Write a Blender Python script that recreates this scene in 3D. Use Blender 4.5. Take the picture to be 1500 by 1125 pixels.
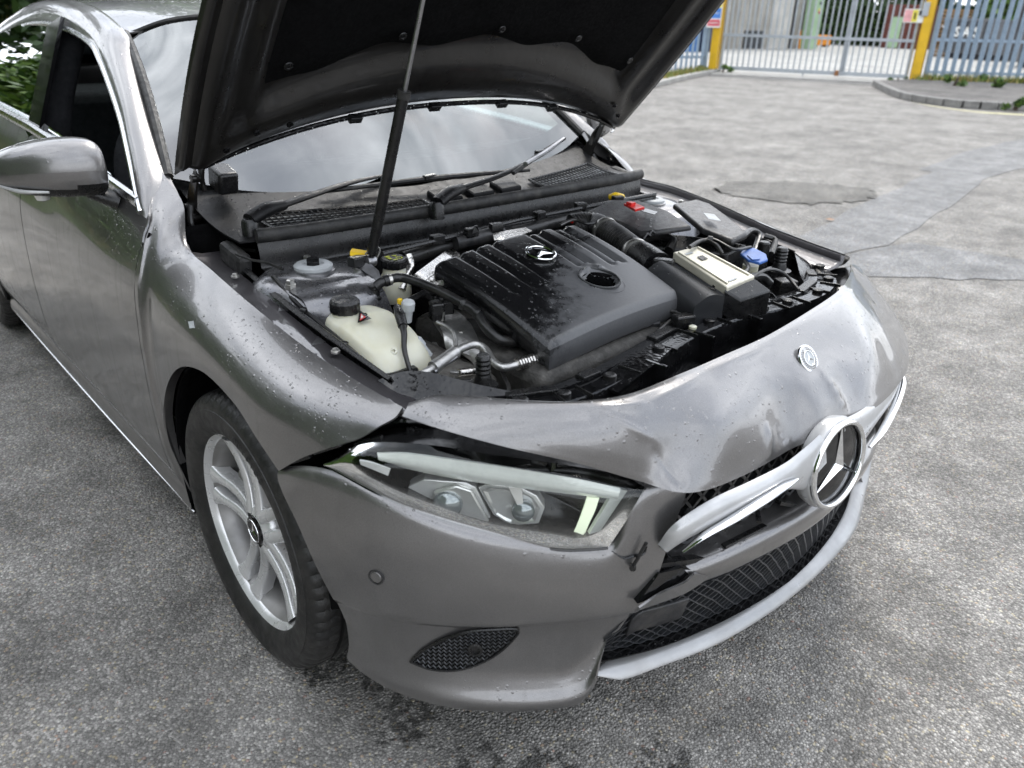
import bpy, math, random
import numpy as np
from mathutils import Vector, Matrix
from mathutils.bvhtree import BVHTree
for o in list(bpy.data.objects): bpy.data.objects.remove(o)
SC = bpy.context.scene
COL = SC.collection
rad = math.radians
# ---------------- camera ----------------
cam_data = bpy.data.cameras.new('camera')
cam_data.sensor_fit = 'HORIZONTAL'; cam_data.sensor_width = 36.0; cam_data.lens = 27.384
cam_data.clip_start = 0.02; cam_data.clip_end = 1000
cam = bpy.data.objects.new('camera', cam_data); COL.objects.link(cam)
def aim(loc, yaw, pitch, roll):
    yaw, pitch, roll = map(rad, (yaw, pitch, roll))
    f = Vector((math.cos(yaw)*math.cos(pitch), math.sin(yaw)*math.cos(pitch), -math.sin(pitch)))
    r = Vector((math.sin(yaw), -math.cos(yaw), 0)); u = r.cross(f)
    r2 = r*math.cos(roll)+u*math.sin(roll); u2 = u*math.cos(roll)-r*math.sin(roll)
    m = Matrix((r2, u2, -f)).transposed().to_4x4(); m.translation = Vector(loc)
    cam.matrix_world = m
aim((1.3856, -1.3896, 1.3606), 137.566, 25.2586, 1.5145)
cam_data.dof.use_dof = True; cam_data.dof.focus_distance = 1.75; cam_data.dof.aperture_fstop = 4.2
SC.camera = cam
# ---------------- world: thin broken overcast over a physical sky ----------------
SUN_EL, SUN_AZ = 52.0, 118.0     # azimuth measured from +x towards +y
w = bpy.data.worlds.new('World'); SC.world = w; w.use_nodes = True
nt = w.node_tree; nt.nodes.clear()
out = nt.nodes.new('ShaderNodeOutputWorld'); bg = nt.nodes.new('ShaderNodeBackground')
sky = nt.nodes.new('ShaderNodeTexSky'); sky.sky_type = 'NISHITA'; sky.sun_disc = False
sky.sun_elevation = rad(SUN_EL); sky.sun_rotation = rad(90-SUN_AZ); sky.air_density = 1.0; sky.dust_density = 2.5
tc = nt.nodes.new('ShaderNodeTexCoord'); mp = nt.nodes.new('ShaderNodeMapping'); mp.inputs['Scale'].default_value = (1.0, 1.0, 2.4)
no = nt.nodes.new('ShaderNodeTexNoise'); no.inputs['Scale'].default_value = 2.3; no.inputs['Detail'].default_value = 7; no.inputs['Roughness'].default_value = 0.58
rp = nt.nodes.new('ShaderNodeValToRGB'); rp.color_ramp.elements[0].position = 0.36; rp.color_ramp.elements[1].position = 0.58
rp.color_ramp.elements[0].color = (0.42, 0.42, 0.42, 1); rp.color_ramp.elements[1].color = (1, 1, 1, 1)
no2 = nt.nodes.new('ShaderNodeTexNoise'); no2.inputs['Scale'].default_value = 3.1; no2.inputs['Detail'].default_value = 6
rp2 = nt.nodes.new('ShaderNodeValToRGB'); rp2.color_ramp.elements[0].position = 0.3; rp2.color_ramp.elements[1].position = 0.72
rp2.color_ramp.elements[0].color = (6.2, 6.7, 7.4, 1); rp2.color_ramp.elements[1].color = (16.4, 16.9, 17.8, 1)
mx = nt.nodes.new('ShaderNodeMix'); mx.data_type = 'RGBA'; mx.clamp_factor = False
nt.links.new(tc.outputs['Generated'], mp.inputs['Vector']); nt.links.new(mp.outputs['Vector'], no.inputs['Vector']); nt.links.new(mp.outputs['Vector'], no2.inputs['Vector'])
nt.links.new(no.outputs['Fac'], rp.inputs['Fac']); nt.links.new(no2.outputs['Fac'], rp2.inputs['Fac'])
nt.links.new(rp.outputs['Color'], mx.inputs['Factor']); nt.links.new(sky.outputs['Color'], mx.inputs['A']); nt.links.new(rp2.outputs['Color'], mx.inputs['B'])
nt.links.new(mx.outputs['Result'], bg.inputs['Color']); bg.inputs['Strength'].default_value = 0.1
nt.links.new(bg.outputs['Background'], out.inputs['Surface'])
# ---------------- sun behind thin cloud ----------------
sd = bpy.data.lights.new('sun', 'SUN'); sd.energy = 1.0; sd.angle = rad(14); sd.color = (1.0, 0.96, 0.9)
sun = bpy.data.objects.new('sun', sd); COL.objects.link(sun)
sv = Vector((math.cos(rad(SUN_EL))*math.cos(rad(SUN_AZ)), math.cos(rad(SUN_EL))*math.sin(rad(SUN_AZ)), math.sin(rad(SUN_EL))))
sun.rotation_euler = sv.to_track_quat('Z', 'Y').to_euler(); sun.location = (0, 0, 12)
SC.view_settings.view_transform = 'Standard'; SC.view_settings.look = 'None'
SC.view_settings.exposure = 1.1; SC.view_settings.gamma = 1.0; SC.view_settings.use_curve_mapping = False
SC.render.engine = 'CYCLES'; SC.cycles.max_bounces = 6; SC.cycles.diffuse_bounces = 3; SC.cycles.glossy_bounces = 4; SC.cycles.use_adaptive_sampling = True; SC.cycles.adaptive_threshold = 0.02; SC.cycles.transparent_max_bounces = 16
SC.cycles.caustics_reflective = False; SC.cycles.caustics_refractive = False

# ---------------- materials ----------------
MATS = {}
def newmat(name):
    m = bpy.data.materials.new(name); m.use_nodes = True; MATS[name] = m
    return m, m.node_tree, m.node_tree.nodes['Principled BSDF']
def link(nt, a, b): nt.links.new(a, b)
def texco(nt, scale=(1, 1, 1), kind='Object'):
    t = nt.nodes.new('ShaderNodeTexCoord'); mp = nt.nodes.new('ShaderNodeMapping'); mp.inputs['Scale'].default_value = scale
    link(nt, t.outputs[kind], mp.inputs['Vector']); return mp.outputs['Vector']
def noise(nt, vec, scale, detail=4, rough=0.55):
    n = nt.nodes.new('ShaderNodeTexNoise'); n.inputs['Scale'].default_value = scale; n.inputs['Detail'].default_value = detail
    n.inputs['Roughness'].default_value = rough; link(nt, vec, n.inputs['Vector']); return n.outputs['Fac']
def ramp(nt, fac, stops):
    r = nt.nodes.new('ShaderNodeValToRGB'); e = r.color_ramp.elements
    while len(e) < len(stops): e.new(0.5)
    for i, (p, c) in enumerate(stops):
        e[i].position = p; e[i].color = c if len(c) == 4 else (*c, 1)
    link(nt, fac, r.inputs['Fac']); return r.outputs['Color']
def maprange(nt, v, a, b, c, d, smooth=False):
    n = nt.nodes.new('ShaderNodeMapRange'); n.inputs[1].default_value = a; n.inputs[2].default_value = b
    n.inputs[3].default_value = c; n.inputs[4].default_value = d
    if smooth: n.interpolation_type = 'SMOOTHSTEP'
    link(nt, v, n.inputs[0]); return n.outputs[0]
def mathn(nt, op, a, b=None):
    n = nt.nodes.new('ShaderNodeMath'); n.operation = op
    for i, v in enumerate((a, b)):
        if v is None: continue
        if isinstance(v, (int, float)): n.inputs[i].default_value = v
        else: link(nt, v, n.inputs[i])
    return n.outputs[0]
def mixc(nt, fac, a, b, mode='MIX'):
    n = nt.nodes.new('ShaderNodeMix'); n.data_type = 'RGBA'; n.blend_type = mode
    for s, v in (('Factor', fac), ('A', a), ('B', b)):
        sock = [i for i in n.inputs if i.name == s and (i.type == 'RGBA' or (s == 'Factor' and i.type == 'VALUE'))][0]
        if isinstance(v, (int, float)): sock.default_value = v
        elif isinstance(v, tuple): sock.default_value = v if len(v) == 4 else (*v, 1)
        else: link(nt, v, sock)
    return [o for o in n.outputs if o.type == 'RGBA'][0]
def bump(nt, h, strength, dist, normal=None):
    b = nt.nodes.new('ShaderNodeBump'); b.inputs['Strength'].default_value = strength; b.inputs['Distance'].default_value = dist
    link(nt, h, b.inputs['Height'])
    if normal is not None: link(nt, normal, b.inputs['Normal'])
    return b.outputs['Normal']
def droplets(nt, vec, scale, thresh, seed=0.0):
    """height field of scattered round rain drops: (height 0..1)"""
    v = nt.nodes.new('ShaderNodeTexVoronoi'); v.inputs['Scale'].default_value = scale; v.inputs['Randomness'].default_value = 1.0
    link(nt, vec, v.inputs['Vector'])
    sep = nt.nodes.new('ShaderNodeSeparateColor'); link(nt, v.outputs['Color'], sep.inputs[0])
    rr = maprange(nt, sep.outputs[0], thresh, 1.0, 0.0, 0.42)            # radius in cell units; most cells have none
    rr = mathn(nt, 'MAXIMUM', rr, 0.0001)
    q = mathn(nt, 'DIVIDE', v.outputs['Distance'], rr)
    return maprange(nt, q, 1.0, 0.25, 0.0, 1.0, True), rr
def upmask(nt, a=0.15, b=0.55):
    g = nt.nodes.new('ShaderNodeNewGeometry'); s = nt.nodes.new('ShaderNodeSeparateXYZ'); link(nt, g.outputs['True Normal'], s.inputs[0])
    return maprange(nt, s.outputs['Z'], a, b, 0.0, 1.0)
def simple(name, col, rough=0.5, metal=0.0, var=0.15, vscale=14, bumpd=0.0, bscale=300, coat=0.0, spec=0.5, wet=0.0, dust=0.0):
    m, nt, p = newmat(name)
    vec = texco(nt)
    n = noise(nt, vec, vscale, 4, 0.62)
    c0 = tuple(max(0, c*(1-var)) for c in col); c1 = tuple(min(1, c*(1+var)) for c in col)
    colr = ramp(nt, n, [(0.3, c0), (0.7, c1)])
    if dust:
        n3 = noise(nt, vec, vscale*0.7, 4, 0.7)
        colr = mixc(nt, mathn(nt, 'MULTIPLY', maprange(nt, n3, 0.45, 0.8, 0, 1), dust), colr, (0.30, 0.28, 0.25))
    link(nt, colr, p.inputs['Base Color'])
    n2 = noise(nt, vec, vscale*2.7, 2, 0.6)
    link(nt, maprange(nt, n2, 0.3, 0.75, max(0.02, rough*0.75), min(1, rough*1.25)), p.inputs['Roughness'])
    p.inputs['Metallic'].default_value = metal; p.inputs['Specular IOR Level'].default_value = spec
    if coat: p.inputs['Coat Weight'].default_value = coat; p.inputs['Coat Roughness'].default_value = 0.04
    hh = None
    if bumpd: hh = mathn(nt, 'MULTIPLY', noise(nt, vec, bscale, 0), bumpd)
    if wet:
        h, _ = droplets(nt, vec, 150, 0.62)
        h = mathn(nt, 'MULTIPLY', h, upmask(nt)); hw = mathn(nt, 'MULTIPLY', h, wet)
        hh = hw if hh is None else mathn(nt, 'ADD', hh, hw)
        # drops and the film round them are smooth
        r0 = p.inputs['Roughness'].links[0].from_socket
        link(nt, mathn(nt, 'MULTIPLY', r0, maprange(nt, h, 0.0, 0.2, 1.0, 0.12)), p.inputs['Roughness'])
    if hh is not None: link(nt, bump(nt, hh, 1.0, 1.0), p.inputs['Normal'])
    return m
def paintmat(name, col, metal=0.7, rough=0.34, wet=True, dirt=0.25):
    m, nt, p = newmat(name); vec = texco(nt)
    wn = nt.nodes.new('ShaderNodeTexNoise'); wn.inputs['Scale'].default_value = 900; wn.inputs['Detail'].default_value = 0; link(nt, vec, wn.inputs['Vector'])
    c = ramp(nt, wn.outputs['Fac'], [(0.0, tuple(k*0.72 for k in col)), (1.0, tuple(k*1.3 for k in col))])
    # dried road film, thicker low on the body
    n = noise(nt, vec, 5.5, 4, 0.65); d = maprange(nt, n, 0.42, 0.8, 0.0, dirt)
    g = nt.nodes.new('ShaderNodeNewGeometry'); s = nt.nodes.new('ShaderNodeSeparateXYZ'); link(nt, g.outputs['Position'], s.inputs[0])
    low = maprange(nt, s.outputs['Z'], 0.15, 0.6, 1.6, 0.5)
    d = mathn(nt, 'MULTIPLY', d, low)
    # faint dried runs down the sides
    st = noise(nt, texco(nt, (46, 46, 2.6)), 1.0, 2, .6); d = mathn(nt, 'ADD', d, maprange(nt, st, .56, .78, 0, .16))
    c = mixc(nt, d, c, (0.17, 0.16, 0.145)); link(nt, c, p.inputs['Base Color'])
    link(nt, maprange(nt, d, 0, 0.5, rough, 0.7), p.inputs['Roughness'])
    p.inputs['Metallic'].default_value = metal
    p.inputs['Coat Weight'].default_value = 1.0; p.inputs['Coat Roughness'].default_value = 0.025; p.inputs['Coat IOR'].default_value = 1.5
    if wet:
        # clumps of rain drops on the upward faces, a few runs elsewhere
        h1, _ = droplets(nt, vec, 105, 0.5); h2, _ = droplets(nt, vec, 230, 0.5)
        cl = maprange(nt, noise(nt, vec, 9, 3), 0.38, 0.6, 0.0, 1.0)
        um = upmask(nt, 0.1, 0.5)
        h = mathn(nt, 'MULTIPLY', mathn(nt, 'MAXIMUM', h1, mathn(nt, 'MULTIPLY', h2, 0.5)), mathn(nt, 'MULTIPLY', um, mathn(nt, 'MAXIMUM', cl, 0.25)))
        nr = bump(nt, h, 1.0, 0.0011)
        link(nt, nr, p.inputs['Normal']); link(nt, nr, p.inputs['Coat Normal'])
    return m
paintmat('paint', (0.205, 0.200, 0.199), 0.80, 0.29)
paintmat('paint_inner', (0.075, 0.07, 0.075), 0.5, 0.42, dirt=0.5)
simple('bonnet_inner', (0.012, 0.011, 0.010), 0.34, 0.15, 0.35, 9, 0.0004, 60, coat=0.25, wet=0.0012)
simple('cowl_plastic', (0.006, 0.006, 0.0065), 0.42, 0, 0.4, 18, 0.0004, 700, spec=0.22, dust=0.03, wet=0.0009)
simple('dash_black', (0.012, 0.012, 0.013), 0.7, 0, 0.2, 10, spec=0.2)
simple('cast_dark', (0.045, 0.043, 0.04), 0.6, 0.5, 0.4, 30, 0.0008, 200, dust=0.2)
simple('felt', (0.004, 0.004, 0.0043), 0.95, 0, 0.4, 40, 0.0012, 900, spec=0.08)
simple('black_plastic', (0.0075, 0.0075, 0.008), 0.30, 0, 0.5, 22, 0.0003, 900, dust=0.05, wet=0.0010)
simple('grey_plastic', (0.020, 0.020, 0.0215), 0.40, 0, 0.4, 26, 0.0003, 900, dust=0.2, wet=0.0009)
simple('cover_plastic', (0.022, 0.023, 0.025), 0.36, 0, 0.35, 7, 0.00025, 1500, dust=0.06, wet=0.0013)
simple('wet_black', (0.006, 0.006, 0.0065), 0.14, 0, 0.5, 30, 0.0006, 120, wet=0.0014)
simple('gloss_black', (0.006, 0.006, 0.0065), 0.07, 0, 0.4, 10)
simple('rubber', (0.010, 0.010, 0.010), 0.60, 0, 0.4, 30, 0.0004, 500, dust=0.16)
simple('tyre_rubber', (0.012, 0.0118, 0.0115), 0.50, 0, 0.45, 16, 0.0005, 500, dust=0.10)
simple('hose_rubber', (0.009, 0.009, 0.0095), 0.36, 0, 0.4, 30, 0.0003, 400, dust=0.12)
simple('alloy', (0.74, 0.74, 0.74), 0.28, 0.45, 0.12, 6, 0.0001, 500, coat=0.5, dust=0.22)
simple('disc_metal', (0.30, 0.20, 0.14), 0.5, 0.7, 0.4, 40)
simple('chrome', (0.86, 0.87, 0.88), 0.07, 1.0, 0.08, 20, 0.00035, 70)
simple('satin_trim', (0.62, 0.63, 0.645), 0.26, 1.0, 0.06, 14)
simple('silver_plastic', (0.50, 0.502, 0.505), 0.34, 0.35, 0.12, 11, coat=0.3, dust=0.25)
simple('lip_silver', (0.36, 0.362, 0.365), 0.36, 0.5, 0.2, 8, coat=0.2, dust=0.35)
simple('aluminium', (0.48, 0.475, 0.46), 0.42, 0.9, 0.22, 45, 0.0004, 380, dust=0.25)
simple('cast_alloy', (0.30, 0.285, 0.265), 0.55, 0.7, 0.35, 30, 0.0011, 300, dust=0.5)
simple('foil', (0.62, 0.60, 0.57), 0.28, 1.0, 0.25, 60, 0.0009, 160, dust=0.2)
simple('steel', (0.30, 0.30, 0.31), 0.35, 0.95, 0.25, 30)
simple('bolt_steel', (0.52, 0.51, 0.48), 0.35, 0.95, 0.3, 60)
simple('tower_paint', (0.17, 0.17, 0.18), 0.30, 0.8, 0.2, 18, 0.0002, 200, coat=0.5, dust=0.35, wet=0.001)
simple('yellow_clip', (0.80, 0.52, 0.015), 0.42, 0, 0.1)
simple('red_clip', (0.62, 0.018, 0.014), 0.38, 0, 0.15)
simple('blue_cap', (0.035, 0.11, 0.36), 0.4, 0, 0.2, dust=0.1)
simple('cream_label', (0.60, 0.57, 0.47), 0.35, 0.25, 0.14, 16, 0.0004, 130, dust=0.25)
simple('yellow_print', (0.62, 0.66, 0.06), 0.5)
simple('white_print', (0.75, 0.75, 0.72), 0.5)
simple('red_print', (0.55, 0.05, 0.05), 0.5)
simple('grey_cap', (0.42, 0.44, 0.45), 0.5, 0, 0.12, 40, dust=0.2)
simple('seat_cloth', (0.026, 0.027, 0.030), 0.85, 0, 0.3, 30, 0.0008, 700, spec=0.15)
simple('headliner', (0.30, 0.295, 0.28), 0.9, 0, 0.1, 20)
simple('lamp_black', (0.012, 0.012, 0.0125), 0.22, 0, 0.3, 30)
simple('reflector', (0.82, 0.82, 0.80), 0.12, 0.6, 0.05, 20, 0.0002, 90)
simple('lamp_silver', (0.82, 0.82, 0.81), 0.16, 0.5, 0.1, 20)
def tankmat():
    m, nt, p = newmat('tank_plastic'); vec = texco(nt)
    n = noise(nt, vec, 14, 6); c = ramp(nt, n, [(0.3, (0.57, 0.55, 0.42)), (0.7, (0.68, 0.67, 0.56))]); link(nt, c, p.inputs['Base Color'])
    p.inputs['Subsurface Weight'].default_value = 0.35; p.inputs['Subsurface Radius'].default_value = (0.03, 0.026, 0.016); p.inputs['Subsurface Scale'].default_value = 0.5
    p.inputs['Roughness'].default_value = 0.38
    return m
tankmat()
def glassmat(name, tint, ior, rough=0.0):
    """automotive glass: Fresnel mirror over tinted see-through"""
    m = bpy.data.materials.new(name); m.use_nodes = True; nt = m.node_tree; nt.nodes.clear(); MATS[name] = m
    o = nt.nodes.new('ShaderNodeOutputMaterial'); mix = nt.nodes.new('ShaderNodeMixShader'); fr = nt.nodes.new('ShaderNodeFresnel'); fr.inputs['IOR'].default_value = ior
    g = nt.nodes.new('ShaderNodeBsdfGlossy'); g.inputs['Roughness'].default_value = rough; g.inputs['Color'].default_value = (0.95, 0.97, 0.97, 1)
    t = nt.nodes.new('ShaderNodeBsdfTransparent'); t.inputs['Color'].default_value = (*tint, 1)
    link(nt, fr.outputs[0], mix.inputs[0]); link(nt, t.outputs[0], mix.inputs[1]); link(nt, g.outputs[0], mix.inputs[2]); link(nt, mix.outputs[0], o.inputs['Surface'])
    return m
glassmat('windscreen_glass', (0.60, 0.68, 0.66), 2.75)
glassmat('window_glass', (0.42, 0.47, 0.45), 1.75)
glassmat('lens_clear', (0.93, 0.94, 0.93), 1.42)

# ---------------- mesh helpers ----------------
def catmull(pts, n):
    """n samples through the control points (open, centripetal-free uniform Catmull-Rom)"""
    p = np.asarray(pts, float)
    if len(p) == 2:
        t = np.linspace(0, 1, n)[:, None]; return p[0]*(1-t)+p[1]*t
    e = np.vstack([2*p[0]-p[1], p, 2*p[-1]-p[-2]]); out = []
    for t in np.linspace(0, len(p)-1, n):
        i = min(int(t), len(p)-2); f = t-i; a, b, c, d = e[i], e[i+1], e[i+2], e[i+3]
        out.append(0.5*((2*b)+(c-a)*f+(2*a-5*b+4*c-d)*f*f+(-a+3*b-3*c+d)*f**3))
    return np.array(out)
def spline_surface(grid, nu, nv):
    g = np.asarray(grid, float)
    a = np.stack([catmull(r, nu) for r in g])                       # rows x nu
    return np.stack([catmull(a[:, j], nv) for j in range(nu)], 1)   # nv x nu x 3
def frame(d, up=(0, 0, 1)):
    d = Vector(d).normalized(); u = Vector(up)
    if abs(d.dot(u)) > 0.97: u = Vector((1, 0, 0))
    a = u.cross(d).normalized(); b = d.cross(a)
    return a, b, d
class MB:
    def __init__(s): s.v = []; s.f = []
    def add(s, v, f):
        k = len(s.v); s.v += [tuple(map(float, p)) for p in v]; s.f += [tuple(i+k for i in q) for q in f]; return s
    def grid(s, G, flip=False, closeu=False):
        G = np.asarray(G); nv, nu = G.shape[:2]; v = G.reshape(-1, 3); f = []
        for i in range(nv-1):
            for j in range(nu if closeu else nu-1):
                j2 = (j+1) % nu; q = (i*nu+j, i*nu+j2, (i+1)*nu+j2, (i+1)*nu+j)
                f.append(q[::-1] if flip else q)
        return s.add(v, f)
    def surf(s, ctrl, nu, nv, flip=False): return s.grid(spline_surface(ctrl, nu, nv), flip)
    def slab(s, ctrl, nu, nv, thick, flip=False):
        """spline surface with real thickness along its normals"""
        G = spline_surface(ctrl, nu, nv); return s.slabgrid(G, thick, flip)
    def slabgrid(s, G, thick, flip=False):
        du = np.gradient(G, axis=1); dv = np.gradient(G, axis=0); n = np.cross(du, dv)
        n /= (np.linalg.norm(n, axis=2, keepdims=True)+1e-12)
        if flip: n = -n
        B = G+n*thick; nv, nu = G.shape[:2]
        s.grid(G, flip); s.grid(B, not flip)
        for (A, C) in ((G[0], B[0]), (B[-1], G[-1]), (B[:, 0], G[:, 0]), (G[:, -1], B[:, -1])):
            s.grid(np.stack([A, C]), not flip)
        return s
    def box(s, c, size, R=None):
        h = Vector(size)/2; c = Vector(c); v = []
        for x in (-1, 1):
            for y in (-1, 1):
                for z in (-1, 1):
                    p = Vector((x*h.x, y*h.y, z*h.z)); v.append(c+(R @ p if R else p))
        return s.add(v, [(0, 1, 3, 2), (4, 6, 7, 5), (0, 4, 5, 1), (2, 3, 7, 6), (0, 2, 6, 4), (1, 5, 7, 3)])
    def bar(s, a, b, w, h, up=(0, 0, 1)):
        a = Vector(a); b = Vector(b); x, y, d = frame(b-a, up); v = []
        for p in (a, b):
            for i, j in ((-1, -1), (1, -1), (1, 1), (-1, 1)): v.append(p+x*(i*w/2)+y*(j*h/2))
        return s.add(v, [(3, 2, 1, 0), (4, 5, 6, 7), (0, 1, 5, 4), (1, 2, 6, 5), (2, 3, 7, 6), (3, 0, 4, 7)])
    def tube(s, pts, r, seg=10, n=None, caps=True, flat=1.0, up=(0, 0, 1)):
        P_ = [Vector(p) for p in (catmull(pts, n) if n else np.asarray(pts, float))]; m = len(P_)
        rs = [r]*m if isinstance(r, (int, float)) else list(np.interp(np.linspace(0, 1, m), np.linspace(0, 1, len(r)), r))
        t0 = (P_[1]-P_[0]).normalized(); a, b, _ = frame(t0, up); v = []
        for i in range(m):
            t = (P_[min(i+1, m-1)]-P_[max(i-1, 0)]).normalized()
            a = (a-t*a.dot(t)).normalized(); b = t.cross(a)
            for k in range(seg):
                an = 2*math.pi*k/seg; v.append(P_[i]+a*(math.cos(an)*rs[i])+b*(math.sin(an)*rs[i]*flat))
        f = []
        for i in range(m-1):
            for k in range(seg):
                k2 = (k+1) % seg; f.append((i*seg+k, i*seg+k2, (i+1)*seg+k2, (i+1)*seg+k))
        if caps: f += [tuple(range(seg))[::-1], tuple((m-1)*seg+k for k in range(seg))]
        return s.add(v, f)
    def lathe(s, prof, o, d, seg=32, up=(0, 0, 1), cap=True, lobes=None):
        """prof: list of (radius, height along d)"""
        a, b, d = frame(d, up); o = Vector(o); v = []; f = []
        for (r, h) in prof:
            for k in range(seg):
                an = 2*math.pi*k/seg; rr = r*(lobes(an, h) if lobes else 1.0)
                v.append(o+d*h+a*(math.cos(an)*rr)+b*(math.sin(an)*rr))
        for i in range(len(prof)-1):
            for k in range(seg):
                k2 = (k+1) % seg; f.append((i*seg+k, i*seg+k2, (i+1)*seg+k2, (i+1)*seg+k))
        if cap: f += [tuple(range(seg))[::-1], tuple((len(prof)-1)*seg+k for k in range(seg))]
        return s.add(v, f)
    def prism(s, poly, ext, inset=0.0):
        """polygon of 3D points swept by ext; inset > 0 chamfers the far rim"""
        p = [Vector(q) for q in poly]; e = Vector(ext); n = len(p); c = sum(p, Vector())/n
        v = list(p); f = [tuple(range(n))[::-1]]
        if inset:
            L = e.length; e1 = e*(1-inset/L)
            v += [q+e1 for q in p]; v += [q+e+(c-q).normalized()*inset for q in p]; rings = 3
        else: v += [q+e for q in p]; rings = 2
        for k in range(rings-1):
            for i in range(n):
                j = (i+1) % n; f.append((k*n+i, k*n+j, (k+1)*n+j, (k+1)*n+i))
        f.append(tuple((rings-1)*n+i for i in range(n)))
        return s.add(v, f)
    def mirrored(s):
        m = MB(); m.v = [(x, -y, z) for x, y, z in s.v]; m.f = [q[::-1] for q in s.f]; return m
    def moved(s, M):
        m = MB(); m.v = [tuple(M @ Vector(p)) for p in s.v]; m.f = list(s.f); return m
    def join(s, o): return s.add(o.v, o.f)
    def build(s, name, mat, parent=None, smooth=40, bevel=0.0, sub=0, bseg=2, solid=0.0):
        me = bpy.data.meshes.new(name); me.from_pydata(s.v, [], s.f)
        me.materials.append(MATS[mat] if isinstance(mat, str) else mat)
        if smooth:
            me.polygons.foreach_set('use_smooth', [True]*len(me.polygons))
            if smooth < 180: me.set_sharp_from_angle(angle=rad(smooth))
        me.update()
        o = bpy.data.objects.new(name, me); COL.objects.link(o)
        if parent: o.parent = parent
        if solid:
            md = o.modifiers.new('s', 'SOLIDIFY'); md.thickness = solid; md.offset = -1
        if bevel:
            md = o.modifiers.new('b', 'BEVEL'); md.width = bevel; md.segments = bseg; md.limit_method = 'ANGLE'; md.angle_limit = rad(35); md.harden_normals = False
        if sub:
            md = o.modifiers.new('d', 'SUBSURF'); md.levels = sub; md.render_levels = sub
        return o
    def bvh(s): return BVHTree.FromPolygons(s.v, s.f)
def empty(name, loc=(0, 0, 0), rz=0):
    o = bpy.data.objects.new(name, None); COL.objects.link(o); o.location = loc; o.rotation_euler = (0, 0, rz); o.empty_display_size = 0.2; return o
def tag(o, label=None, cat=None, group=None, kind=None):
    for k, v in (('label', label), ('category', cat), ('group', group), ('kind', kind)):
        if v: o[k] = v
    return o
def copytree(o, parent=None):
    c = o.copy(); COL.objects.link(c); c.parent = parent
    for ch in list(o.children): copytree(ch, c)
    return c
def text_mb(body, size, M, depth=0.0, bold=False):
    """flat letters as mesh, laid out by matrix M"""
    cu = bpy.data.curves.new('t', 'FONT'); cu.body = body; cu.size = size; cu.align_x = 'CENTER'; cu.align_y = 'CENTER'; cu.extrude = depth; cu.resolution_u = 2
    if bold: cu.offset = size*0.02
    ob = bpy.data.objects.new('t', cu); COL.objects.link(ob)
    dg = bpy.context.evaluated_depsgraph_get(); me = bpy.data.meshes.new_from_object(ob.evaluated_get(dg))
    mb = MB(); mb.add([M @ v.co for v in me.vertices], [tuple(p.vertices) for p in me.polygons])
    bpy.data.objects.remove(ob); bpy.data.curves.remove(cu); bpy.data.meshes.remove(me)
    return mb
def basis(o, x, y):
    """matrix with origin o, local x, y axes"""
    x = Vector(x).normalized(); z = x.cross(Vector(y)).normalized(); y = z.cross(x)
    m = Matrix((x, y, z)).transposed().to_4x4(); m.translation = Vector(o); return m
def lerp(a, b, t): return tuple(p+(q-p)*t for p, q in zip(a, b))
R_ = random.Random(7)

# =====================================================================
#  THE CAR  (x forward, y to its left, origin on the ground under the front axle)
# =====================================================================
car = empty('car')
tag(car, 'dark grey saloon car with raised bonnet and crumpled front bumper', 'car')
WZ = 0.335; AX = -0.03; AR = 0.375      # arch centre height, x, radius
def arch(th, y=-0.898, r=AR, cx=AX): t = rad(th); return (cx+r*math.cos(t), y, WZ+r*math.sin(t))
SIDE = [(.215, -.852), (.27, -.876), (.36, -.890), (.50, -.896), (.64, -.895), (.735, -.889), (.79, -.882), (.815, -.874), (.87, -.861), (.935, -.838), (1.0, -.80)]
def belt(x): return float(np.interp(-x, [.4, .6, 1.0, 1.5, 2.0, 2.6, 3.2], [.915, .935, .968, .998, 1.012, 1.03, 1.06]))
def side_y(z, x):
    zz = np.interp(z, [.215, .815, belt(x)], [.215, .815, .985]); y = np.interp(zz, [a for a, _ in SIDE], [b for _, b in SIDE])
    t = max(0, (-x-2.3)/1.9); return y+.14*t**2
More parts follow.
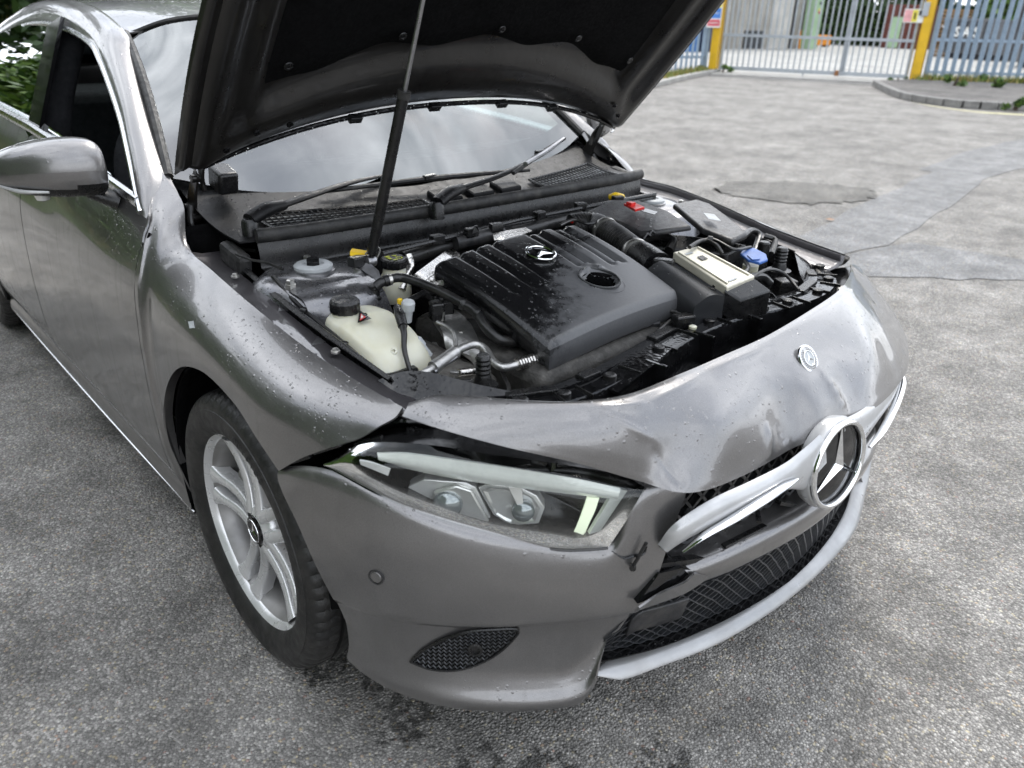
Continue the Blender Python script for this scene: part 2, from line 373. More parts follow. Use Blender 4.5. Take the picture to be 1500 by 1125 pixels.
# ---- front fenders ----
def fender_grid():
    top = [(-.605, -.735, 1.005), (-.57, -.738, .975), (-.53, -.742, .945), (-.385, -.776, .872), (-.215, -.79, .856), (-.03, -.79, .83), (.15, -.779, .80), (.30, -.766, .784), (.42, -.75, .773)]
    bot = [(-.455, -.862, .215), (-.398, -.875, .205), arch(168, -.895), arch(145), arch(120), arch(96), arch(74), arch(59), (.22, -.895, .61)]
    cols = []
    for i, (T, B) in enumerate(zip(top, bot)):
        T = Vector(T); B = Vector(B); D = B-T; c = [T]
        # outer side bulges out past the straight chord
        for t, yy in ((.06, .30), (.17, .60), (.30, .80), (.48, .94), (.66, .995), (.86, 1.0)):
            p = T+D*t; p.y = T.y+(min(B.y, -.888)-T.y)*yy if i < 8 else T.y+(B.y-T.y)*(t*.55+yy*.45)
            if i < 3: p.y = T.y+(-.885-T.y)*(yy if t < .6 else 1)
            c.append(p)
        B2 = Vector(B); c.append(B2); cols.append(c)
    # rear columns lie flush with the door
    for i in range(3):
        for k in range(8):
            p = cols[i][k]; f = (1.0, .85, .6)[i]
            if k:
                ys = side_y(p.z, -.466) if p.z < .90 else float(np.interp(p.z, [.90, .95, 1.0], [side_y(.90, -.466), -.80, -.745]))
                p.y = p.y+(ys-p.y)*f
            xe = float(np.interp(p.z, [.2, .5, .86, .92, 1.005], [-.458, -.4625, -.4625, -.50, -.605]))
            if i == 0: p.x = xe
            elif k < 6: p.x = max(p.x, xe+.03*i)
    # forward edge follows the headlamp gap
    cols[8] = [Vector(p) for p in ((0.423,-0.752,0.775), (0.429,-0.772,0.765), (0.419,-0.795,0.753), (0.4,-0.818,0.732), (0.378,-0.838,0.718), (0.35,-0.855,0.702), (0.29,-0.877,0.663), (0.235,-0.895,0.619))]
    return np.array([[tuple(cols[j][i]) for j in range(9)] for i in range(8)])
FG = spline_surface(fender_grid(), 70, 44)
for i in range(44):       # rear edge exactly flush with the door skin
    z = FG[i, 0, 2]
    FG[i, 0, 0] = np.interp(z, [.2, .88, .925, 1.005], [-.4625, -.4625, -.495, -.605])
    FG[i, 0, 1] = side_y(min(z, .905), -.466) if z < .905 else np.interp(z, [.905, .95, 1.005], [side_y(.905, -.466), -.795, -.735])
free = np.ones((44, 70), bool); free[0] = free[-1] = False; free[:, 0] = free[:, -1] = False
for j in range(1, 7):     # carry the door's section a little way into the fender
    for i in range(1, 43):
        z = FG[i, j, 2]
        if z < .88 and FG[i, j, 0] < -.36: FG[i, j, 1] = side_y(z, -.466); free[i, j] = False
for _ in range(70):      # fair the panel: relax the inside, keep its edges
    A = FG.copy(); FG[1:-1, 1:-1] += .5*((A[:-2, 1:-1]+A[2:, 1:-1]+A[1:-1, :-2]+A[1:-1, 2:])/4-A[1:-1, 1:-1])*free[1:-1, 1:-1, None]
fm = MB().slabgrid(FG, 0.004, flip=False)
# rolled arch lip
lip = [tuple(FG[-1, j]) for j in range(14, 70)]
lipin = [(x*1.0, y+.022, z) for x, y, z in lip]
fl = MB().grid(np.array([lip, [(x, y+.010, z-.001) for x, y, z in lip], lipin]), flip=True)
fm2 = MB().join(fm).join(fl)
fender = fm2.build('fender', 'paint', car, 50); fender['label'] = 'dented grey front fender over the near wheel'
fenderL = fm2.mirrored().build('fender', 'paint', car, 50)
# inner drip flange (dark) along both fender edges
edge = [tuple(FG[0, j]) for j in range(70)]
def flange(side):
    a = catmull(edge[25:], 40); rows = []
    for dy, dz in ((0.003, -.004), (.006, -.022), (.030, -.030), (.072, -.032), (.078, -.036)):
        rows.append([(x, y+dy, z+dz) for x, y, z in a])
    m = MB().grid(np.array(rows)); return m
fl_ = flange(1); flR = fl_.build('fender_flange', 'paint_inner', car, 50, solid=.003)
flL = fl_.mirrored().build('fender_flange', 'paint_inner', car, 50, solid=.003)
# ---- bumper plan curve ----
PLAN = [(.215, -.897), (.30, -.884), (.39, -.852), (.47, -.803), (.54, -.735), (.61, -.650), (.675, -.55), (.722, -.46), (.762, -.36), (.79, -.25), (.808, -.12), (.815, 0)]
PC = catmull([(x, y, 0) for x, y in PLAN], 400); PL = np.concatenate([[0], np.cumsum(np.linalg.norm(np.diff(PC, axis=0), axis=1))])
def u_at_y(y): return float(PL[np.argmin(abs(PC[:, 1]-y))])
def plan(u, off=0.0):
    x = np.interp(u, PL, PC[:, 0]); y = np.interp(u, PL, PC[:, 1]); e = 4e-3
    tx = np.interp(u+e, PL, PC[:, 0])-np.interp(u-e, PL, PC[:, 0]); ty = np.interp(u+e, PL, PC[:, 1])-np.interp(u-e, PL, PC[:, 1])
    L = math.hypot(tx, ty)+1e-9; return x+ty/L*off, y-tx/L*off
def bp(u, z, off=0.0): x, y = plan(u, off); return (x, y, z)
UT = PL[-1]
def bumper_corner():
    # (y on plan at top, z top, y at bottom, z bottom)
    cols = [(-.8965, .612, -.893, .225), (-.884, .648, -.884, .21), (-.866, .660, -.86, .20), (-.835, .652, -.82, .195), (-.775, .605, -.772, .188), (-.70, .572, -.71, .183), (-.61, .548, -.648, .178),
            (-.53, .536, -.60, .178), (-.505, .575, -.575, .178), (-.485, .625, -.56, .18), (-.46, .652, -.55, .185), (-.42, .657, -.54, .20), (-.385, .655, -.53, .225)]
    G = []
    def u_arch(z): x = float(np.interp(z, [.20, .26, .34, .44, .545, .615], [.325, .341, .348, .331, .286, .216])); return float(np.interp(x, PC[:, 0], PL))
    for k, (yt, zt, yb, zb) in enumerate(cols):
        ut, ub = u_at_y(yt), u_at_y(yb); c = []; n = len(cols)-1
        for t in (0, .05, .10, .22, .36, .48, .53, .56, .66, .78, .88, .95, 1.0):
            z = zt+(zb-zt)*t
            # keep the pressed crease at one height
            if .36 <= t <= .66: z = {.36: .455+.02*(k < 6), .48: .405, .53: .388, .56: .378, .66: .335}[t]
            if t == .22: z = zt+(.475-zt)*.55
            if t == .10: z = zt+(.475-zt)*.22
            if t == .05: z = zt+(.475-zt)*.07
            u = ut+(ub-ut)*t; ul = u_at_y(cols[-1][0])+(u_at_y(cols[-1][2])-u_at_y(cols[-1][0]))*t; u00 = u_at_y(cols[0][0])
            u = u_arch(z)+(u-u00)/(ul-u00)*(ul-u_arch(z))
            fade = min(1, max(0, (k-1.5)/3.5))
            off = {0: -.014, .05: -.003, .10: .003, .22: .009, .36: .012, .48: .010, .53: .006, .56: -.006*fade+.003*(1-fade), .66: -.014*fade, .78: -.014*fade, .88: -.006*fade+.003, .95: .010, 1.0: .006}[t]
            tuck = (1-min(1, max(0, (u-0.0)/.36)))*.06*max(0, (.50-z)/.32)**1.25
            off -= tuck
            c.append(bp(u, z, off))
        G.append(c)
    G = np.array(G).transpose(1, 0, 2)
    # forward edge: ragged grille surround
    return G
BG = spline_surface(bumper_corner(), 96, 74)
for _ in range(24): BG[:, 1:-1] += .5*((BG[:, :-2]+BG[:, 2:])/2-BG[:, 1:-1])
bm = MB().slabgrid(BG, -0.004)
bv = MB().grid(BG).bvh()
def onto(p, d=(-.62, .78, 0), off=0.003):
    """project a point near the bumper skin on to it along d"""
    d = Vector(d).normalized(); o = Vector(p)-d*.3; h = bv.ray_cast(o, d)
    if h[0] is None: return Vector(p)
    n = h[1] if h[1].dot(d) < 0 else -h[1]
    return h[0]+n*(off+.0042)
# tucked return under the bumper
under = MB().grid(np.array([BG[-1], BG[-1]*[.97, .96, 1]+[0, 0, -.006], BG[-1]*[.86, .80, 1]+[0, 0, .0]]))
lbm = bm.mirrored(); bfull = MB().join(bm).join(lbm).join(under).join(under.mirrored())
# painted bar between the two grilles
bar = []
for y, z0, z1 in ((-.47, .455, .395), (-.40, .462, .405), (-.25, .470, .405), (0, .474, .405), (.25, .470, .405), (.40, .462, .405), (.47, .455, .395)):
    u = u_at_y(-abs(y)); c = []
    for off, z in ((-.06, z0+.004), (-.012, z0), (0.006, z0-.012), (0.008, (z0+z1)/2), (-.004, z1), (-.05, z1-.004)):
        x, yy = plan(u, off); c.append((x, yy if y <= 0 else -yy, z))
    bar.append(c)
bfull.join(MB().surf(np.array(bar).transpose(1, 0, 2), 60, 22))
bumper = bfull.build('front_bumper', 'paint', car, 50); bumper['label'] = 'cracked grey front bumper skin'
# ---- nose panel with dents ----
def nose():
    up = [(0.433,-0.745,0.782), (0.468,-0.701,0.797), (0.565,-0.623,0.8), (0.631,-0.549,0.8), (0.663,-0.47,0.8), (0.667,-0.327,0.8), (0.666,-0.202,0.8), (0.663,-0.058,0.8), (0.642,0.135,0.8),
          (.608, .34, .797), (.555, .50, .785), (.50, .63, .77), (.445, .745, .752)]
    lo = [(0.443,-0.766,0.77), (0.521,-0.735,0.765), (0.597,-0.672,0.747), (0.663,-0.592,0.721), (0.725,-0.5,0.68), (0.782,-0.435,0.657), (0.789,-0.29,0.635), (0.797,-0.12,0.635), (.822, .10, .640),
          (.795, .32, .632), (.742, .50, .628), (.65, .645, .66), (.475, .775, .73)]
    rows = []
    for t, b in ((0, 0), (.07, .010), (.25, .020), (.5, .025), (.75, .018), (.93, .006), (1.0, 0)):
        r = []
        for k, (a, c) in enumerate(zip(up, lo)):
            p = Vector(lerp(a, c, t)); wgt = min(1, max(.12, (k)/4, )) if k < 5 else min(1, max(.25, (12-k)/3))
            r.append(tuple(p+Vector((.72, 0, .69))*(b*wgt)))
        rows.append(r)
    G = spline_surface(rows, 280, 90)
    # crash damage: soft pushed-in dents and buckled ridges (position, radius along y, radius down the panel, depth)
    D = [(-.42, .715, .065, .050, -.018), (-.30, .725, .09, .045, .008), (-.13, .70, .06, .06, -.014), (-.045, .665, .035, .055, .009), (.09, .70, .05, .05, -.010), (.22, .72, .10, .05, .006), (.32, .70, .05, .05, -.006)]
    for (y0, z0, ry, rz, d) in D:
        g = np.exp(-((G[..., 1]-y0)/ry)**2-((G[..., 2]-z0)/rz)**2)
        G[..., 0] += d*g*.62; G[..., 2] += d*g*.38
    # sharp buckle lines
    def ridge(a, b, wd, h):
        a = np.array(a); b = np.array(b); ab = b-a; L = np.linalg.norm(ab)
        q = G[..., 1:3]; t = np.clip(((q-a)@ab)/L**2, 0, 1); dd = np.linalg.norm(q-(a+t[..., None]*ab), axis=-1)
        g = np.exp(-(dd/wd))*np.sin(np.pi*np.clip(t, .02, .98))
        G[..., 0] += h*g*.75; G[..., 2] += h*g*.6
    ridge((-.56, .797), (-.44, .791), .008, .009); ridge((-.46, .791), (-.27, .796), .007, .008); ridge((-.29, .796), (-.05, .793), .007, .006)
    ridge((-.55, .800), (-.46, .735), .010, .006); ridge((-.47, .735), (-.44, .66), .010, -.006)
    ridge((.02, .745), (.045, .65), .007, .007); ridge((-.19, .70), (-.205, .635), .009, .009); ridge((-.155, .69), (-.14, .635), .007, -.006)
    return G
NG = nose()
nm = MB().slabgrid(NG, -0.003)
nose_panel = nm.build('nose_panel', 'paint', car, 60); nose_panel['label'] = 'buckled and dented grey panel above the grille'
# a torn paint crack by the badge and the lifted sliver along the ridge
crk = MB().tube([(0.686,-0.011,0.785), (0.684,0.017,0.785), (0.688,0.037,0.784), (0.683,0.072,0.786)], [.0004, .0022, .0018, .0003], 5, 10)
crk.build('paint_crack', 'wet_black', nose_panel)
# ---- rear edge of everything behind: doors, sills, quarters ----
def door(x0, x1, skew0=0, skew1=0, zlo=.235, corner=0):
    G = []
    for t in np.linspace(0, 1, 9):
        c = []
        for k in range(15):
            s = k/14; x0s = x0+skew0*s-corner*max(0, 1-s*12)*.9; x1s = x1+skew1*s; x = x0s+(x1s-x0s)*t; z = belt(x)+(zlo-belt(x))*s
            c.append((x, side_y(z, x), z))
        G.append(c)
    return np.array(G).transpose(1, 0, 2)
dm = MB().slab(door(-.466, -1.52, .0, -.05, corner=.045), 50, 50, -.004)
front_door = dm.build('front_door', 'paint', car, 50); dmL = dm.mirrored().build('front_door', 'paint', car, 50)
# the fender's upper rear corner carries the gap: thin dark seal behind the joint
rd = MB().slab(door(-1.528, -2.40, -.05, -.0), 40, 50, -.004)
rear_door = rd.build('rear_door', 'paint', car, 50); rdL = rd.mirrored().build('rear_door', 'paint', car, 50)
for pnl in (front_door, rear_door):
    pass
# door handles
def handle(x, z, parent, sgn=1):
    y = side_y(z, x)
    m = MB().tube([(x+.10, y+.004, z), (x+.085, y-.022, z+.002), (x, y-.032, z+.004), (x-.085, y-.024, z+.004), (x-.105, y+.004, z+.003)], [.010, .013, .014, .013, .010], 10, 20, flat=.8)
    (m if sgn > 0 else m.mirrored()).build('door_handle', 'paint', parent, 60)
for prn, sg in ((front_door, 1), (dmL, -1)): handle(-1.40, .86, prn, sg)
for prn, sg in ((rear_door, 1), (rdL, -1)): handle(-2.28, .885, prn, sg)
# sill with bright lower moulding
sl = []
for x in (-.40, -1.0, -1.8, -2.36):
    sl.append([(x, -.853, .240), (x, -.860, .228), (x, -.866, .200), (x, -.858, .175), (x, -.78, .165), (x, -.70, .165)])
sm = MB().surf(np.array(sl).transpose(1, 0, 2), 30, 16)
sill = sm.build('sill', 'paint', car, 50); silL = sm.mirrored().build('sill', 'paint', car, 50)
tr = MB().tube([(-.385, -.864, .188), (-1.0, -.868, .186), (-1.8, -.868, .186), (-2.34, -.864, .188)], .0035, 8, 30)
tr.build('sill_trim', 'satin_trim', sill); tr.mirrored().build('sill_trim', 'satin_trim', silL)
# rear quarter, tail
def quarter():
    RX = -2.729; cols = []
    bots = [(-2.405, -.868, .215), (RX+.372*math.cos(rad(15)), -.895, WZ+.372*math.sin(rad(15))), (RX+.372*math.cos(rad(50)), -.897, WZ+.372*math.sin(rad(50))), (RX, -.897, WZ+.372), (RX-.24, -.89, WZ+.285), (RX-.365, -.87, WZ+.08), (-3.25, -.80, .24), (-3.50, -.64, .26), (-3.56, -.35, .27), (-3.57, 0, .27)]
    tops = [(-2.41, -.81, 1.02), (-2.5, -.805, 1.03), (-2.6, -.80, 1.035), (-2.75, -.79, 1.045), (-2.95, -.775, 1.05), (-3.12, -.75, 1.05), (-3.3, -.69, 1.05), (-3.44, -.55, 1.05), (-3.50, -.30, 1.06), (-3.52, 0, 1.06)]
    for B, T in zip(bots, tops):
        c = []
        for t in np.linspace(0, 1, 8):
            p = Vector(lerp(T, B, t)); o = Vector((p.x+2.2, p.y, 0)).normalized()*(.07*math.sin(math.pi*min(1, t*.62+.12))*1.0-.026)
            if t in (0, 1): o *= 0.0
            c.append(tuple(p+o))
        cols.append(c)
    return np.array(cols).transpose(1, 0, 2)
qm = MB().slab(quarter(), 60, 26, -.004)
qp = qm.build('rear_quarter', 'paint', car, 50); qm.mirrored().build('rear_quarter', 'paint', car, 50)
# ---- greenhouse ----
WIN = [(-.50, -.805, .905), (-.535, -.815, .930), (-.70, -.770, 1.040), (-.835, -.735, 1.115), (-1.085, -.685, 1.222), (-1.27, -.658, 1.27), (-1.66, -.638, 1.304), (-2.05, -.635, 1.295), (-2.40, -.645, 1.245), (-2.75, -.675, 1.155), (-2.98, -.71, 1.06)]
RAIL = [(-.550, -.725, .955), (-.600, -.722, .990), (-.735, -.692, 1.076), (-.870, -.660, 1.155), (-1.010, -.627, 1.228), (-1.150, -.592, 1.290), (-1.45, -.575, 1.352), (-1.85, -.572, 1.375), (-2.30, -.575, 1.335), (-2.75, -.60, 1.24), (-3.10, -.63, 1.065)]
cols = []
for a, b in zip(WIN, RAIL):
    a = Vector(a); b = Vector(b); o = Vector((.1, -.55, .83)).normalized(); c = []
    k0 = -.35 if len(cols) == 0 else 1
    for t, h in ((0, 0), (.12, .010), (.35, .020), (.65, .022), (.9, .010), (1, 0)): c.append(tuple(a.lerp(b, t)+o*(h*k0-.010*(k0 < 0))))
    cols.append(c)
rm = MB().slab(np.array(cols).transpose(1, 0, 2), 90, 18, -.004, flip=False)
pillar = rm.build('roof_pillar', 'paint', car, 50); pilL = rm.mirrored().build('roof_pillar', 'paint', car, 50)
cw = [tuple(Vector(p)+Vector((0, -.004, -.004))) for p in WIN[1:]]
ch = MB().tube(cw, .0085, 8, 90)
ch.build('window_trim', 'satin_trim', pillar); ch.mirrored().build('window_trim', 'satin_trim', pilL)
bt = [(x, side_y(belt(x), x)-.001, belt(x)+.012) for x in np.linspace(-.565, -2.98, 24)]
bt = [(x, y if x > -2.4 else y+.02, z) for x, y, z in bt]
bc = MB().tube(bt, .0125, 8, 60, flat=1.3)
bc.build('belt_trim', 'satin_trim', front_door); bc.mirrored().build('belt_trim', 'satin_trim', dmL)
# black inner window frame (door seal) and mid pillar
iw = [tuple(Vector(p)+Vector((.0, .030, -.018))) for p in WIN[1:]]
fr = MB().tube(iw, [.018, .020, .022, .022, .02], 8, 80)
x_b = -1.50
fr.bar((-1.50, -.81, .985), (-1.60, -.655, 1.31), .012, .13, up=(1, 0, 0)); fr.bar((-2.42, -.80, 1.02), (-2.48, -.665, 1.23), .012, .05, up=(1, 0, 0))
fr.build('window_seal', 'gloss_black', pillar); fr.mirrored().build('window_seal', 'gloss_black', pilL)
# rear door glass with a real curve; front glass wound down to a sliver
def glass_side(xs, shrink=0.0):
    G = []
    for x in xs:
        zb = belt(x)+.0; yb = side_y(zb, x)+.022
        zw = min(np.interp(x, [p[0] for p in WIN][::-1], [p[2] for p in WIN][::-1])+.004, 1.32); sm_ = (zw-zb)/(1.335-zb); c = []
        for t in np.linspace(0, sm_, 6): c.append((x, yb+(-.615-yb)*t-.020*math.sin(math.pi*t), zb+(1.335-zb)*t))
        G.append(c)
    return np.array(G).transpose(1, 0, 2)
gm = MB().surf(glass_side(np.linspace(-1.575, -2.42, 8)), 20, 12); g1 = gm.build('rear_door_glass', 'window_glass', rear_door, 180); gm.mirrored().build('rear_door_glass', 'window_glass', rdL, 180)
gf = MB().surf(glass_side(np.linspace(-.75, -1.52, 10)), 24, 12).mirrored(); gf.build('front_door_glass', 'window_glass', dmL, 180)
gs = MB().slab([[(-.78, -.800, .965), (-1.1, -.797, .985), (-1.48, -.793, 1.005)], [(-.80, -.797, .975), (-1.1, -.790, 1.003), (-1.48, -.782, 1.030)]], 16, 3, .004)
gs.build('front_door_glass', 'window_glass', front_door, 180)
# roof skin
rf = []
for i, (x, z, w) in enumerate(((-1.16, 1.330, .50), (-1.25, 1.362, .53), (-1.5, 1.392, .56), (-1.8, 1.403, .57), (-2.2, 1.385, .575), (-2.5, 1.335, .585))):
    zr = np.interp(-x, [-p[0] for p in RAIL], [p[2] for p in RAIL])
    c = []
    for k in range(-4, 5):
        f = k/4; c.append((x+.10*(1-f*f)*(i < 2)*(1-.5*i), f*abs(np.interp(-x, [-p[0] for p in RAIL], [p[1] for p in RAIL])), zr+(z-zr)*(1-f**2)))
    rf.append(c)
rfm = MB().slab(np.array(rf), 40, 40, -.004); roof = rfm.build('roof', 'paint', car, 50)
# headlining
MB().surf(np.array(rf)-[0, 0, .045], 20, 20, flip=True).build('headliner', 'headliner', roof)
# ---- windscreen ----
ws = []
base = [(-0.594,-0.718,0.986), (-.535, -.55, .945), (-.47, -.30, .925), (-.44, 0, .920), (-.47, .30, .925), (-.535, .55, .945), tuple(np.array((-0.594,-0.718,0.986))*[1, -1, 1])]
head = [(-1.172,-0.578,1.285), (-1.115, -.46, 1.328), (-1.085, -.25, 1.345), (-1.075, 0, 1.352), (-1.085, .25, 1.345), (-1.115, .46, 1.328), tuple(np.array((-1.172,-0.578,1.285))*[1, -1, 1])]
for t in np.linspace(0, 1, 7):
    ws.append([tuple(Vector(lerp(b, h, t))+Vector((.55, 0, .83))*(.035*math.sin(math.pi*t))) for b, h in zip(base, head)])
wsm = MB().surf(ws, 60, 40); WS = spline_surface(ws, 60, 40)
windscreen = wsm.build('windscreen', 'windscreen_glass', car, 180)
# fritted black border, just under the glass
def fritband():
    m = MB(); I = WS-np.array([.55, 0, .83])*.004
    m.grid(I[0:6]); m.grid(I[-5:]); m.grid(I[:, :4]); m.grid(I[:, -4:]); return m
fritband().build('screen_border', 'gloss_black', windscreen, 180)
sl_ = [tuple(p+np.array([0, -.006, .004])) for p in WS[:, 0]]
se = MB().tube(sl_, .012, 8, 50); se.build('screen_seal', 'rubber', windscreen); se.mirrored().build('screen_seal', 'rubber', windscreen)
hd = MB().tube([tuple(p+np.array([0, 0, .002])) for p in WS[-1]], .007, 6, 50); hd.build('screen_seal', 'rubber', windscreen)
# rear screen and boot lid
rw = [[(-2.50, y, 1.345-.10*y*y) for y in (-.5, -.25, 0, .25, .5)], [(-2.85, y*1.08, 1.21-.08*y*y) for y in (-.5, -.25, 0, .25, .5)], [(-3.10, y*1.15, 1.09-.05*y*y) for y in (-.5, -.25, 0, .25, .5)]]
MB().surf(rw, 20, 16).build('rear_screen', 'window_glass', car, 180)
bl = [[(-3.10, y, 1.085) for y in (-.62, -.3, 0, .3, .62)], [(-3.32, y, 1.085) for y in (-.60, -.3, 0, .3, .60)], [(-3.50, y, 1.06) for y in (-.5, -.25, 0, .25, .5)]]
MB().slab(bl, 20, 12, .004).build('boot_lid', 'paint', car)

# =====================================================================
#  front end: badge, grille, lamps, lower intake
# =====================================================================
simple('mesh_plastic', (.040, .042, .046), .34, 0, .3, 30, dust=.12)
def star_mb(M, r, w, t):
    """three-pointed star with a ridge, in the xy plane of M"""
    m = MB()
    for k in range(3):
        a = rad(90+120*k); tip = Vector((math.cos(a)*r, math.sin(a)*r, 0)); l = Vector((math.cos(a+rad(60))*w, math.sin(a+rad(60))*w, 0)); q = Vector((math.cos(a-rad(60))*w, math.sin(a-rad(60))*w, 0))
        o = Vector((0, 0, t)); m.add([M @ p for p in (tip, l, o, q)], [(0, 1, 2), (0, 2, 3)])
    return m
def ring_mb(M, R, r, seg=48, sec=10, flat=1.0):
    m = MB(); G = []
    for i in range(sec+1):
        b = 2*math.pi*i/sec
        G.append([tuple(M @ Vector(((R+r*math.cos(b))*math.cos(2*math.pi*k/seg), (R+r*math.cos(b))*math.sin(2*math.pi*k/seg), r*flat*math.sin(b)))) for k in range(seg)])
    return m.grid(np.array(G), closeu=True)
def disc_mb(M, R, h, seg=40, dome=0.0):
    o = M.translation; d = M.to_3x3() @ Vector((0, 0, 1))
    return MB().lathe([(R, 0), (R, h*.7), (R*.97, h), (R*.6, h+dome*.6), (R*.05, h+dome)], o, d, seg)
# --- bonnet-nose badge ---
bo = Vector((0.743,0,0.772)); bn = Vector((.80, -.05, .60)).normalized(); bx = Vector((0, 1, 0)); by = bn.cross(bx).normalized()
hit = BVHTree.FromPolygons(nm.v, nm.f).ray_cast(bo+bn*.2, -bn)
if hit[0]: bo = hit[0]
BM = basis(bo+bn*.0005, bx, by)
badge = disc_mb(BM, .029, .004).build('badge', 'chrome', nose_panel, 50)
badge['label'] = 'round silver star badge with laurel ring'
disc_mb(basis(bo+bn*.0032, bx, by), .0245, .0016).build('badge_ring', 'silver_plastic', badge)
ring_mb(basis(bo+bn*.0055, bx, by), .0155, .0012).build('badge_ring', 'chrome', badge)
disc_mb(basis(bo+bn*.0040, bx, by), .015, .0014).build('badge_field', 'grey_cap', badge)
star_mb(basis(bo+bn*.0058, bx, by), .0150, .0028, .0018).build('badge_star', 'chrome', badge, 0)
lau = MB()
for k in range(28):
    a = 2*math.pi*k/28; 
    if 1.35 < a < 1.80: continue
    for dr in (-.0018, .0018):
        p = bo+bn*.0056+bx*((.0205+dr)*math.cos(a+dr*40))+by*((.0205+dr)*math.sin(a+dr*40)); lau.box(p, (.0016, .0016, .0010))
lau.build('badge_laurel', 'steel', badge, 0)

# --- upper grille ---
def zig(m, rows, cols, pt, wd, dp, amp=.5):
    """lattice of zigzag ribs: pt(s,t,off) maps unit square to the surface"""
    for i in range(rows+1):
        prev = None; v = []
        for j in range(cols*2+1):
            s = j/(cols*2); t = (i+(amp if ((j+i) % 2) else -amp)*.5)/rows; t = min(1, max(0, t))
            v.append((s, t))
        A = []
        for (s, t) in v:
            a = Vector(pt(s, t, 0)); b = Vector(pt(s, min(1, t+wd), 0)); c = Vector(pt(s, min(1, t+wd*.5), -dp)); d = Vector(pt(s, t-0.0, -dp)); A.append([tuple(d), tuple(a), tuple(b), tuple(c)])
        m.grid(np.array(A))
    return m
def grille_pt(s, t, off):
    y = -.415+.83*s; u = u_at_y(-abs(y)); x, yy = plan(u, -.045+off); return (x, yy if y < 0 else -yy, .464+(.640-.464)*t+.012*(1-abs(2*s-1)))
gp = MB().grid(np.array([[grille_pt(s, t, -.05) for s in np.linspace(0, 1, 30)] for t in np.linspace(0, 1, 4)]))
grille = gp.build('upper_grille', 'lamp_black', car); grille['label'] = 'black lattice grille with broken silver bar'
zm = zig(MB(), 8, 22, grille_pt, .05, .018, 1.0); 
for j in range(0, 53, 2):
    s = j/52
    for i in range(9):
        pass
lat = zm.build('lattice', 'mesh_plastic', grille, 30); lat['kind'] = 'stuff'
# snapped plastic in the near corner
sn = MB()
for (a, b, r) in (((0.755,-0.414,0.537), (0.77,-0.354,0.584), .006), ((0.75,-0.39,0.553), (0.775,-0.345,0.604), .004), ((0.75,-0.349,0.549), (0.77,-0.284,0.507), .005), ((0.74,-0.434,0.486), (0.765,-0.307,0.453), .007), ((0.735,-0.408,0.486), (0.76,-0.363,0.447), .006), ((0.775,-0.282,0.47), (0.79,-0.166,0.472), .005), ((0.775,-0.182,0.511), (0.8,-0.211,0.506), .004), ((0.78,-0.108,0.497), (0.8,0.011,0.44), .006), ((0.755,-0.383,0.581), (0.76,-0.34,0.535), .008)):
    sn.bar(a, b, r*2.2, r*1.3)
sn.build('broken_rib', 'black_plastic', grille, 0)
# silver wings either side of the star
def wing(up, lo, th=.02):
    rows = []
    for t, h in ((0, -.010), (.08, -.002), (.3, .002), (.6, .002), (.92, -.002), (1, -.010)):
        rows.append([tuple(Vector(lerp(a, b, t))+Vector((h, 0, 0))) for a, b in zip(up, lo)])
    return MB().slab(rows, 40, 14, -.006)
wr = wing([(0.757,-0.449,0.541), (0.777,-0.444,0.588), (0.798,-0.379,0.618), (0.811,-0.288,0.621), (0.823,-0.197,0.628), (0.829,-0.142,0.644), (0.832,-0.092,0.662)],
          [(0.757,-0.447,0.53), (0.78,-0.424,0.558), (0.802,-0.364,0.579), (0.816,-0.274,0.59), (0.826,-0.183,0.582), (0.829,-0.115,0.555), (0.83,-0.031,0.515)])
wr.build('grille_bar', 'silver_plastic', grille, 60)
wl = wing([(.832, -.01, .665), (.826, .09, .650), (.812, .20, .642), (.785, .33, .640), (.745, .44, .622), (.722, .487, .612)],
          [(.830, -.01, .51), (.824, .09, .548), (.810, .20, .578), (.785, .33, .585), (.75, .44, .592), (.722, .492, .605)])
wl.build('grille_bar', 'silver_plastic', grille, 60)
def blade(pts, r): return MB().tube(pts, r, 10, 40, flat=.62)
b1 = blade([(0.785,-0.434,0.538), (0.805,-0.404,0.57), (0.82,-0.345,0.586), (0.832,-0.272,0.6), (0.838,-0.216,0.608), (0.838,-0.173,0.606)], [.003, .008, .011, .011, .009, .003]).build('chrome_blade', 'chrome', grille); b1['label'] = 'chrome blade hanging loose at its outer end'
blade([(.848, .105, .575), (.832, .20, .578), (.800, .33, .585), (.765, .44, .592), (.735, .492, .602)], [.004, .009, .010, .009, .003]).build('chrome_blade', 'chrome', grille)
so = Vector((.846, -.026, .583)); snv = Vector((1, -.06, .10)).normalized(); sx = Vector((.06, 1, 0)).normalized(); sy = snv.cross(sx)
ring_mb(basis(so, sx, sy), .087, .0058, 60, 12, 1.3).build('star_ring', 'chrome', grille)
dk = MB().lathe([(.085, 0), (.085, .003), (.06, .006), (.002, .008)], so-snv*.009, snv, 48); dk.build('radar_plate', 'gloss_black', grille)
star_mb(basis(so-snv*.001, sx, sy), .086, .0115, .012).build('grille_star', 'chrome', grille, 0)
bs = MB().lathe([(.091, -.035), (.095, -.018), (.093, -.006), (.088, -.002)], so, snv, 56, cap=False); bs.build('star_boss', 'silver_plastic', grille)

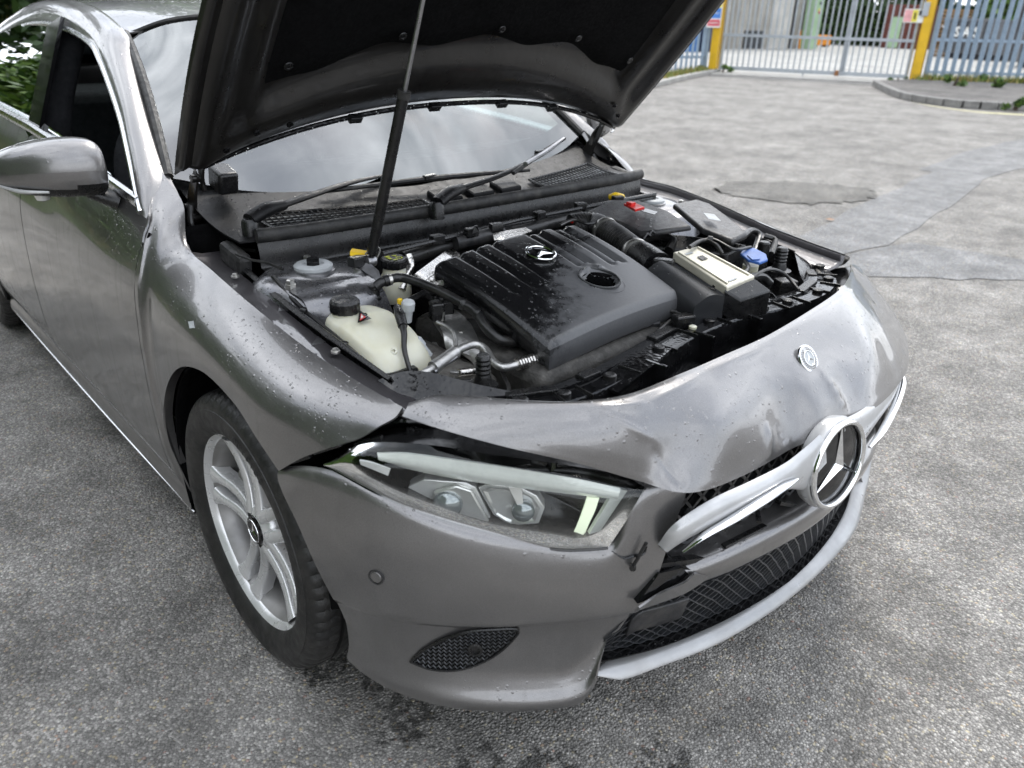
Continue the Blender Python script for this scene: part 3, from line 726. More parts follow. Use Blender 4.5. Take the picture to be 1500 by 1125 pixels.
# --- lower intake ---
def low_pt(s, t, off):
    y = -.525+1.09*s; z0 = .243+.012*abs(2*s-1); z1 = .395+.01*(1-abs(2*s-1)); e = max(0, .06-s)/.06
    z1 = z1-e*.08; u = u_at_y(-abs(y)*.97); x, yy = plan(u, -.046+.040*t+.022*max(0, abs(2*s-1)-.55)*(1-t)+off); return (x, yy if y < 0 else -yy, z0+(z1-z0)*t)
lbk = MB().grid(np.array([[low_pt(s, t, -.05) for s in np.linspace(0, 1, 30)] for t in np.linspace(0, 1, 4)]))
lgr = lbk.build('lower_grille', 'lamp_black', car); lgr['label'] = 'black honeycomb mesh in the lower bumper intake'
zig(MB(), 11, 36, low_pt, .026, .016, 1.0).build('honeycomb', 'mesh_plastic', lgr, 30)['kind'] = 'stuff'
MB().grid(np.array([[low_pt(s, t, .006) for s in np.linspace(.045, .155, 10)] for t in np.linspace(.38, .80, 4)])).build('radar_cover', 'grey_plastic', lgr, 60, solid=.012, bevel=.003)
# dark tray visible between mesh and lip
tray = MB()
tray.grid(np.array([[low_pt(s, 0, o) for s in np.linspace(0, 1, 40)] for o in (-.05, .02)])); 
tray.grid(np.array([[tuple(Vector(low_pt(s, 0, .01))+Vector((.002, 0, dz))) for s in np.linspace(.0, 1, 40)] for dz in (.0, -.012)]))
tray.build('intake_tray', 'wet_black', lgr)
for s in (.36, .44, .52, .60, .68, .76, .84, .92):
    p = Vector(low_pt(s, 0, .0)); MB().box(p+Vector((.002, 0, -.010)), (.022, .012, .004), Matrix.Rotation(.2, 3, 'Z')).build('clip_tab', 'black_plastic', lgr, 0)
# silver front lip, sprung loose on the far side
LP = [(.684, -.508, .228), (.700, -.455, .216), (.718, -.385, .211), (.762, -.195, .205), (.780, .065, .205), (.758, .35, .211), (.70, .53, .24), (.672, .62, .285)]
def strip(path, prof, n):
    C_ = catmull(path, n); G = []
    for i in range(n):
        t = C_[min(i+1, n-1)]-C_[max(i-1, 0)]; t[2] = 0; t /= np.linalg.norm(t); o = np.array([t[1], -t[0], 0])
        taper = min(1, .25+3.0*min(i, n-1-i)/n*2)
        G.append([tuple(C_[i]+o*a*taper+np.array([0, 0, b*taper])) for a, b in prof])
    return MB().grid(np.array(G).transpose(1, 0, 2))
lipm = strip(LP, [(-.045, -.010), (-.030, .012), (-.022, .015), (-.002, .007), (.012, -.006), (.014, -.012), (.008, -.018), (-.02, -.022), (-.045, -.010)], 70)
lipo = lipm.build('front_lip', 'lip_silver', car, 50); lipo['label'] = 'scuffed silver lip sprung loose along the bottom of the bumper'

# --- fog recess grille, parking sensor, tears ---
def skin(pts, off): return [onto(p, off=off) for p in pts]
FO = [(.473, -.788, .285), (.492, -.771, .318), (.519, -.747, .349), (.549, -.717, .371), (.578, -.682, .377), (.603, -.645, .371), (.588, -.657, .328), (.57, -.68, .299), (.549, -.709, .28), (.527, -.739, .272), (.5, -.766, .274)]
cen = sum((Vector(p) for p in FO), Vector())/len(FO)
fpl = MB()
def fo_pt(k, t, off): return onto(lerp(cen, FO[k % len(FO)], t), off=off)
G = np.array([[tuple(fo_pt(k, t, .0025)) for k in range(len(FO)+1)] for t in (0.02, .35, .65, 1.0)])
fpl.grid(G); fog = fpl.build('fog_grille', 'lamp_black', bumper, 60); fog['label'] = 'black mesh insert in the bumper corner'
def fog_map(s, t):
    # rows run along the insert; clipped by its outline in (s,t) below
    a = Vector((.465, -.795, .262)); b = Vector((.61, -.64, .262)); c = Vector((.465, -.795, .385)); d = Vector((.61, -.64, .385))
    return a.lerp(b, s).lerp(c.lerp(d, s), t)
poly = [(Vector(p)) for p in FO]
def inside(p):
    # test in the plane seen along the skin normal
    n = Vector((.62, -.78, 0)); ax = Vector((.78, .62, 0)); X = lambda q: (q.dot(ax), q.z)
    x, y = X(p); c = False; L = [X(q) for q in poly]; j = len(L)-1
    for i in range(len(L)):
        if (L[i][1] > y) != (L[j][1] > y) and x < (L[j][0]-L[i][0])*(y-L[i][1])/(L[j][1]-L[i][1]+1e-12)+L[i][0]: c = not c
        j = i
    return c
rb = MB(); NR, NC = 13, 22
for i in range(NR):
    run = []
    for j in range(NC*2+1):
        p = fog_map(j/(NC*2), (i+(.32 if j % 2 else -.32))/NR)
        if inside(p): run.append(p)
        else:
            if len(run) > 1: rb.tube([onto(q, off=.005) for q in run], .0016, 4)
            run = []
    if len(run) > 1: rb.tube([onto(q, off=.005) for q in run], .0016, 4)
rb.build('fog_lattice', 'mesh_plastic', fog, 30)['kind'] = 'stuff'
rim = [onto(p, off=.004) for p in FO+FO[:1]]
MB().tube(rim, .0028, 6, 60).build('fog_rim', 'black_plastic', fog)
fd = Vector((.72, -.68, .1)).normalized()
MB().lathe([(.0135, -.004), (.0135, .006), (.009, .007), (.0085, .003), (.001, .003)], onto((.554, -.703, .326), off=.004), fd, 20).build('tow_sensor', 'black_plastic', fog)
sp = onto((.446, -.833, .485), (-.45, .89, 0), off=0); sd_ = Vector((.45, -.89, 0.05)).normalized()
sp = sp-sd_*.001
MB().lathe([(.0150, -.006), (.0150, .0030), (.0135, .0036), (.0122, .0030), (.0120, .0005), (.001, .0005)], sp, sd_, 28).build('sensor_ring', 'grey_plastic', bumper)
MB().lathe([(.0108, -.004), (.0108, .0026), (.0100, .0034), (.001, .0036)], sp, sd_, 28).build('parking_sensor', 'paint', bumper)
tear = MB().tube([onto(q, off=.001) for q in ((0.7,-0.52,0.531), (0.709,-0.5,0.52), (0.72,-0.49,0.521), (0.733,-0.478,0.522), (0.732,-0.468,0.536))], [.0006, .0022, .003, .0026, .001], 6, 24)
tear.build('tear', 'wet_black', bumper)
clp = MB().tube([(0.741,-0.48,0.554), (0.736,-0.487,0.53), (0.729,-0.496,0.501)], .0032, 6, 10); clp.lathe([(.006, -.004), (.006, .004)], (0.731,-0.497,0.504), (.6, -.8, 0), 10); clp.build('broken_clip', 'black_plastic', bumper)
gash = MB().prism([(0.742,-0.486,0.425), (0.752,-0.446,0.477), (0.765,-0.395,0.471), (0.766,-0.37,0.443), (0.757,-0.407,0.432), (0.748,-0.453,0.423)], (-.03, .01, 0)); gash.build('open_gash', 'wet_black', bumper, 0)
shard = MB().slab([[(0.748,-0.491,0.426), (0.757,-0.447,0.439), (0.768,-0.393,0.441), (0.774,-0.371,0.455)], [(0.74,-0.493,0.414), (0.752,-0.43,0.407), (0.765,-0.372,0.407), (0.775,-0.314,0.42)]], 20, 4, -.004); shard.build('bumper_shard', 'paint', bumper)

# --- headlamps ---
def lamp_parts():
    top = [(0.343,-0.86,0.673), (0.426,-0.835,0.729), (0.497,-0.765,0.732), (0.565,-0.68,0.712), (0.649,-0.591,0.697), (0.702,-0.515,0.673), (0.725,-0.477,0.652)]
    bot = [(0.345,-0.859,0.669), (0.432,-0.821,0.642), (0.506,-0.748,0.587), (0.585,-0.664,0.551), (0.648,-0.603,0.544), (0.68,-0.57,0.546), (0.703,-0.535,0.547)]
    rows = []
    for t, h in ((0, -.020), (.08, -.006), (.2, .006), (.4, .013), (.65, .013), (.9, .005), (1, -.002)):
        rows.append([tuple(Vector(lerp(a, b, t))+Vector((.58, -.80, .1))*h*(.35 if k in (0, 6) else 1)) for k, (a, b) in enumerate(zip(top, bot))])
    return top, bot, rows
ltop, lbot, lrows = lamp_parts()
LG = spline_surface(lrows, 60, 30)
inn = Vector((-.70, .70, -.05)).normalized()
def bowl():
    """black housing: rim at the lens edge, floor set well back"""
    ring = [tuple(p) for p in LG[0]]+[tuple(p) for p in LG[1:, -1]]+[tuple(p) for p in LG[-1][::-1][1:]]+[tuple(p) for p in LG[::-1, 0][1:-1]]
    c = sum((Vector(p) for p in ring), Vector())/len(ring); rows = []
    for d, s in ((.002, .995), (.03, .97), (.075, .90), (.085, .6), (.085, .05)):
        rows.append([tuple(c+(Vector(p)-c)*s+inn*d) for p in ring])
    return MB().grid(np.array(rows), closeu=True)
def headlamp(mir):
    F = (lambda m: m.mirrored()) if mir else (lambda m: m)
    hl = F(bowl()).build('headlight', 'lamp_black', car, 60); hl['label'] = 'clear headlight unit with two silver projector pods' if not mir else 'headlight on the far side of the car'
    F(MB().grid(LG)).build('headlight_lens', 'lens_clear', hl, 180)
    # rim of the lens
    edge = [tuple(p) for p in LG[-1]]; F(MB().tube([tuple(Vector(p)+inn*.001) for p in edge], .0035, 6, 60)).build('lens_rim', 'gloss_black', hl)
    # light guide along the brow
    a = [(0.424,-0.805,0.71), (0.46,-0.767,0.711), (0.517,-0.698,0.697), (0.577,-0.63,0.683), (0.639,-0.563,0.668), (0.686,-0.497,0.644)]
    b = [(0.421,-0.792,0.691), (0.446,-0.754,0.671), (0.505,-0.688,0.652), (0.57,-0.622,0.642), (0.636,-0.557,0.635), (0.682,-0.494,0.622)]
    F(MB().slab([a, [tuple((Vector(p)+Vector(q))/2+Vector((.004, -.006, 0))) for p, q in zip(a, b)], b], 50, 8, -.004)).build('light_guide', 'guide', hl, 60)
    # hooked daytime strip at the inner end
    F(MB().slab([[(0.675,-0.492,0.635), (0.667,-0.51,0.598), (0.656,-0.533,0.545)], [(0.684,-0.471,0.626), (0.678,-0.486,0.589), (0.664,-0.509,0.54)]], 14, 5, -.008)).build('daytime_strip', 'guide', hl, 60)
    F(MB().slab([[(0.645,-0.531,0.619), (0.642,-0.539,0.587), (0.632,-0.549,0.538)], [(0.66,-0.517,0.618), (0.658,-0.525,0.59), (0.65,-0.543,0.543)]], 14, 5, -.008)).build('daytime_strip', 'guide_bright', hl, 60)
    # pod one: swept silver hood with a round lens
    o1 = [(0.42,-0.756,0.617), (0.452,-0.735,0.642), (0.501,-0.682,0.639), (0.511,-0.668,0.628), (0.517,-0.652,0.586), (0.528,-0.639,0.543), (0.486,-0.679,0.536), (0.452,-0.712,0.55), (0.433,-0.735,0.575)]
    F(MB().prism(o1, inn*.03)).build('lamp_pod', 'lamp_silver', hl, 30, bevel=.002)
    c1 = Vector((0.489,-0.713,0.6)); F(MB().lathe([(.026, -.01), (.026, -.002), (.022, .004), (.012, .009), (.001, .011)], c1, -inn, 28)).build('projector_lens', 'proj_lens', hl, 60)
    ins = [(0.47,-0.729,0.622), (0.498,-0.7,0.638), (0.513,-0.679,0.627), (0.524,-0.663,0.585), (0.531,-0.652,0.556), (0.497,-0.686,0.553), (0.471,-0.713,0.568)]
    F(MB().prism(ins, inn*.012)).build('pod_reflector', 'reflector', hl, 20, bevel=.003)
    # pod two: faceted bowl
    o2 = [(0.511,-0.663,0.626), (0.523,-0.655,0.636), (0.565,-0.614,0.634), (0.584,-0.593,0.617), (0.594,-0.581,0.592), (0.586,-0.586,0.557), (0.549,-0.619,0.546), (0.525,-0.64,0.567)]
    F(MB().prism(o2, inn*.03)).build('lamp_pod', 'lamp_silver', hl, 30, bevel=.002)
    c2 = sum((Vector(p) for p in o2), Vector())/8-inn*.003
    pts = [Vector(p).lerp(c2, .15)-inn*.003 for p in o2]; fm_ = MB()
    fm_.add(pts+[c2+inn*.022], [(i, (i+1) % 8, 8) for i in range(8)]); F(fm_).build('pod_reflector', 'reflector', hl, 0)
    c3 = Vector((0.575,-0.615,0.588)); F(MB().lathe([(.020, -.008), (.020, 0), (.016, .005), (.001, .008)], c3, -inn, 24)).build('projector_lens', 'proj_lens', hl, 60)
    F(MB().prism([(0.554,-0.633,0.637), (0.571,-0.616,0.637), (0.578,-0.616,0.593), (0.57,-0.623,0.6)], inn*.006)).build('pod_fin', 'lamp_silver', hl, 0, bevel=.001)
    # side reflector with ribs, lower print block
    F(MB().slab([[(0.399,-0.824,0.692), (0.414,-0.81,0.689), (0.431,-0.786,0.675)], [(0.397,-0.821,0.682), (0.41,-0.805,0.672), (0.425,-0.787,0.66)]], 10, 3, -.003)).build('side_reflector', 'side_white', hl, 60)
    rbm = MB()
    for k in range(26):
        f = k/25; rbm.bar((0.356,-0.835,0.677) if k == 0 else tuple(Vector((0.36,-0.837,0.681)).lerp(Vector((0.445,-0.759,0.644)), f)), tuple(Vector((0.354,-0.832,0.664)).lerp(Vector((0.435,-0.758,0.625)), f)), .0016, .003)
    F(rbm).build('reflector_rib', 'lamp_black', hl, 0)['kind'] = 'stuff'
    F(MB().prism([(0.566,-0.657,0.557), (0.609,-0.616,0.559), (0.619,-0.607,0.549), (0.579,-0.645,0.543)], inn*.004)).build('reflector_block', 'lamp_silver', hl, 0, bevel=.001)
    return hl
simple('guide', (.74, .77, .73), .16, 0.1, .08, 20, 0.0003, 160, coat=.6)
m, nt, p = newmat('guide_bright'); p.inputs['Base Color'].default_value = (.80, .84, .70, 1); p.inputs['Roughness'].default_value = .15; p.inputs['Emission Color'].default_value = (.86, 1.0, .72, 1); p.inputs['Emission Strength'].default_value = .25
simple('side_white', (.80, .80, .80), .3, 0, .05)
simple('proj_lens', (.30, .33, .34), .05, 0.55, .1, 5, coat=1.0)
headR = headlamp(False); headL = headlamp(True)
# dark structure seen in the gap above each lamp
def lampback():
    up = [(0.296,-0.8,0.667), (0.373,-0.72,0.716), (0.458,-0.62,0.688), (0.54,-0.53,0.663), (0.617,-0.43,0.621), (0.726,-0.4,0.619)]
    lo = [(0.235,-0.8,0.614), (0.318,-0.73,0.637), (0.451,-0.63,0.649), (0.552,-0.54,0.637), (0.628,-0.44,0.606), (0.698,-0.42,0.608)]
    b = [tuple(Vector(p)+Vector((-.02, .03, -.10))) for p in lo]; u2 = [tuple(Vector(p)+Vector((-.06, .06, .06))) for p in up]
    return MB().surf([u2, up, lo, b], 40, 16)
lb = lampback(); lo_ = lb.build('lamp_carrier', 'wet_black', car, 50); lb.mirrored().build('lamp_carrier', 'wet_black', car, 50)
for (a, b, r) in (((0.409,-0.73,0.721), (0.445,-0.7,0.71), .008), ((0.448,-0.68,0.704), (0.473,-0.67,0.692), .012), ((0.379,-0.82,0.711), (0.417,-0.79,0.73), .006), ((0.309,-0.86,0.676), (0.369,-0.84,0.712), .005), ((0.519,-0.64,0.701), (0.574,-0.58,0.686), .006), ((0.257,-0.875,0.641), (0.295,-0.86,0.664), .006)):
    MB().bar(a, b, r*1.5, r).build('lamp_bracket', 'black_plastic', lo_, 0, bevel=.001)

# =====================================================================
#  wheels
# =====================================================================
simple('barrel_alloy', (.26, .255, .25), .45, .5, .25, 8, dust=.4)
def make_wheel():
    ax = Vector((0, -1, 0)); O = Vector((-.030, -.788, .3235))
    def L(prof, seg, **k): return MB().lathe(prof, O, ax, seg, **k)
    barrel = L([(.208, -.085), (.204, -.04), (.201, .02), (.208, .055), (.217, .066), (.2195, .071), (.2265, .079), (.2290, .0770), (.2285, .068)], 96, cap=False)
    w = barrel.build('wheel', 'barrel_alloy', car, 60)
    L([(.2135, .060), (.2165, .0665), (.2192, .0712), (.2265, .0795), (.2293, .0778), (.2289, .068)], 96, cap=False).build('rim_lip', 'alloy', w, 60)
    prof = [(.220, .066), (.227, .0795), (.236, .0890), (.252, .0955), (.270, .0975), (.287, .0965), (.288, .0945), (.298, .0925), (.307, .087), (.3135, .080), (.3180, .070), (.3205, .060)]
    mid = [(.3215, .047), (.3215, .040), (.3140, .039), (.3140, .031), (.3220, .030), (.3225, .006), (.3150, .005), (.3150, -.005), (.3225, -.006), (.3220, -.030), (.3140, -.031), (.3140, -.039), (.3215, -.040), (.3215, -.047)]
    full = prof+mid+[(r, -h) for r, h in prof[::-1]]
    tmb = L(full, 272, cap=False)
    for i, q in enumerate(tmb.v):     # shoulder sipes
        dx, dz, h = q[0]-O.x, q[2]-O.z, -(q[1]-O.y); r = math.hypot(dx, dz)
        if r > .304 and abs(h) > .045:
            ph = (math.atan2(dz, dx)*68/(2*math.pi)+abs(h)*8+(.5 if h < 0 else 0)) % 1
            if ph < .24: k = 1-.0045/r; tmb.v[i] = (O.x+dx*k, q[1], O.z+dz*k)
    ty = tmb.build('tyre', 'tyre_rubber', w, 30)
    # raised sidewall lettering
    wd = 'OUTSIDE'; tm = MB()
    for i, chx in enumerate(wd):
        a = rad(78-i*4.0); e = Vector((math.cos(a), 0, math.sin(a))); t_ = Vector((math.sin(a), 0, -math.cos(a)))
        tm.join(text_mb(chx, .020, basis(O+e*.270+ax*.1008, t_, e), .0006, True))
    tm.build('sidewall_lettering', 'hose_rubber', w, 0)
    tl = MB()
    for k in range(3):
        G = []
        for a in np.linspace(rad(228+k*.0), rad(300), 30): pass
    # five pairs of swept spokes
    sp = None
    def spoke(b, sgn):
        # runs beside the pair's centre line, nearly parallel to it, flaring into the rim
        ur = Vector((math.cos(b), 0, math.sin(b))); ut = Vector((-math.sin(b), 0, math.cos(b))); rows = []
        for t in np.linspace(0, 1, 10):
            r = .036+(.211-.036)*t; o = sgn*(.0225+.009*t)
            if t == 1: r -= .002
            c = ur*r+ut*o; wd_ = .0128+.003*(1-t)**2+.012*max(0, t-.72)/.28*max(0, t-.72)/.28; fz = .060-.010*math.sin(math.pi*min(1, t*1.02))+.010*t**2; bz = fz-.040
            rows.append([tuple(O+c+ut*s_*wd_+ax*z) for s_, z in ((-.70, bz), (-1.0, fz-.012), (-.92, fz-.0035), (-.45, fz), (0, fz+.0006), (.45, fz), (.92, fz-.0035), (1.0, fz-.012), (.70, bz))])
        return MB().surf(np.array(rows), 17, 22, flip=True)
    for k in range(5):
        b = rad(90+14+72*k)
        for sgn in (-1, 1): spoke(b, sgn).build('spoke', 'alloy', w, 50)
    hub = L([(.060, .0), (.060, .034), (.055, .046), (.048, .054), (.036, .058), (.034, .060)], 48); hub.build('hub', 'alloy', w, 40)
    for k in range(5):
        a = rad(90+14+36+72*k); c = O+Vector((math.cos(a)*.056, 0, math.sin(a)*.056))
        MB().lathe([(.0105, .030), (.0105, .0475), (.0085, .0505), (.0045, .0505), (.004, .046)], c, ax, 6).build('wheel_bolt', 'bolt_steel', w, 20)
        MB().lathe([(.015, .03), (.0155, .0455), (.0125, .0462), (.0122, .034)], c, ax, 20, cap=False).build('bolt_well', 'alloy', w, 40)
    cap = L([(.034, .058), (.034, .064), (.031, .0665), (.027, .0668)], 40); cp_ = cap.build('centre_cap', 'gloss_black', w, 40)
    M = basis(O+ax*.0672, (1, 0, 0), (0, 0, 1))
    ring_mb(M, .0265, .0014, 36, 8).build('cap_ring', 'chrome', w); star_mb(M, .025, .0045, .0025).build('cap_star', 'chrome', w, 0)
    L([(.155, .0), (.155, .010), (.060, .010), (.060, .014)], 64).build('brake_disc', 'disc_metal', w, 40)
    a = rad(150); MB().box(O+Vector((math.cos(a)*.135, .01, math.sin(a)*.135)), (.07, .07, .15), Matrix.Rotation(-a, 3, 'Y')).build('brake_caliper', 'cast_alloy', w, 40, bevel=.012)
    L([(.2035, .004), (.150, -.004)], 48, cap=False).build('spoke_gap_shade', 'felt', w)  # black ring added behind the spokes, its colour stands for shade in the gaps
    return w
wh = make_wheel()
def put(o, M):
    """bake a placed copy of the wheel as its own objects"""
    c = copytree(o, car); c.matrix_local = M; return c
put(wh, Matrix.Translation((-.06, 0, 0)) @ Matrix.Rotation(math.pi, 4, 'Z'))
put(wh, Matrix.Translation((-2.70, 0, 0)))
put(wh, Matrix.Translation((-2.76, 0, 0)) @ Matrix.Rotation(math.pi, 4, 'Z'))
# arch liners
def liner(cx):
    G = []
    for th in np.linspace(4 if cx > -1 else -18, 198, 34):
        t = rad(th); G.append([(cx+r*math.cos(t), y, WZ+r*math.sin(t)) for r, y in ((.372, -.872), (.392, -.84), (.40, -.70), (.39, -.58), (.05, -.575))])
    return MB().grid(np.array(G))
for cx in (AX, -2.729):
    l = liner(cx); l.build('arch_liner', 'felt', car, 50, solid=.002); l.mirrored().build('arch_liner', 'felt', car, 50, solid=.002)

# =====================================================================
#  raised bonnet, hinges, gas strut, cowl, wipers
# =====================================================================
BA = rad(48); BD = Vector((math.cos(BA), 0, math.sin(BA))); BN = Vector((-math.sin(BA), 0, math.cos(BA))); BO = Vector((-.482, 0, 1.034))
def bpt(s, y, n=0.0): return tuple(BO+BD*s+BN*n+Vector((0, y, 0)))
def rear_s(f): return .128*(1-abs(f)**2.2)-.012*max(0, abs(f)-.9)*10*.4
def front_s(f): return 1.19-.20*abs(f)**2.4
def halfw(t): return .752+.018*math.sin(math.pi*min(1, t*1.1))-.045*t**3
def bon_surface(n0, ins=0.0, t0=0.0, t1=1.0, nu=17, nv=13, fy=1.0, crown=1.0):
    G = []
    for t in np.linspace(t0, t1, nv):
        r = []
        for k in range(nu):
            f = (-1+2*k/(nu-1))*fy
            s = rear_s(f)+(front_s(f)-rear_s(f))*t; y = f*(halfw(t)-ins)
            cr = (.050*(1-abs(f)**2.6)-.014)*crown-.018*max(0, abs(f)-.85)/.15-.03*max(0, t-.8)/.2*t
            r.append(bpt(s, y, n0+cr))
        G.append(r)
    return G
sk = MB().slab(bon_surface(.012), 80, 60, .003, flip=False)
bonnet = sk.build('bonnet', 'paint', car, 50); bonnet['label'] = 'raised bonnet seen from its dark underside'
# pressed inner frame, dark brown-black paint with rain drops
IF = spline_surface(bon_surface(-.006, .014, .012, .985), 110, 90)
f_ = np.linspace(-1, 1, 110)[None, :]; t_ = np.linspace(0, 1, 90)[:, None]
def sm(a, b, x): q = np.clip((x-a)/(b-a), 0, 1); return q*q*(3-2*q)
# hollow field in the middle, raised beam along the rear, rolled hem at the sides
fieldm = sm(.13, .20, t_+.05*f_**2)*(1-sm(.90, .95, t_))*(1-sm(.76, .84, np.abs(f_)))
beam = np.exp(-((t_-.085-.0*f_)/.045)**2)*(1-sm(.86, .95, np.abs(f_)))
hem = sm(.955, .985, np.abs(f_))
off = -.030*(1-fieldm)-.016*beam+.026*hem+.022*(1-sm(0, .03, t_))
rib = np.exp(-((np.abs(f_)-.885)/.03)**2)*.010*sm(.05, .15, t_)
IF = IF+np.array(BN)[None, None]*(off+rib)[..., None]
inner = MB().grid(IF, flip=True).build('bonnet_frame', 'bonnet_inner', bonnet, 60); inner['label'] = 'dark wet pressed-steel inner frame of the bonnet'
# closing hem between skin and frame
SG = spline_surface(bon_surface(.012), 110, 90); hm = MB()
for A, B in ((SG[0], IF[0]), (SG[-1], IF[-1]), (SG[:, 0], IF[:, 0]), (SG[:, -1], IF[:, -1])): hm.grid(np.stack([A, B]))
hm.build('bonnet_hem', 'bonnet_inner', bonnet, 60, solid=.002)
# acoustic felt pad
pad = []
for t in np.linspace(0, 1, 10):
    r = []
    for k in range(17):
        f = -1+2*k/16; ff = f*(.80-.05*t); tt = .205+(.90-.205)*t
        tt += .018*math.cos(f*math.pi*4)*(1-t)*.8 - .035*abs(f)**3*(1-t)
        s = rear_s(ff)+(front_s(ff)-rear_s(ff))*tt; y = ff*(halfw(tt)); r.append(bpt(s, y, -.012+.050*(1-abs(ff)**2.6)-.014))
    pad.append(r)
PG = spline_surface(pad, 60, 40)
e = np.minimum(np.minimum(np.arange(60)[None, :], 59-np.arange(60)[None, :])/3, np.minimum(np.arange(40)[:, None], 39-np.arange(40)[:, None])/2.5); e = np.clip(e, 0, 1)
PG = PG-np.array(BN)[None, None]*(.010*e+.006*np.sin(np.arange(60)/59*math.pi*5)[None, :]**2*e)[..., None]
MB().grid(PG, flip=True).build('insulation_pad', 'felt', bonnet, 60)
for (f, t) in ((-.72, .235), (-.36, .245), (.02, .25), (.40, .245), (.74, .235), (-.74, .55), (.74, .55)):
    s = rear_s(f)+(front_s(f)-rear_s(f))*t; MB().lathe([(.011, 0), (.010, .002), (.005, .003), (.004, .002)], bpt(s, f*halfw(t), -.030+.05*(1-abs(f)**2.6)-.014), -BN, 18).build('pad_clip', 'black_plastic', bonnet)
# rear edge rubber seal with clips
MB().tube([bpt(rear_s(f)+.012, f*halfw(0), -.030+.05*(1-abs(f)**2.6)-.014) for f in np.linspace(-.93, .93, 21)], .0065, 8, 70).build('bonnet_seal', 'wet_black', bonnet)
for f in (-.42, -.10, .22, .50):
    MB().box(bpt(rear_s(f)+.012, f*halfw(0), -.036+.05*(1-abs(f)**2.6)-.014), (.018, .035, .018), Matrix.Rotation(-BA, 3, 'Y')).build('seal_clip', 'black_plastic', bonnet, 0, bevel=.002)
# small pressed holes and bolts by the hinge
for (f, s) in ((-.88, .10), (-.80, .15), (-.70, .17), (.88, .10), (.80, .15)):
    MB().lathe([(.008, .0), (.008, .003), (.005, .004), (.0045, .001)], bpt(s, f*.752, -.050), -BN, 16).build('frame_plug', 'wet_black', bonnet)
# jagged water beads hanging on the seal edge
bd = MB()
for k in range(60):
    f = R_.uniform(-.9, .9); bd.lathe([(.0002, 0), (.0010, .0008), (.0012, .002), (.0006, .003)], bpt(rear_s(f)+R_.uniform(.0, .03), f*halfw(0), -.036+.05*(1-abs(f)**2.6)-.014), (0, 0, -1), 6)
bd.build('water_bead', 'reflector', bonnet)['kind'] = 'stuff'
# hinges
def hinge():
    h = MB()
    h.prism([(-.60, -.700, .885), (-.53, -.700, .885), (-.505, -.700, .955), (-.475, -.700, 1.005), (-.490, -.700, 1.020), (-.535, -.700, .975)], (0, .006, 0))
    h.prism([(-.500, -.690, .99), (-.478, -.690, .985), (-.452, -.690, 1.045), (-.43, -.690, 1.085), (-.452, -.690, 1.098), (-.478, -.690, 1.04)], (0, .006, 0))
    h.bar((-.455, -.693, 1.07), (-.40, -.655, 1.11), .012, .008); h.box((-.425, -.66, 1.075), (.05, .06, .006), Matrix.Rotation(-BA, 3, 'Y'))
    for p in ((-.488, -.70, 1.0), (-.445, -.69, 1.075), (-.56, -.70, .92), (-.525, -.70, .90)): h.lathe([(.010, -.010), (.010, .012), (.006, .014)], p, (0, 1, 0), 14)
    h.tube([(-.48, -.688, 1.03), (-.50, -.68, 1.0), (-.505, -.675, .965)], .006, 8, 12)
    return h
hm_ = hinge(); hm_.build('hinge', 'bonnet_inner', car, 40, bevel=.001); hm_.mirrored().build('hinge', 'bonnet_inner', car, 40, bevel=.001)
MB().box((-.52, -.62, .985), (.07, .05, .055), Matrix.Rotation(.25, 3, 'Y')).build('hinge_cover', 'black_plastic', car, 40, bevel=.008)
# torn tape / wiring by the near hinge
for k, pts in enumerate([[(-.57, -.70, .89), (-.54, -.69, .86), (-.50, -.705, .83), (-.46, -.70, .80)], [(-.56, -.68, .87), (-.50, -.66, .86), (-.42, -.66, .845), (-.33, -.64, .85)], [(-.52, -.71, .93), (-.50, -.72, .89), (-.505, -.70, .85), (-.48, -.71, .82)], [(-.58, -.66, .91), (-.50, -.64, .895), (-.44, -.63, .88), (-.38, -.64, .86)]]):
    m_ = MB().tube(pts, (.005, .004, .007, .005)[k], 8, 24); m_.build('wiring_loom', 'hose_rubber', car); m_.mirrored().build('wiring_loom', 'hose_rubber', car)
MB().box((-.575, -.733, .955), (.04, .012, .016), Matrix.Rotation(.7, 3, 'Y')).build('yellow_marker', 'yellow_clip', car, 0, bevel=.002)
# gas strut
G0 = Vector((-.062, -.500, .865)); G1 = Vector((.205, -.425, 1.745))
gm1 = G0.lerp(G1, .405)
gs_ = MB().tube([G0+(G1-G0)*.02, gm1], .0115, 16).build('gas_strut', 'black_plastic', car, 40)
MB().tube([gm1-(G1-G0)*.012, gm1+(G1-G0)*.004], .0135, 16).build('strut_collar', 'rubber', gs_); MB().tube([gm1, G1], .0048, 12).build('strut_rod', 'steel', gs_)
MB().lathe([(.004, -.014), (.013, -.010), (.015, 0), (.013, .010), (.004, .014)], G0, (0, 1, 0), 16).build('strut_ball', 'steel', gs_)
# ---- cowl ----
def cw_(y, t):
    """t=0 at the seal, 1 at the glass"""
    a = abs(y); xs = -.262+.015*(1-(a/.66)**2)-.03*(a > .6)*(a-.6)*5; xg = np.interp(a, [0, .3, .55, .70], [-.445, -.475, -.54, -.60])
    z = .893+(.926+.03*(a/.7)**2-.893)*t-.020*math.sin(math.pi*t)
    return (xs+(xg-xs)*t, y, z)
cg = [[cw_(y, t) for y in np.linspace(-.70, .70, 17)] for t in np.linspace(0, 1, 7)]
cowl = MB().slab(cg, 60, 16, -.004).build('cowl', 'cowl_plastic', car, 50)
sealp = [cw_(y, 0) for y in np.linspace(-.665, .665, 15)]
MB().tube([(x+.006, y, z+.010) for x, y, z in sealp], .014, 12, 80, flat=1.2).build('cowl_seal', 'rubber', cowl)
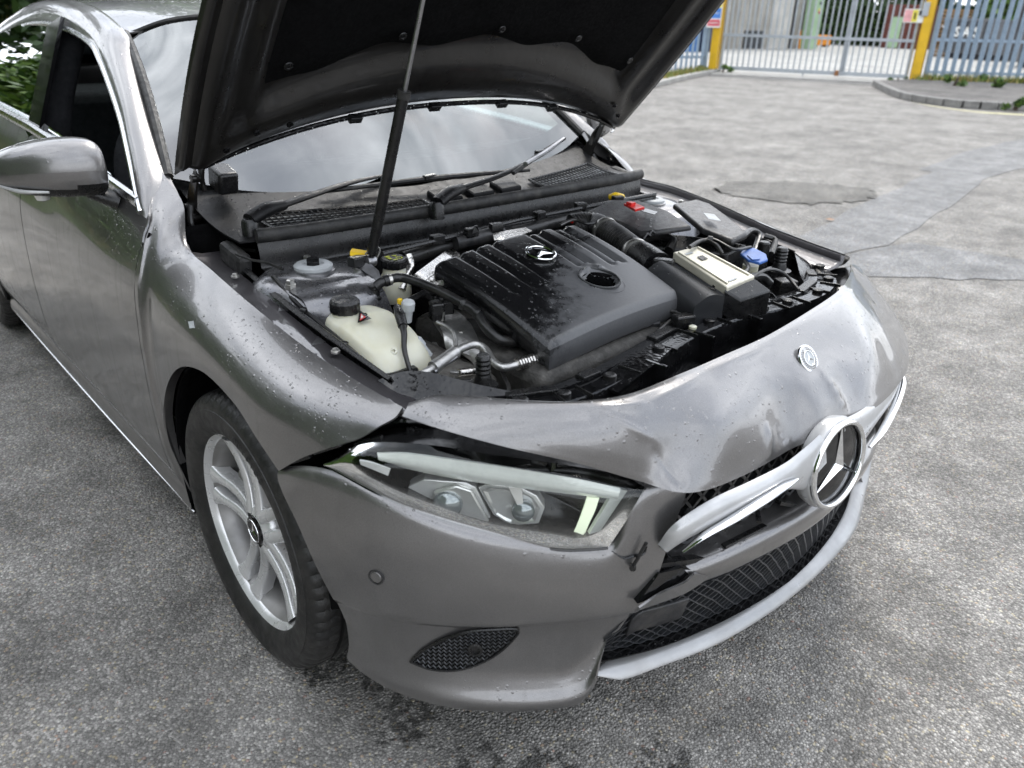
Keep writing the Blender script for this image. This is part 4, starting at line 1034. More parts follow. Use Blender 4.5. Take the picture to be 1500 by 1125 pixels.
# vertical bulkhead face with a stepped shelf under the seal
bk = [[(x+d, y, z+h) for x, y, z in sealp] for d, h in ((.004, .0), (.012, -.03), (.014, -.062), (.030, -.068), (.034, -.10), (.02, -.30))]
MB().surf(bk, 60, 26).build('bulkhead', 'black_plastic', cowl, 40)
# intake mesh fields
def mesh_field(y0, y1, t0, t1, parent):
    m = MB(); n = int((y1-y0)/.0155); k = 6
    def q(y, t, h): p = cw_(y, t); return Vector((p[0], p[1], p[2]+h))
    for i in range(n+1):
        y = y0+(y1-y0)*i/n; m.tube([q(y+.012*(t-t0)*3, t, .011) for t in np.linspace(t0, t1, 6)], .0021, 4)
    for j in range(k+1):
        t = t0+(t1-t0)*j/k; m.tube([q(y, t, .011) for y in np.linspace(y0, y1, 12)], .0021, 4)
    o = m.build('cowl_mesh', 'cowl_plastic', parent, 0); o['kind'] = 'stuff'
    fr_ = MB().tube([q(y, t0, .010) for y in np.linspace(y0, y1, 8)]+[q(y1, t, .010) for t in np.linspace(t0, t1, 4)]+[q(y, t1, .010) for y in np.linspace(y1, y0, 8)]+[q(y0, t, .010) for t in np.linspace(t1, t0, 4)], .004, 5); fr_.build('mesh_frame', 'black_plastic', parent, 30)
    MB().grid(np.array([[tuple(q(y, t, .006)) for y in np.linspace(y0, y1, 6)] for t in (t0, t1)])).build('mesh_backing', 'mesh_back', parent)
simple('mesh_back', (.16, .165, .165), .6, 0, .6, 18)
mesh_field(-.60, -.14, .13, .55, cowl); mesh_field(.28, .60, .13, .62, cowl)
for (y0, y1) in ((-.10, -.02), (.02, .10), (.13, .21)):
    MB().prism([cw_(y0, .45), cw_(y1, .45), cw_(y1, .72), cw_(y0, .72)], (0, 0, .016), .004).build('cowl_rib', 'cowl_plastic', cowl, 30)
# wipers: hub, arm, blade
def wiper(px, name='wiper'):
    hub, elbow, mid, tip, b0, b1 = [Vector(p) for p in px]
    a = MB().tube([hub, hub.lerp(elbow, .5)+Vector((0, 0, .006)), elbow], [.020, .022, .016], 12, 16, flat=.75)
    w_ = a.build('wiper', 'cowl_plastic', car, 50)
    MB().lathe([(.019, -.04), (.019, -.004), (.014, .003), (.004, .004)], hub, (0, 0, 1), 18).build('wiper_cap', 'black_plastic', w_)
    ar = MB().tube([elbow, mid, tip], [.0125, .0105, .0065], 8, 24, flat=.6); ar.build('wiper_arm', 'cowl_plastic', w_, 50)
    bl_ = MB().tube([b0, b0.lerp(b1, .5)+Vector((.004, 0, .006)), b1], [.006, .009, .006], 8, 30, flat=.9); bl_.build('wiper_blade', 'rubber', w_)
    MB().box(b0.lerp(b1, .48)+Vector((.003, 0, .010)), (.016, .045, .014), Matrix.Rotation(.15, 3, 'Z')).build('blade_clip', 'black_plastic', w_, 0, bevel=.003)
    return w_
w1 = wiper([(-0.319,-0.654,0.928), (-0.344,-0.555,0.945), (-0.444,-0.33,0.952), (-0.478,-0.187,0.955), (-0.456,-0.394,0.938), (-0.375,0.267,0.94)])
w2 = wiper([(-0.215,-0.201,0.928), (-0.255,-0.09,0.945), (-0.301,0.092,0.955), (-0.393,0.325,0.975), (-0.298,0.133,0.955), (-0.459,0.5,1.005)])
MB().tube([(-0.264,0.148,0.985), (-0.368,0.329,0.99), (-0.434,0.471,1.01)], [.007, .008, .006], 8, 14, flat=.8).build('blade_spine', 'steel', w2)

# =====================================================================
#  engine bay
# =====================================================================
def V(p): return Vector(p)
# dark tub: aprons, floor, engine lump
tub = MB()
for sg in (-1, 1):
    tub.grid(np.array([[(x, sg*.70, .70) for x in (-.30, 0, .30, .42)], [(x, sg*.66, .62) for x in (-.30, 0, .30, .42)], [(x, sg*.585, .58) for x in (-.30, 0, .30, .42)], [(x, sg*.57, .25) for x in (-.30, 0, .30, .42)]]), flip=sg > 0)
tub.grid(np.array([[(-.30, y, .24) for y in (-.57, 0, .57)], [(.60, y, .24) for y in (-.45, 0, .45)]]))
tub.grid(np.array([[(.60, y, .24) for y in (-.45, 0, .45)], [(.58, y, .60) for y in (-.45, 0, .45)]]))
bay = tub.build('engine_bay', 'black_plastic', car, 40)
def lump(pts, mat, name, bev=.02, ext=(0, 0, .1), parent=car):
    return MB().prism(pts, ext).build(name, mat, parent, 40, bevel=bev, bseg=3)
blk = MB().box((.20, -.18, .56), (.44, .50, .36)).build('engine_block', 'cast_dark', car, 40, bevel=.03)
lump([(.02, -.56, .60), (.30, -.56, .60), (.30, -.42, .60), (.02, -.42, .60)], 'cast_alloy', 'alternator', .03, (0, 0, .10))
MB().box((.38, .25, .52), (.22, .36, .40)).build('gearbox', 'lamp_black', car, 40, bevel=.03)
rdt = MB().box((.54, -.05, .46), (.05, .98, .40)).build('radiator', 'lamp_black', car, 0, bevel=.01)
# cast housings under the hoses
for (p, d, r, h, mt) in (((0.074,-0.368,0.72), (.2, -.3, 1), .045, .05, 'cast_alloy'), ((0.077,-0.281,0.7), (.5, -.3, .6), .05, .06, 'cast_alloy'), ((0.099,-0.403,0.7), (.1, -.9, .5), .042, .06, 'aluminium'), ((0.106,-0.257,0.7), (.4, -.5, .6), .04, .07, 'cast_alloy'), ((0.019,-0.381,0.72), (0, 0, 1), .035, .04, 'cast_alloy'), ((0.285,-0.125,0.62), (.2, 0, 1), .035, .10, 'cast_alloy')):
    MB().lathe([(r, -h), (r*1.02, 0), (r*.92, h*.3), (r*.55, h*.36), (r*.5, h*.3), (r*.2, h*.3)], p, d, 28).build('cast_housing', mt, car, 40)
brk = MB().slab([[(0.055,-0.43,0.755), (0.06,-0.372,0.75), (0.142,-0.379,0.74)], [(0.136,-0.459,0.745), (0.157,-0.425,0.74), (0.237,-0.429,0.72)], [(0.168,-0.456,0.72), (0.216,-0.448,0.71), (0.235,-0.436,0.69)]], 14, 10, -.012); brk.build('mount_bracket', 'aluminium', car, 40)
for q in ((0.123,-0.44,0.752), (0.164,-0.424,0.745)): MB().lathe([(.008, 0), (.008, .006), (.005, .007)], q, (.2, -.2, 1), 6).build('mount_bolt', 'bolt_steel', car, 20)

# ---- engine cover ----
C00, C10, C11, C01 = V((0.033,-0.392,0.868)), V((-0.014,0.099,0.872)), V((0.387,0.044,0.8)), V((0.407,-0.398,0.79))
def cov(s, t, h=0.0):
    p = C00.lerp(C10, s).lerp(C01.lerp(C11, s), t); p.z += .014*math.sin(math.pi*s)*(1-.3*t)+.010*math.sin(math.pi*t)+h
    return p
def cov_st(px):
    """nearest (s,t) for a 3D point, by search"""
    q = V(px); best = min(((cov(a/40, b/40)-q).length, a/40, b/40) for a in range(41) for b in range(41)); return best[1], best[2]
N = 90; S_ = np.linspace(0, 1, N); G = np.zeros((N, N, 3))
def groove(x, c, w): return math.exp(-((x-c)/w)**4)
em = (.47, .33); hole = (.60, .70)
for i, t in enumerate(S_):
    for j, s in enumerate(S_):
        h = 0
        if t < .62:
            for c in (.13, .235, .345): h -= .007*groove(s, c, .016)*(1-max(0, t-.50)/.12)
            for c in (.60, .685, .80, .885): h -= .008*groove(s, c, .018)*(1-max(0, t-(.50 if c < .7 else .56))/.06 if t > (.50 if c < .7 else .56) else 1)
            if .60 < s < .685 and t < .52: h -= .006
            if .80 < s < .885 and t < .58: h -= .006
        r = math.hypot((s-hole[0])*1.0, (t-hole[1])*1.02)
        if r < .105: h -= .012*min(1, (.105-r)/.014)
        elif r < .125: h += .003*(1-(r-.105)/.02)
        # rounded perimeter
        e = min(s, 1-s, t, 1-t)
        if e < .035: h -= .012*(1-e/.035)**2
        G[i, j] = cov(s, t, h)
cm = MB().grid(G)
cm.f = [q for q in cm.f if math.hypot(S_[q[0] % N]-hole[0], (S_[q[0]//N]-hole[1])*1.02) > .088]
ring = [tuple(p) for p in G[0]]+[tuple(p) for p in G[1:, -1]]+[tuple(p) for p in G[-1][::-1][1:]]+[tuple(p) for p in G[::-1, 0][1:-1]]
cc = sum((V(p) for p in ring), V((0, 0, 0)))/len(ring)
rows = []
for d, k in ((0, 1), (-.006, 1.006), (-.016, 1.010), (-.040, 1.0), (-.05, .97)): rows.append([tuple(V((cc.x+(p[0]-cc.x)*k, cc.y+(p[1]-cc.y)*k, p[2]+d))) for p in ring])
cm.grid(np.array(rows), closeu=True, flip=True)
def covermat():
    m, nt, p = newmat('engine_cover'); vec = texco(nt)
    sx = nt.nodes.new('ShaderNodeSeparateXYZ'); link(nt, vec, sx.inputs[0])
    # wet where the rain came in from the open side, dry haze elsewhere
    a = mathn(nt, 'ADD', mathn(nt, 'MULTIPLY', sx.outputs[0], 1.1), mathn(nt, 'MULTIPLY', sx.outputs[1], .8))
    n = noise(nt, vec, 34, 4, .7); n2 = noise(nt, vec, 7, 2)
    q = mathn(nt, 'ADD', mathn(nt, 'ADD', a, mathn(nt, 'MULTIPLY', n, .24)), mathn(nt, 'MULTIPLY', n2, .22))
    dry = maprange(nt, q, .27, .40, 0, 1, True)
    fine = noise(nt, vec, 160, 2, .6)
    c = mixc(nt, dry, (.0065, .0065, .007), mixc(nt, fine, (.066, .067, .070), (.105, .106, .110)))
    link(nt, c, p.inputs['Base Color']); link(nt, maprange(nt, dry, 0, 1, .20, .38), p.inputs['Roughness'])
    h1, _ = droplets(nt, vec, 120, .45); h = mathn(nt, 'MULTIPLY', h1, mathn(nt, 'SUBTRACT', 1.05, dry))
    b = bump(nt, h, 1, .0016); link(nt, b, p.inputs['Normal'])
covermat()
cover = cm.build('engine_cover', 'engine_cover', car, 50); cover['label'] = 'black ribbed engine cover, half wet, with silver star emblem'
M = basis(cov(*em, .001), cov(em[0]+.01, em[1])-cov(*em), -(cov(em[0], em[1]+.01)-cov(*em)))
ax_ = (cov(1, .4)-cov(0, .4)).normalized(); ay_ = -(cov(.5, 1)-cov(.5, 0)).normalized(); nz_ = ax_.cross(ay_).normalized()
M = basis(cov(*em, .004), ax_, ay_)
disc_mb(M, .033, .002).build('emblem_field', 'gloss_black', cover); ring_mb(basis(cov(*em, .007), ax_, ay_), .034, .0032, 44, 8).build('emblem_ring', 'chrome', cover); star_mb(basis(cov(*em, .0062), ax_, ay_), .032, .008, .005).build('emblem_star', 'chrome', cover, 0)
ho = cov(*hole, -.07); MB().lathe([(.049, .066), (.046, .05), (.046, .003), (.02, .006), (.012, .016), (.002, .018)], ho, nz_, 32, cap=False).build('filler_recess', 'wet_black', cover)
MB().box(cov(hole[0]-.01, hole[1]+.03, -.035), (.055, .012, .016), Matrix.Rotation(.4, 3, 'Z')).build('filler_handle', 'wet_black', cover, 0, bevel=.003)
ring_mb(basis(cov(*hole, .002), ax_, ay_), .0475, .0028, 48, 6).build('filler_lip', 'cover_plastic', cover)

# ---- coolant expansion tank ----
def tank():
    G = []
    cx, cy = .100, -.600
    for z, rx, ry, ox in ((.645, .070, .048, .03), (.66, .092, .066, .022), (.70, .104, .076, .012), (.712, .107, .078, .010), (.720, .107, .078, .009), (.745, .104, .075, .004), (.772, .098, .070, -.004), (.790, .092, .066, -.009), (.800, .079, .055, -.013), (.804, .004, .004, -.03)):
        r = []
        for k in range(56):
            a = 2*math.pi*k/56; c, s = math.cos(a), math.sin(a); n = 4.6
            f = (abs(c)**n+abs(s)**n)**(-1/n); lobe = 1-.035*math.exp(-((math.sin(a-.9))/.10)**2)*(z > .72)
            x, y = rx*f*c*lobe, ry*f*s*lobe; an = rad(6); r.append((cx+ox+x*math.cos(an)-y*math.sin(an), cy+x*math.sin(an)+y*math.cos(an), z-.30*max(0, x+.01)*(z > .73)*(z-.73)/.07))
        G.append(r)
    return MB().grid(np.array(G), closeu=True)
tk = tank().build('coolant_tank', 'tank_plastic', car, 60, sub=1); tk['label'] = 'translucent cream coolant tank with black screw cap'
sm_ = MB(); 
rimp = [(.110+.112*((abs(math.cos(a))**3+abs(math.sin(a))**3)**(-1/3))*math.cos(a), -.600+.084*((abs(math.cos(a))**3+abs(math.sin(a))**3)**(-1/3))*math.sin(a)+.01*math.cos(a), .716-.01*math.cos(a)) for a in np.linspace(0, 2*math.pi, 60)]
MB().tube(rimp, .0032, 6).build('tank_seam', 'tank_plastic', tk)
def knurl(an, h): return 1+.035*(math.sin(an*14) > 0)
cp = V((0.039,-0.628,0.822))
MB().lathe([(.027, -.045), (.027, -.012)], cp, (0, 0, 1), 24).build('tank_neck', 'tank_plastic', tk)
MB().lathe([(.0285, -.018), (.0300, -.014), (.0300, .004), (.027, .009), (.018, .0085), (.016, .006), (.006, .006)], cp, (.03, 0, 1), 84, lobes=lambda a, h: knurl(a, h) if h < .006 else 1).build('tank_cap', 'black_plastic', tk, 30)
wl_ = V((0.059,-0.585,0.793)); 
tri = MB().prism([(0.056,-0.604,0.806), (0.107,-0.609,0.804), (0.104,-0.639,0.801)], (.0, 0, .0006)); tri.build('warning_label', 'wet_black', tk, 0)
MB().prism([(0.074,-0.613,0.806), (0.098,-0.616,0.806), (0.103,-0.633,0.804)], (.0, 0, .0006)).build('label_red', 'red_print', tk, 0)
MB().prism([(0.084,-0.617,0.808), (0.097,-0.621,0.807), (0.1,-0.629,0.806)], (.0, 0, .0006)).build('label_mark', 'white_print', tk, 0)
nip = V((0.186,-0.61,0.757)); MB().lathe([(.007, -.01), (.007, .006), (.004, .008), (.003, .002)], nip, (.5, -.5, .7), 14).build('tank_nipple', 'tank_plastic', tk)
# hose union on the tank and the hose that runs from it
MB().lathe([(.015, -.03), (.015, 0), (.011, .004), (.011, .016), (.013, .018), (.013, .024)], (-0.015,-0.522,0.8), (0, 0, 1), 20).build('hose_union', 'black_plastic', tk, 30)
h1 = MB().tube([(-0.005,-0.525,0.825), (-0,-0.507,0.835), (0.005,-0.461,0.835), (0.089,-0.434,0.825), (0.169,-0.419,0.81), (0.202,-0.413,0.8), (0.245,-0.423,0.782), (0.279,-0.415,0.765), (0.293,-0.375,0.755), (0.304,-0.323,0.75)], .0105, 12, 60).build('coolant_hose', 'hose_rubber', car, 60)
for q, d in (((0.002,-0.502,0.836), (.2, .9, .1)), ((0.166,-0.421,0.811), (.6, .5, -.2)), ((0.208,-0.415,0.799), (.8, .2, -.3))): MB().lathe([(.0125, -.005), (.0132, 0), (.0125, .005)], q, d, 16).build('hose_clip', 'bolt_steel' if q[1] > -.49 and False else 'black_plastic', h1)
MB().lathe([(.0122, -.005), (.0128, 0), (.0122, .005)], (0.001,-0.494,0.836), (.2, .9, .0), 18).build('hose_clip', 'bolt_steel', h1)
# level sensor plug and lead
pl = MB().tube([(0.109,-0.547,0.815), (0.139,-0.561,0.808), (0.162,-0.571,0.795)], [.008, .0115, .010], 12, 12).build('sensor_plug', 'black_plastic', tk, 40)
MB().tube([(0.162,-0.571,0.795), (0.179,-0.58,0.785), (0.197,-0.593,0.765), (0.218,-0.601,0.745), (0.236,-0.604,0.72)], [.0075, .006, .005, .005], 10, 30).build('sensor_lead', 'hose_rubber', tk)
MB().lathe([(.006, 0), (.006, .01), (.004, .012)], (0.059,-0.507,0.8), (0, 0, 1), 10).build('yellow_tag', 'yellow_clip', tk)
for q, d, r in (((0.094,-0.511,0.8), (.15, 0, 1), .0125), ((0.166,-0.532,0.745), (-.3, -.5, .8), .0105)):
    MB().lathe([(r*.8, -.03), (r*.85, -.004), (r*1.12, -.003), (r*1.12, .014), (r*.9, .018), (r*.3, .019)], q, d, 24, lobes=lambda a, h: 1+.05*(math.sin(a*9) > 0)*(h > 0)).build('service_port', 'grey_cap', car, 30)
# air-conditioning pipe
ac = MB().tube([(0.27,-0.614,0.735), (0.274,-0.584,0.745), (0.26,-0.52,0.755), (0.254,-0.484,0.758), (0.257,-0.458,0.757), (0.278,-0.451,0.75), (0.312,-0.462,0.742), (0.341,-0.461,0.737), (0.354,-0.435,0.74), (0.362,-0.389,0.742)], .0082, 14, 70).build('ac_pipe', 'aluminium', car, 60)
MB().tube([(0.275,-0.581,0.746), (0.259,-0.514,0.756)], .0135, 18).build('pipe_fitting', 'aluminium', ac, 40)
MB().tube([(0.284,-0.585,0.742), (0.272,-0.522,0.752)], .0042, 10).build('pipe_bracket', 'steel', ac)
cr = V((0.354,-0.435,0.74)); ce = V((0.363,-0.386,0.743))
MB().tube([cr.lerp(ce, t) for t in np.linspace(0, 1, 17)], [.0118 if k % 2 else .0128 for k in range(17)], 14).build('pipe_crimp', 'foil', ac, 30)
MB().tube([ce, (0.377,-0.337,0.73), (0.386,-0.284,0.7)], .0125, 12, 12).build('ac_hose', 'hose_rubber', ac)
p2 = MB().tube([(0.133,-0.465,0.77), (0.159,-0.461,0.768), (0.194,-0.468,0.765), (0.227,-0.487,0.75)], .0048, 10, 20).build('thin_pipe', 'aluminium', car)
c0, c1_ = V((0.27,-0.514,0.715)), V((0.277,-0.471,0.71)); MB().tube([c0.lerp(c1_, t) for t in np.linspace(0, 1, 9)], [.0075 if k % 2 else .0085 for k in range(9)], 12).build('pipe_crimp', 'foil', ac, 30)
MB().tube([(0.257,-0.525,0.715), c0], .005, 10).build('thin_pipe', 'aluminium', ac)
# ---- strut towers ----
def tower():
    m = MB(); o = V((-.155, -.590, .838)); m.lathe([(.145, -.16), (.135, -.06), (.118, -.022), (.100, -.006), (.065, .000), (.040, .002)], o, (.04, .04, 1), 48, lobes=lambda a, h: 1+.10*math.cos(2*a)+.03*math.cos(5*a+1)); return m, o
tm_, to = tower()
def towers(mir):
    F = (lambda m: m.mirrored()) if mir else (lambda m: m)
    t = F(tm_).build('strut_tower', 'tower_paint', car, 50)
    F(MB().lathe([(.043, .0), (.043, .012), (.038, .016), (.024, .016), (.021, .013)], to, (0, 0, 1), 36)).build('top_mount', 'grey_cap', t, 40)
    F(MB().lathe([(.048, -.002), (.048, .004), (.042, .006)], to, (0, 0, 1), 36)).build('mount_plate', 'steel', t, 40)
    F(MB().lathe([(.0155, .012), (.0155, .026), (.012, .028)], to, (0, 0, 1), 6)).build('mount_nut', 'wet_black', t, 20)
    for dx, dy in ((.055, -.085), (.02, .105), (-.085, .03)): F(MB().lathe([(.0125, -.008), (.0125, .002), (.009, .003), (.009, .011), (.006, .013)], to+Vector((dx, dy, -.004)), (0, 0, 1), 6)).build('tower_bolt', 'bolt_steel', t, 20)
    # pressed web in front of the dome
    F(MB().slab([[(-.09, -.685, .822), (-.06, -.60, .832), (-.07, -.50, .826)], [(-.035, -.68, .812), (-.005, -.60, .818), (-.02, -.50, .81)], [(-.02, -.675, .77), (.02, -.60, .765), (.0, -.49, .76)]], 16, 14, -.004)).build('tower_web', 'tower_paint', t, 60)
    return t
tR = towers(False); tL = towers(True)
MB().prism([(-0.088,-0.539,0.872), (-0.061,-0.513,0.866), (-0.026,-0.507,0.85), (-0.006,-0.514,0.835), (-0.018,-0.525,0.84), (-0.055,-0.527,0.85), (-0.068,-0.549,0.86)], (-.004, .008, 0)).build('strut_bracket', 'steel', car, 30, bevel=.001)
MB().prism([(-0.093,-0.532,0.885), (-0.067,-0.504,0.88), (-0.06,-0.51,0.872), (-0.085,-0.538,0.877)], (-.012, .012, .003)).build('yellow_connector', 'yellow_clip', car, 0, bevel=.002)
MB().box((-0.069,-0.526,0.868), (.025, .045, .022), Matrix.Rotation(.2, 3, 'Z')).build('connector_block', 'black_plastic', car, 0, bevel=.003)
# ---- brake fluid reservoir ----
bo_ = V((-0.115,-0.403,0.837))
res = MB().lathe([(.030, -.10), (.038, -.085), (.038, -.045), (.028, -.03), (.026, -.012), (.026, -.004)], bo_, (0, 0, 1), 32, lobes=lambda a, h: 1+.08*math.cos(2*a)*(h < -.03)).build('brake_reservoir', 'tank_plastic', car, 50)
MB().lathe([(.030, -.014), (.0315, -.010), (.0315, .003), (.028, .0065), (.010, .0068)], bo_, (.05, -.03, 1), 60, lobes=lambda a, h: 1+.03*(math.sin(a*16) > 0)*(h < .004)).build('reservoir_cap', 'black_plastic', res, 30)
ym = MB(); zc = bo_+Vector((0, 0, .0075))
M = basis(zc+Vector((.010, .008, 0)), (1, 0, 0), (0, 1, 0)); ym.join(ring_mb(M, .007, .0014, 20, 5, .3))
ym.prism([zc+Vector(q) for q in ((-.010, .014, 0), (-.002, .006, 0), (-.014, .002, 0))], (0, 0, .0006)); ym.box(zc+Vector((.002, -.014, 0)), (.014, .008, .0008)); ym.box(zc+Vector((-.013, -.010, 0)), (.006, .012, .0008)); ym.box(zc+Vector((.018, -.008, 0)), (.004, .010, .0008))
ym.build('cap_print', 'yellow_print', res, 0)['kind'] = 'stuff'
MB().tube([(-0.13,-0.354,0.84), (-0.12,-0.356,0.813), (-0.1,-0.386,0.798), (-0.08,-0.409,0.774)], [.012, .013, .012, .010], 10, 24).build('foil_sleeve', 'foil', car)
# ribbed heat shield
hs = []
for t in np.linspace(0, 1, 40):
    hs.append([tuple(V(lerp((-0.084,-0.378,0.8), (-0.131,-0.223,0.835), s)).lerp(V(lerp((0.037,-0.392,0.79), (0.007,-0.249,0.82), s)), t)+Vector((0, 0, .0022*(1 if int(t*39) % 2 else -1)))) for s in np.linspace(0, 1, 6)])
MB().grid(np.array(hs), flip=True).build('heat_shield', 'foil', car, 20, solid=.0015)
MB().slab([[(-0.02,-0.365,0.825), (-0.01,-0.337,0.832), (0.038,-0.35,0.83)], [(0.012,-0.381,0.82), (0.06,-0.386,0.836), (0.051,-0.364,0.82)], [(0.022,-0.4,0.815), (0.061,-0.399,0.82), (0.065,-0.385,0.815)]], 10, 10, .002).build('crumpled_foil', 'foil', car)
MB().slab([[(-0.082,-0.126,0.865), (-0.07,-0.096,0.87), (-0.065,-0.03,0.87)], [(-0.039,-0.159,0.862), (0.001,-0.148,0.872), (-0.023,-0.046,0.872)]], 12, 6, .003).build('crumpled_foil', 'foil', car)
# pipes along the bulkhead
tb = MB().tube([(-0.142,-0.36,0.825), (-0.142,-0.237,0.835), (-0.121,-0.05,0.84), (-0.134,0.247,0.845)], .020, 14, 20).build('bulkhead_pipe', 'hose_rubber', car)
MB().tube([(-0.119,-0.222,0.848), (-0.115,-0.068,0.851)], .0206, 14).build('pipe_label', 'grey_plastic', tb)
for (a, b, r) in (((-0.083,-0.455,0.868), (-0.142,0.016,0.868), .006), ((-0.142,0.016,0.868), (-0.144,0.596,0.868), .0065), ((-0.127,-0.369,0.855), (-0.126,-0.093,0.858), .004), ((-0.146,0.122,0.86), (-0.141,0.578,0.858), .0045)): MB().tube([a, b], r, 8).build('bulkhead_rail', 'black_plastic', car)
for q in ((-0.108,-0.282,0.87), (-0.104,-0.179,0.872), (-0.104,-0.097,0.872), (-0.138,0.087,0.872), (-0.148,0.26,0.872), (-0.147,0.421,0.872)):
    MB().box(q, (.022, .034, .022), Matrix.Rotation(R_.uniform(-.3, .3), 3, 'Z')).build('rail_clip', 'black_plastic', car, 0, bevel=.003)
MB().prism([(-0.078,-0.197,0.875), (-0.083,-0.17,0.875), (-0.077,-0.18,0.893), (-0.079,-0.189,0.894)], (-.006, .004, 0)).build('rail_tab', 'black_plastic', car, 0, bevel=.001)
# ---- left bank: battery cover, fuse box, air box, ECU ----
bc_ = MB().prism([(-0.098,0.231,0.858), (-0.13,0.379,0.866), (-0.073,0.428,0.868), (0.063,0.393,0.868), (0.181,0.344,0.855), (0.136,0.265,0.845), (0.096,0.239,0.835), (0.015,0.248,0.845)], (0, 0, .014), .005).build('battery_cover', 'grey_plastic', car, 30, bevel=.003)
MB().prism([(0.022,0.468,0.868), (0.023,0.578,0.868), (0.074,0.571,0.866), (0.165,0.524,0.856), (0.29,0.445,0.84), (0.297,0.366,0.836), (0.209,0.354,0.85)], (0, 0, .016), .005).build('fuse_box_lid', 'grey_plastic', car, 30, bevel=.003)
MB().prism([(-0.108,0.222,0.83), (0.157,0.39,0.83), (0.282,0.466,0.82), (0.263,0.403,0.8), (0.102,0.301,0.8)], (0, 0, -.20)).build('battery_tray', 'black_plastic', car, 30, bevel=.005)
for k in range(5):
    MB().tube([(0.134,0.203,0.845), (0.133,0.219,0.855), (0.14,0.226,0.85)] if k == 0 else [tuple(V(q)+Vector((-.012*k, .034*k, .0))) for q in ((0.134,0.203,0.845), (0.133,0.219,0.855), (0.14,0.226,0.85))], .004, 6, 8).build('cover_hook', 'black_plastic', bc_)
rc = MB().prism([(-0.044,0.328,0.884), (-0.033,0.357,0.886), (0.019,0.342,0.884), (0.02,0.301,0.882)], (0, 0, .006), .001).build('red_terminal_cap', 'red_clip', car, 20)
MB().box((-0.02,0.329,0.892), (.02, .02, .012)).build('cap_tab', 'red_clip', rc, 0, bevel=.002)
MB().prism([(0.026,0.316,0.883), (0.022,0.345,0.884), (0.069,0.34,0.884), (0.081,0.308,0.883)], (0, 0, .0015)).build('terminal_recess', 'wet_black', bc_, 0)
MB().tube([(-0.181,0.423,0.872), (-0.164,0.431,0.876), (-0.158,0.456,0.872)], [.010, .014, .010], 10, 10).build('yellow_plug', 'yellow_clip', car)
MB().tube([(-0.058,0.135,0.862), (-0.076,0.173,0.872), (-0.057,0.186,0.872), (-0.035,0.191,0.866)], .005, 8, 16).build('red_cable', 'red_clip', car)
# corrugated intake hose
A, B = [(-0.072,0.143,0.845), (-0.046,0.204,0.845), (0.042,0.191,0.835), (0.138,0.155,0.825)], None
pts = catmull(A, 49); MB().tube(pts, [.036 if k % 2 else .0325 for k in range(49)], 22).build('intake_hose', 'hose_rubber', car, 20)
for q, d in (((0.008,0.196,0.842), (.7, -.3, -.1)), ((0.16,0.142,0.825), (.75, -.3, -.1))): MB().lathe([(.0365, -.006), (.038, 0), (.0365, .006)], q, d, 26).build('hose_clamp', 'bolt_steel', car)
MB().tube([(0.138,0.155,0.825), (0.198,0.138,0.82), (0.252,0.117,0.812)], [.034, .037, .040], 20, 12).build('intake_elbow', 'black_plastic', car, 50)
MB().box((0.285,0.099,0.83), (.05, .028, .03), Matrix.Rotation(.5, 3, 'Z')).build('flow_sensor', 'black_plastic', car, 0, bevel=.004)
ab = MB()
a0, a1, a2, a3 = V((0.279,0.044,0.832)), V((0.296,0.118,0.836)), V((0.463,0.1,0.802)), V((0.443,0.016,0.792))
rows = []
for t in np.linspace(0, 1, 8):
    l = a0.lerp(a3, t); r = a1.lerp(a2, t); rows.append([tuple(l+Vector((0, 0, -.16))), tuple(l+Vector((0, 0, -.05))), tuple(l+Vector((0, 0, -.012))), tuple(l.lerp(r, .12)), tuple(l.lerp(r, .5)+Vector((0, 0, .010))), tuple(l.lerp(r, .9)), tuple(r+Vector((0, 0, -.012))), tuple(r+Vector((0, 0, -.16)))])
ab.surf(np.array(rows), 24, 20); G_ = spline_surface(np.array(rows), 24, 20); ab.add([tuple(p) for p in G_[-1]], [tuple(range(24))]); ab.add([tuple(p) for p in G_[0]], [tuple(range(24))[::-1]])
airbox = ab.build('air_filter_box', 'cover_plastic', car, 40)
for k in range(6):
    q = V((0.429,0.069,0.775)).lerp(V((0.433,0.176,0.785)), k/5); MB().box(q, (.02, .008, .07), Matrix.Rotation(.35, 3, 'Z')).build('box_rib', 'black_plastic', airbox, 0, bevel=.002)
e0, e1, e2, e3 = (0.288,0.127,0.858), (0.299,0.209,0.862), (0.468,0.207,0.828), (0.465,0.102,0.82)
ecu = MB().prism([e0, e1, e2, e3], (0, 0, -.022)).build('control_unit', 'cream_label', car, 20, bevel=.003); ecu['label'] = 'pale metal control unit plate'
def eq(s, t, h=.0015): return tuple(V(e0).lerp(V(e3), t).lerp(V(e1).lerp(V(e2), t), s)+Vector((0, 0, h)))
for (s0, s1, t0, t1) in ((.40, .62, .26, .36),): MB().prism([eq(s0, t0), eq(s1, t0), eq(s1, t1), eq(s0, t1)], (0, 0, .0008)).build('unit_mark', 'wet_black', ecu, 0)
for (s0, s1, t0, t1) in ((.08, .14, .05, .95), (.86, .92, .05, .95)): MB().prism([eq(s0, t0, .0), eq(s1, t0, .0), eq(s1, t1, .0), eq(s0, t1, .0)], (0, 0, .004)).build('unit_rib', 'cream_label', ecu, 0, bevel=.001)
for t in (.12, .9): MB().prism([eq(.2, t), eq(.5, t), eq(.5, t+.03), eq(.2, t+.03)], (0, 0, .0006)).build('unit_mark', 'grey_cap', ecu, 0)
MB().prism([(0.46,0.096,0.815), (0.466,0.209,0.822), (0.507,0.222,0.8), (0.488,0.128,0.79)], (0, 0, -.06)).build('unit_holder', 'black_plastic', car, 20, bevel=.004)
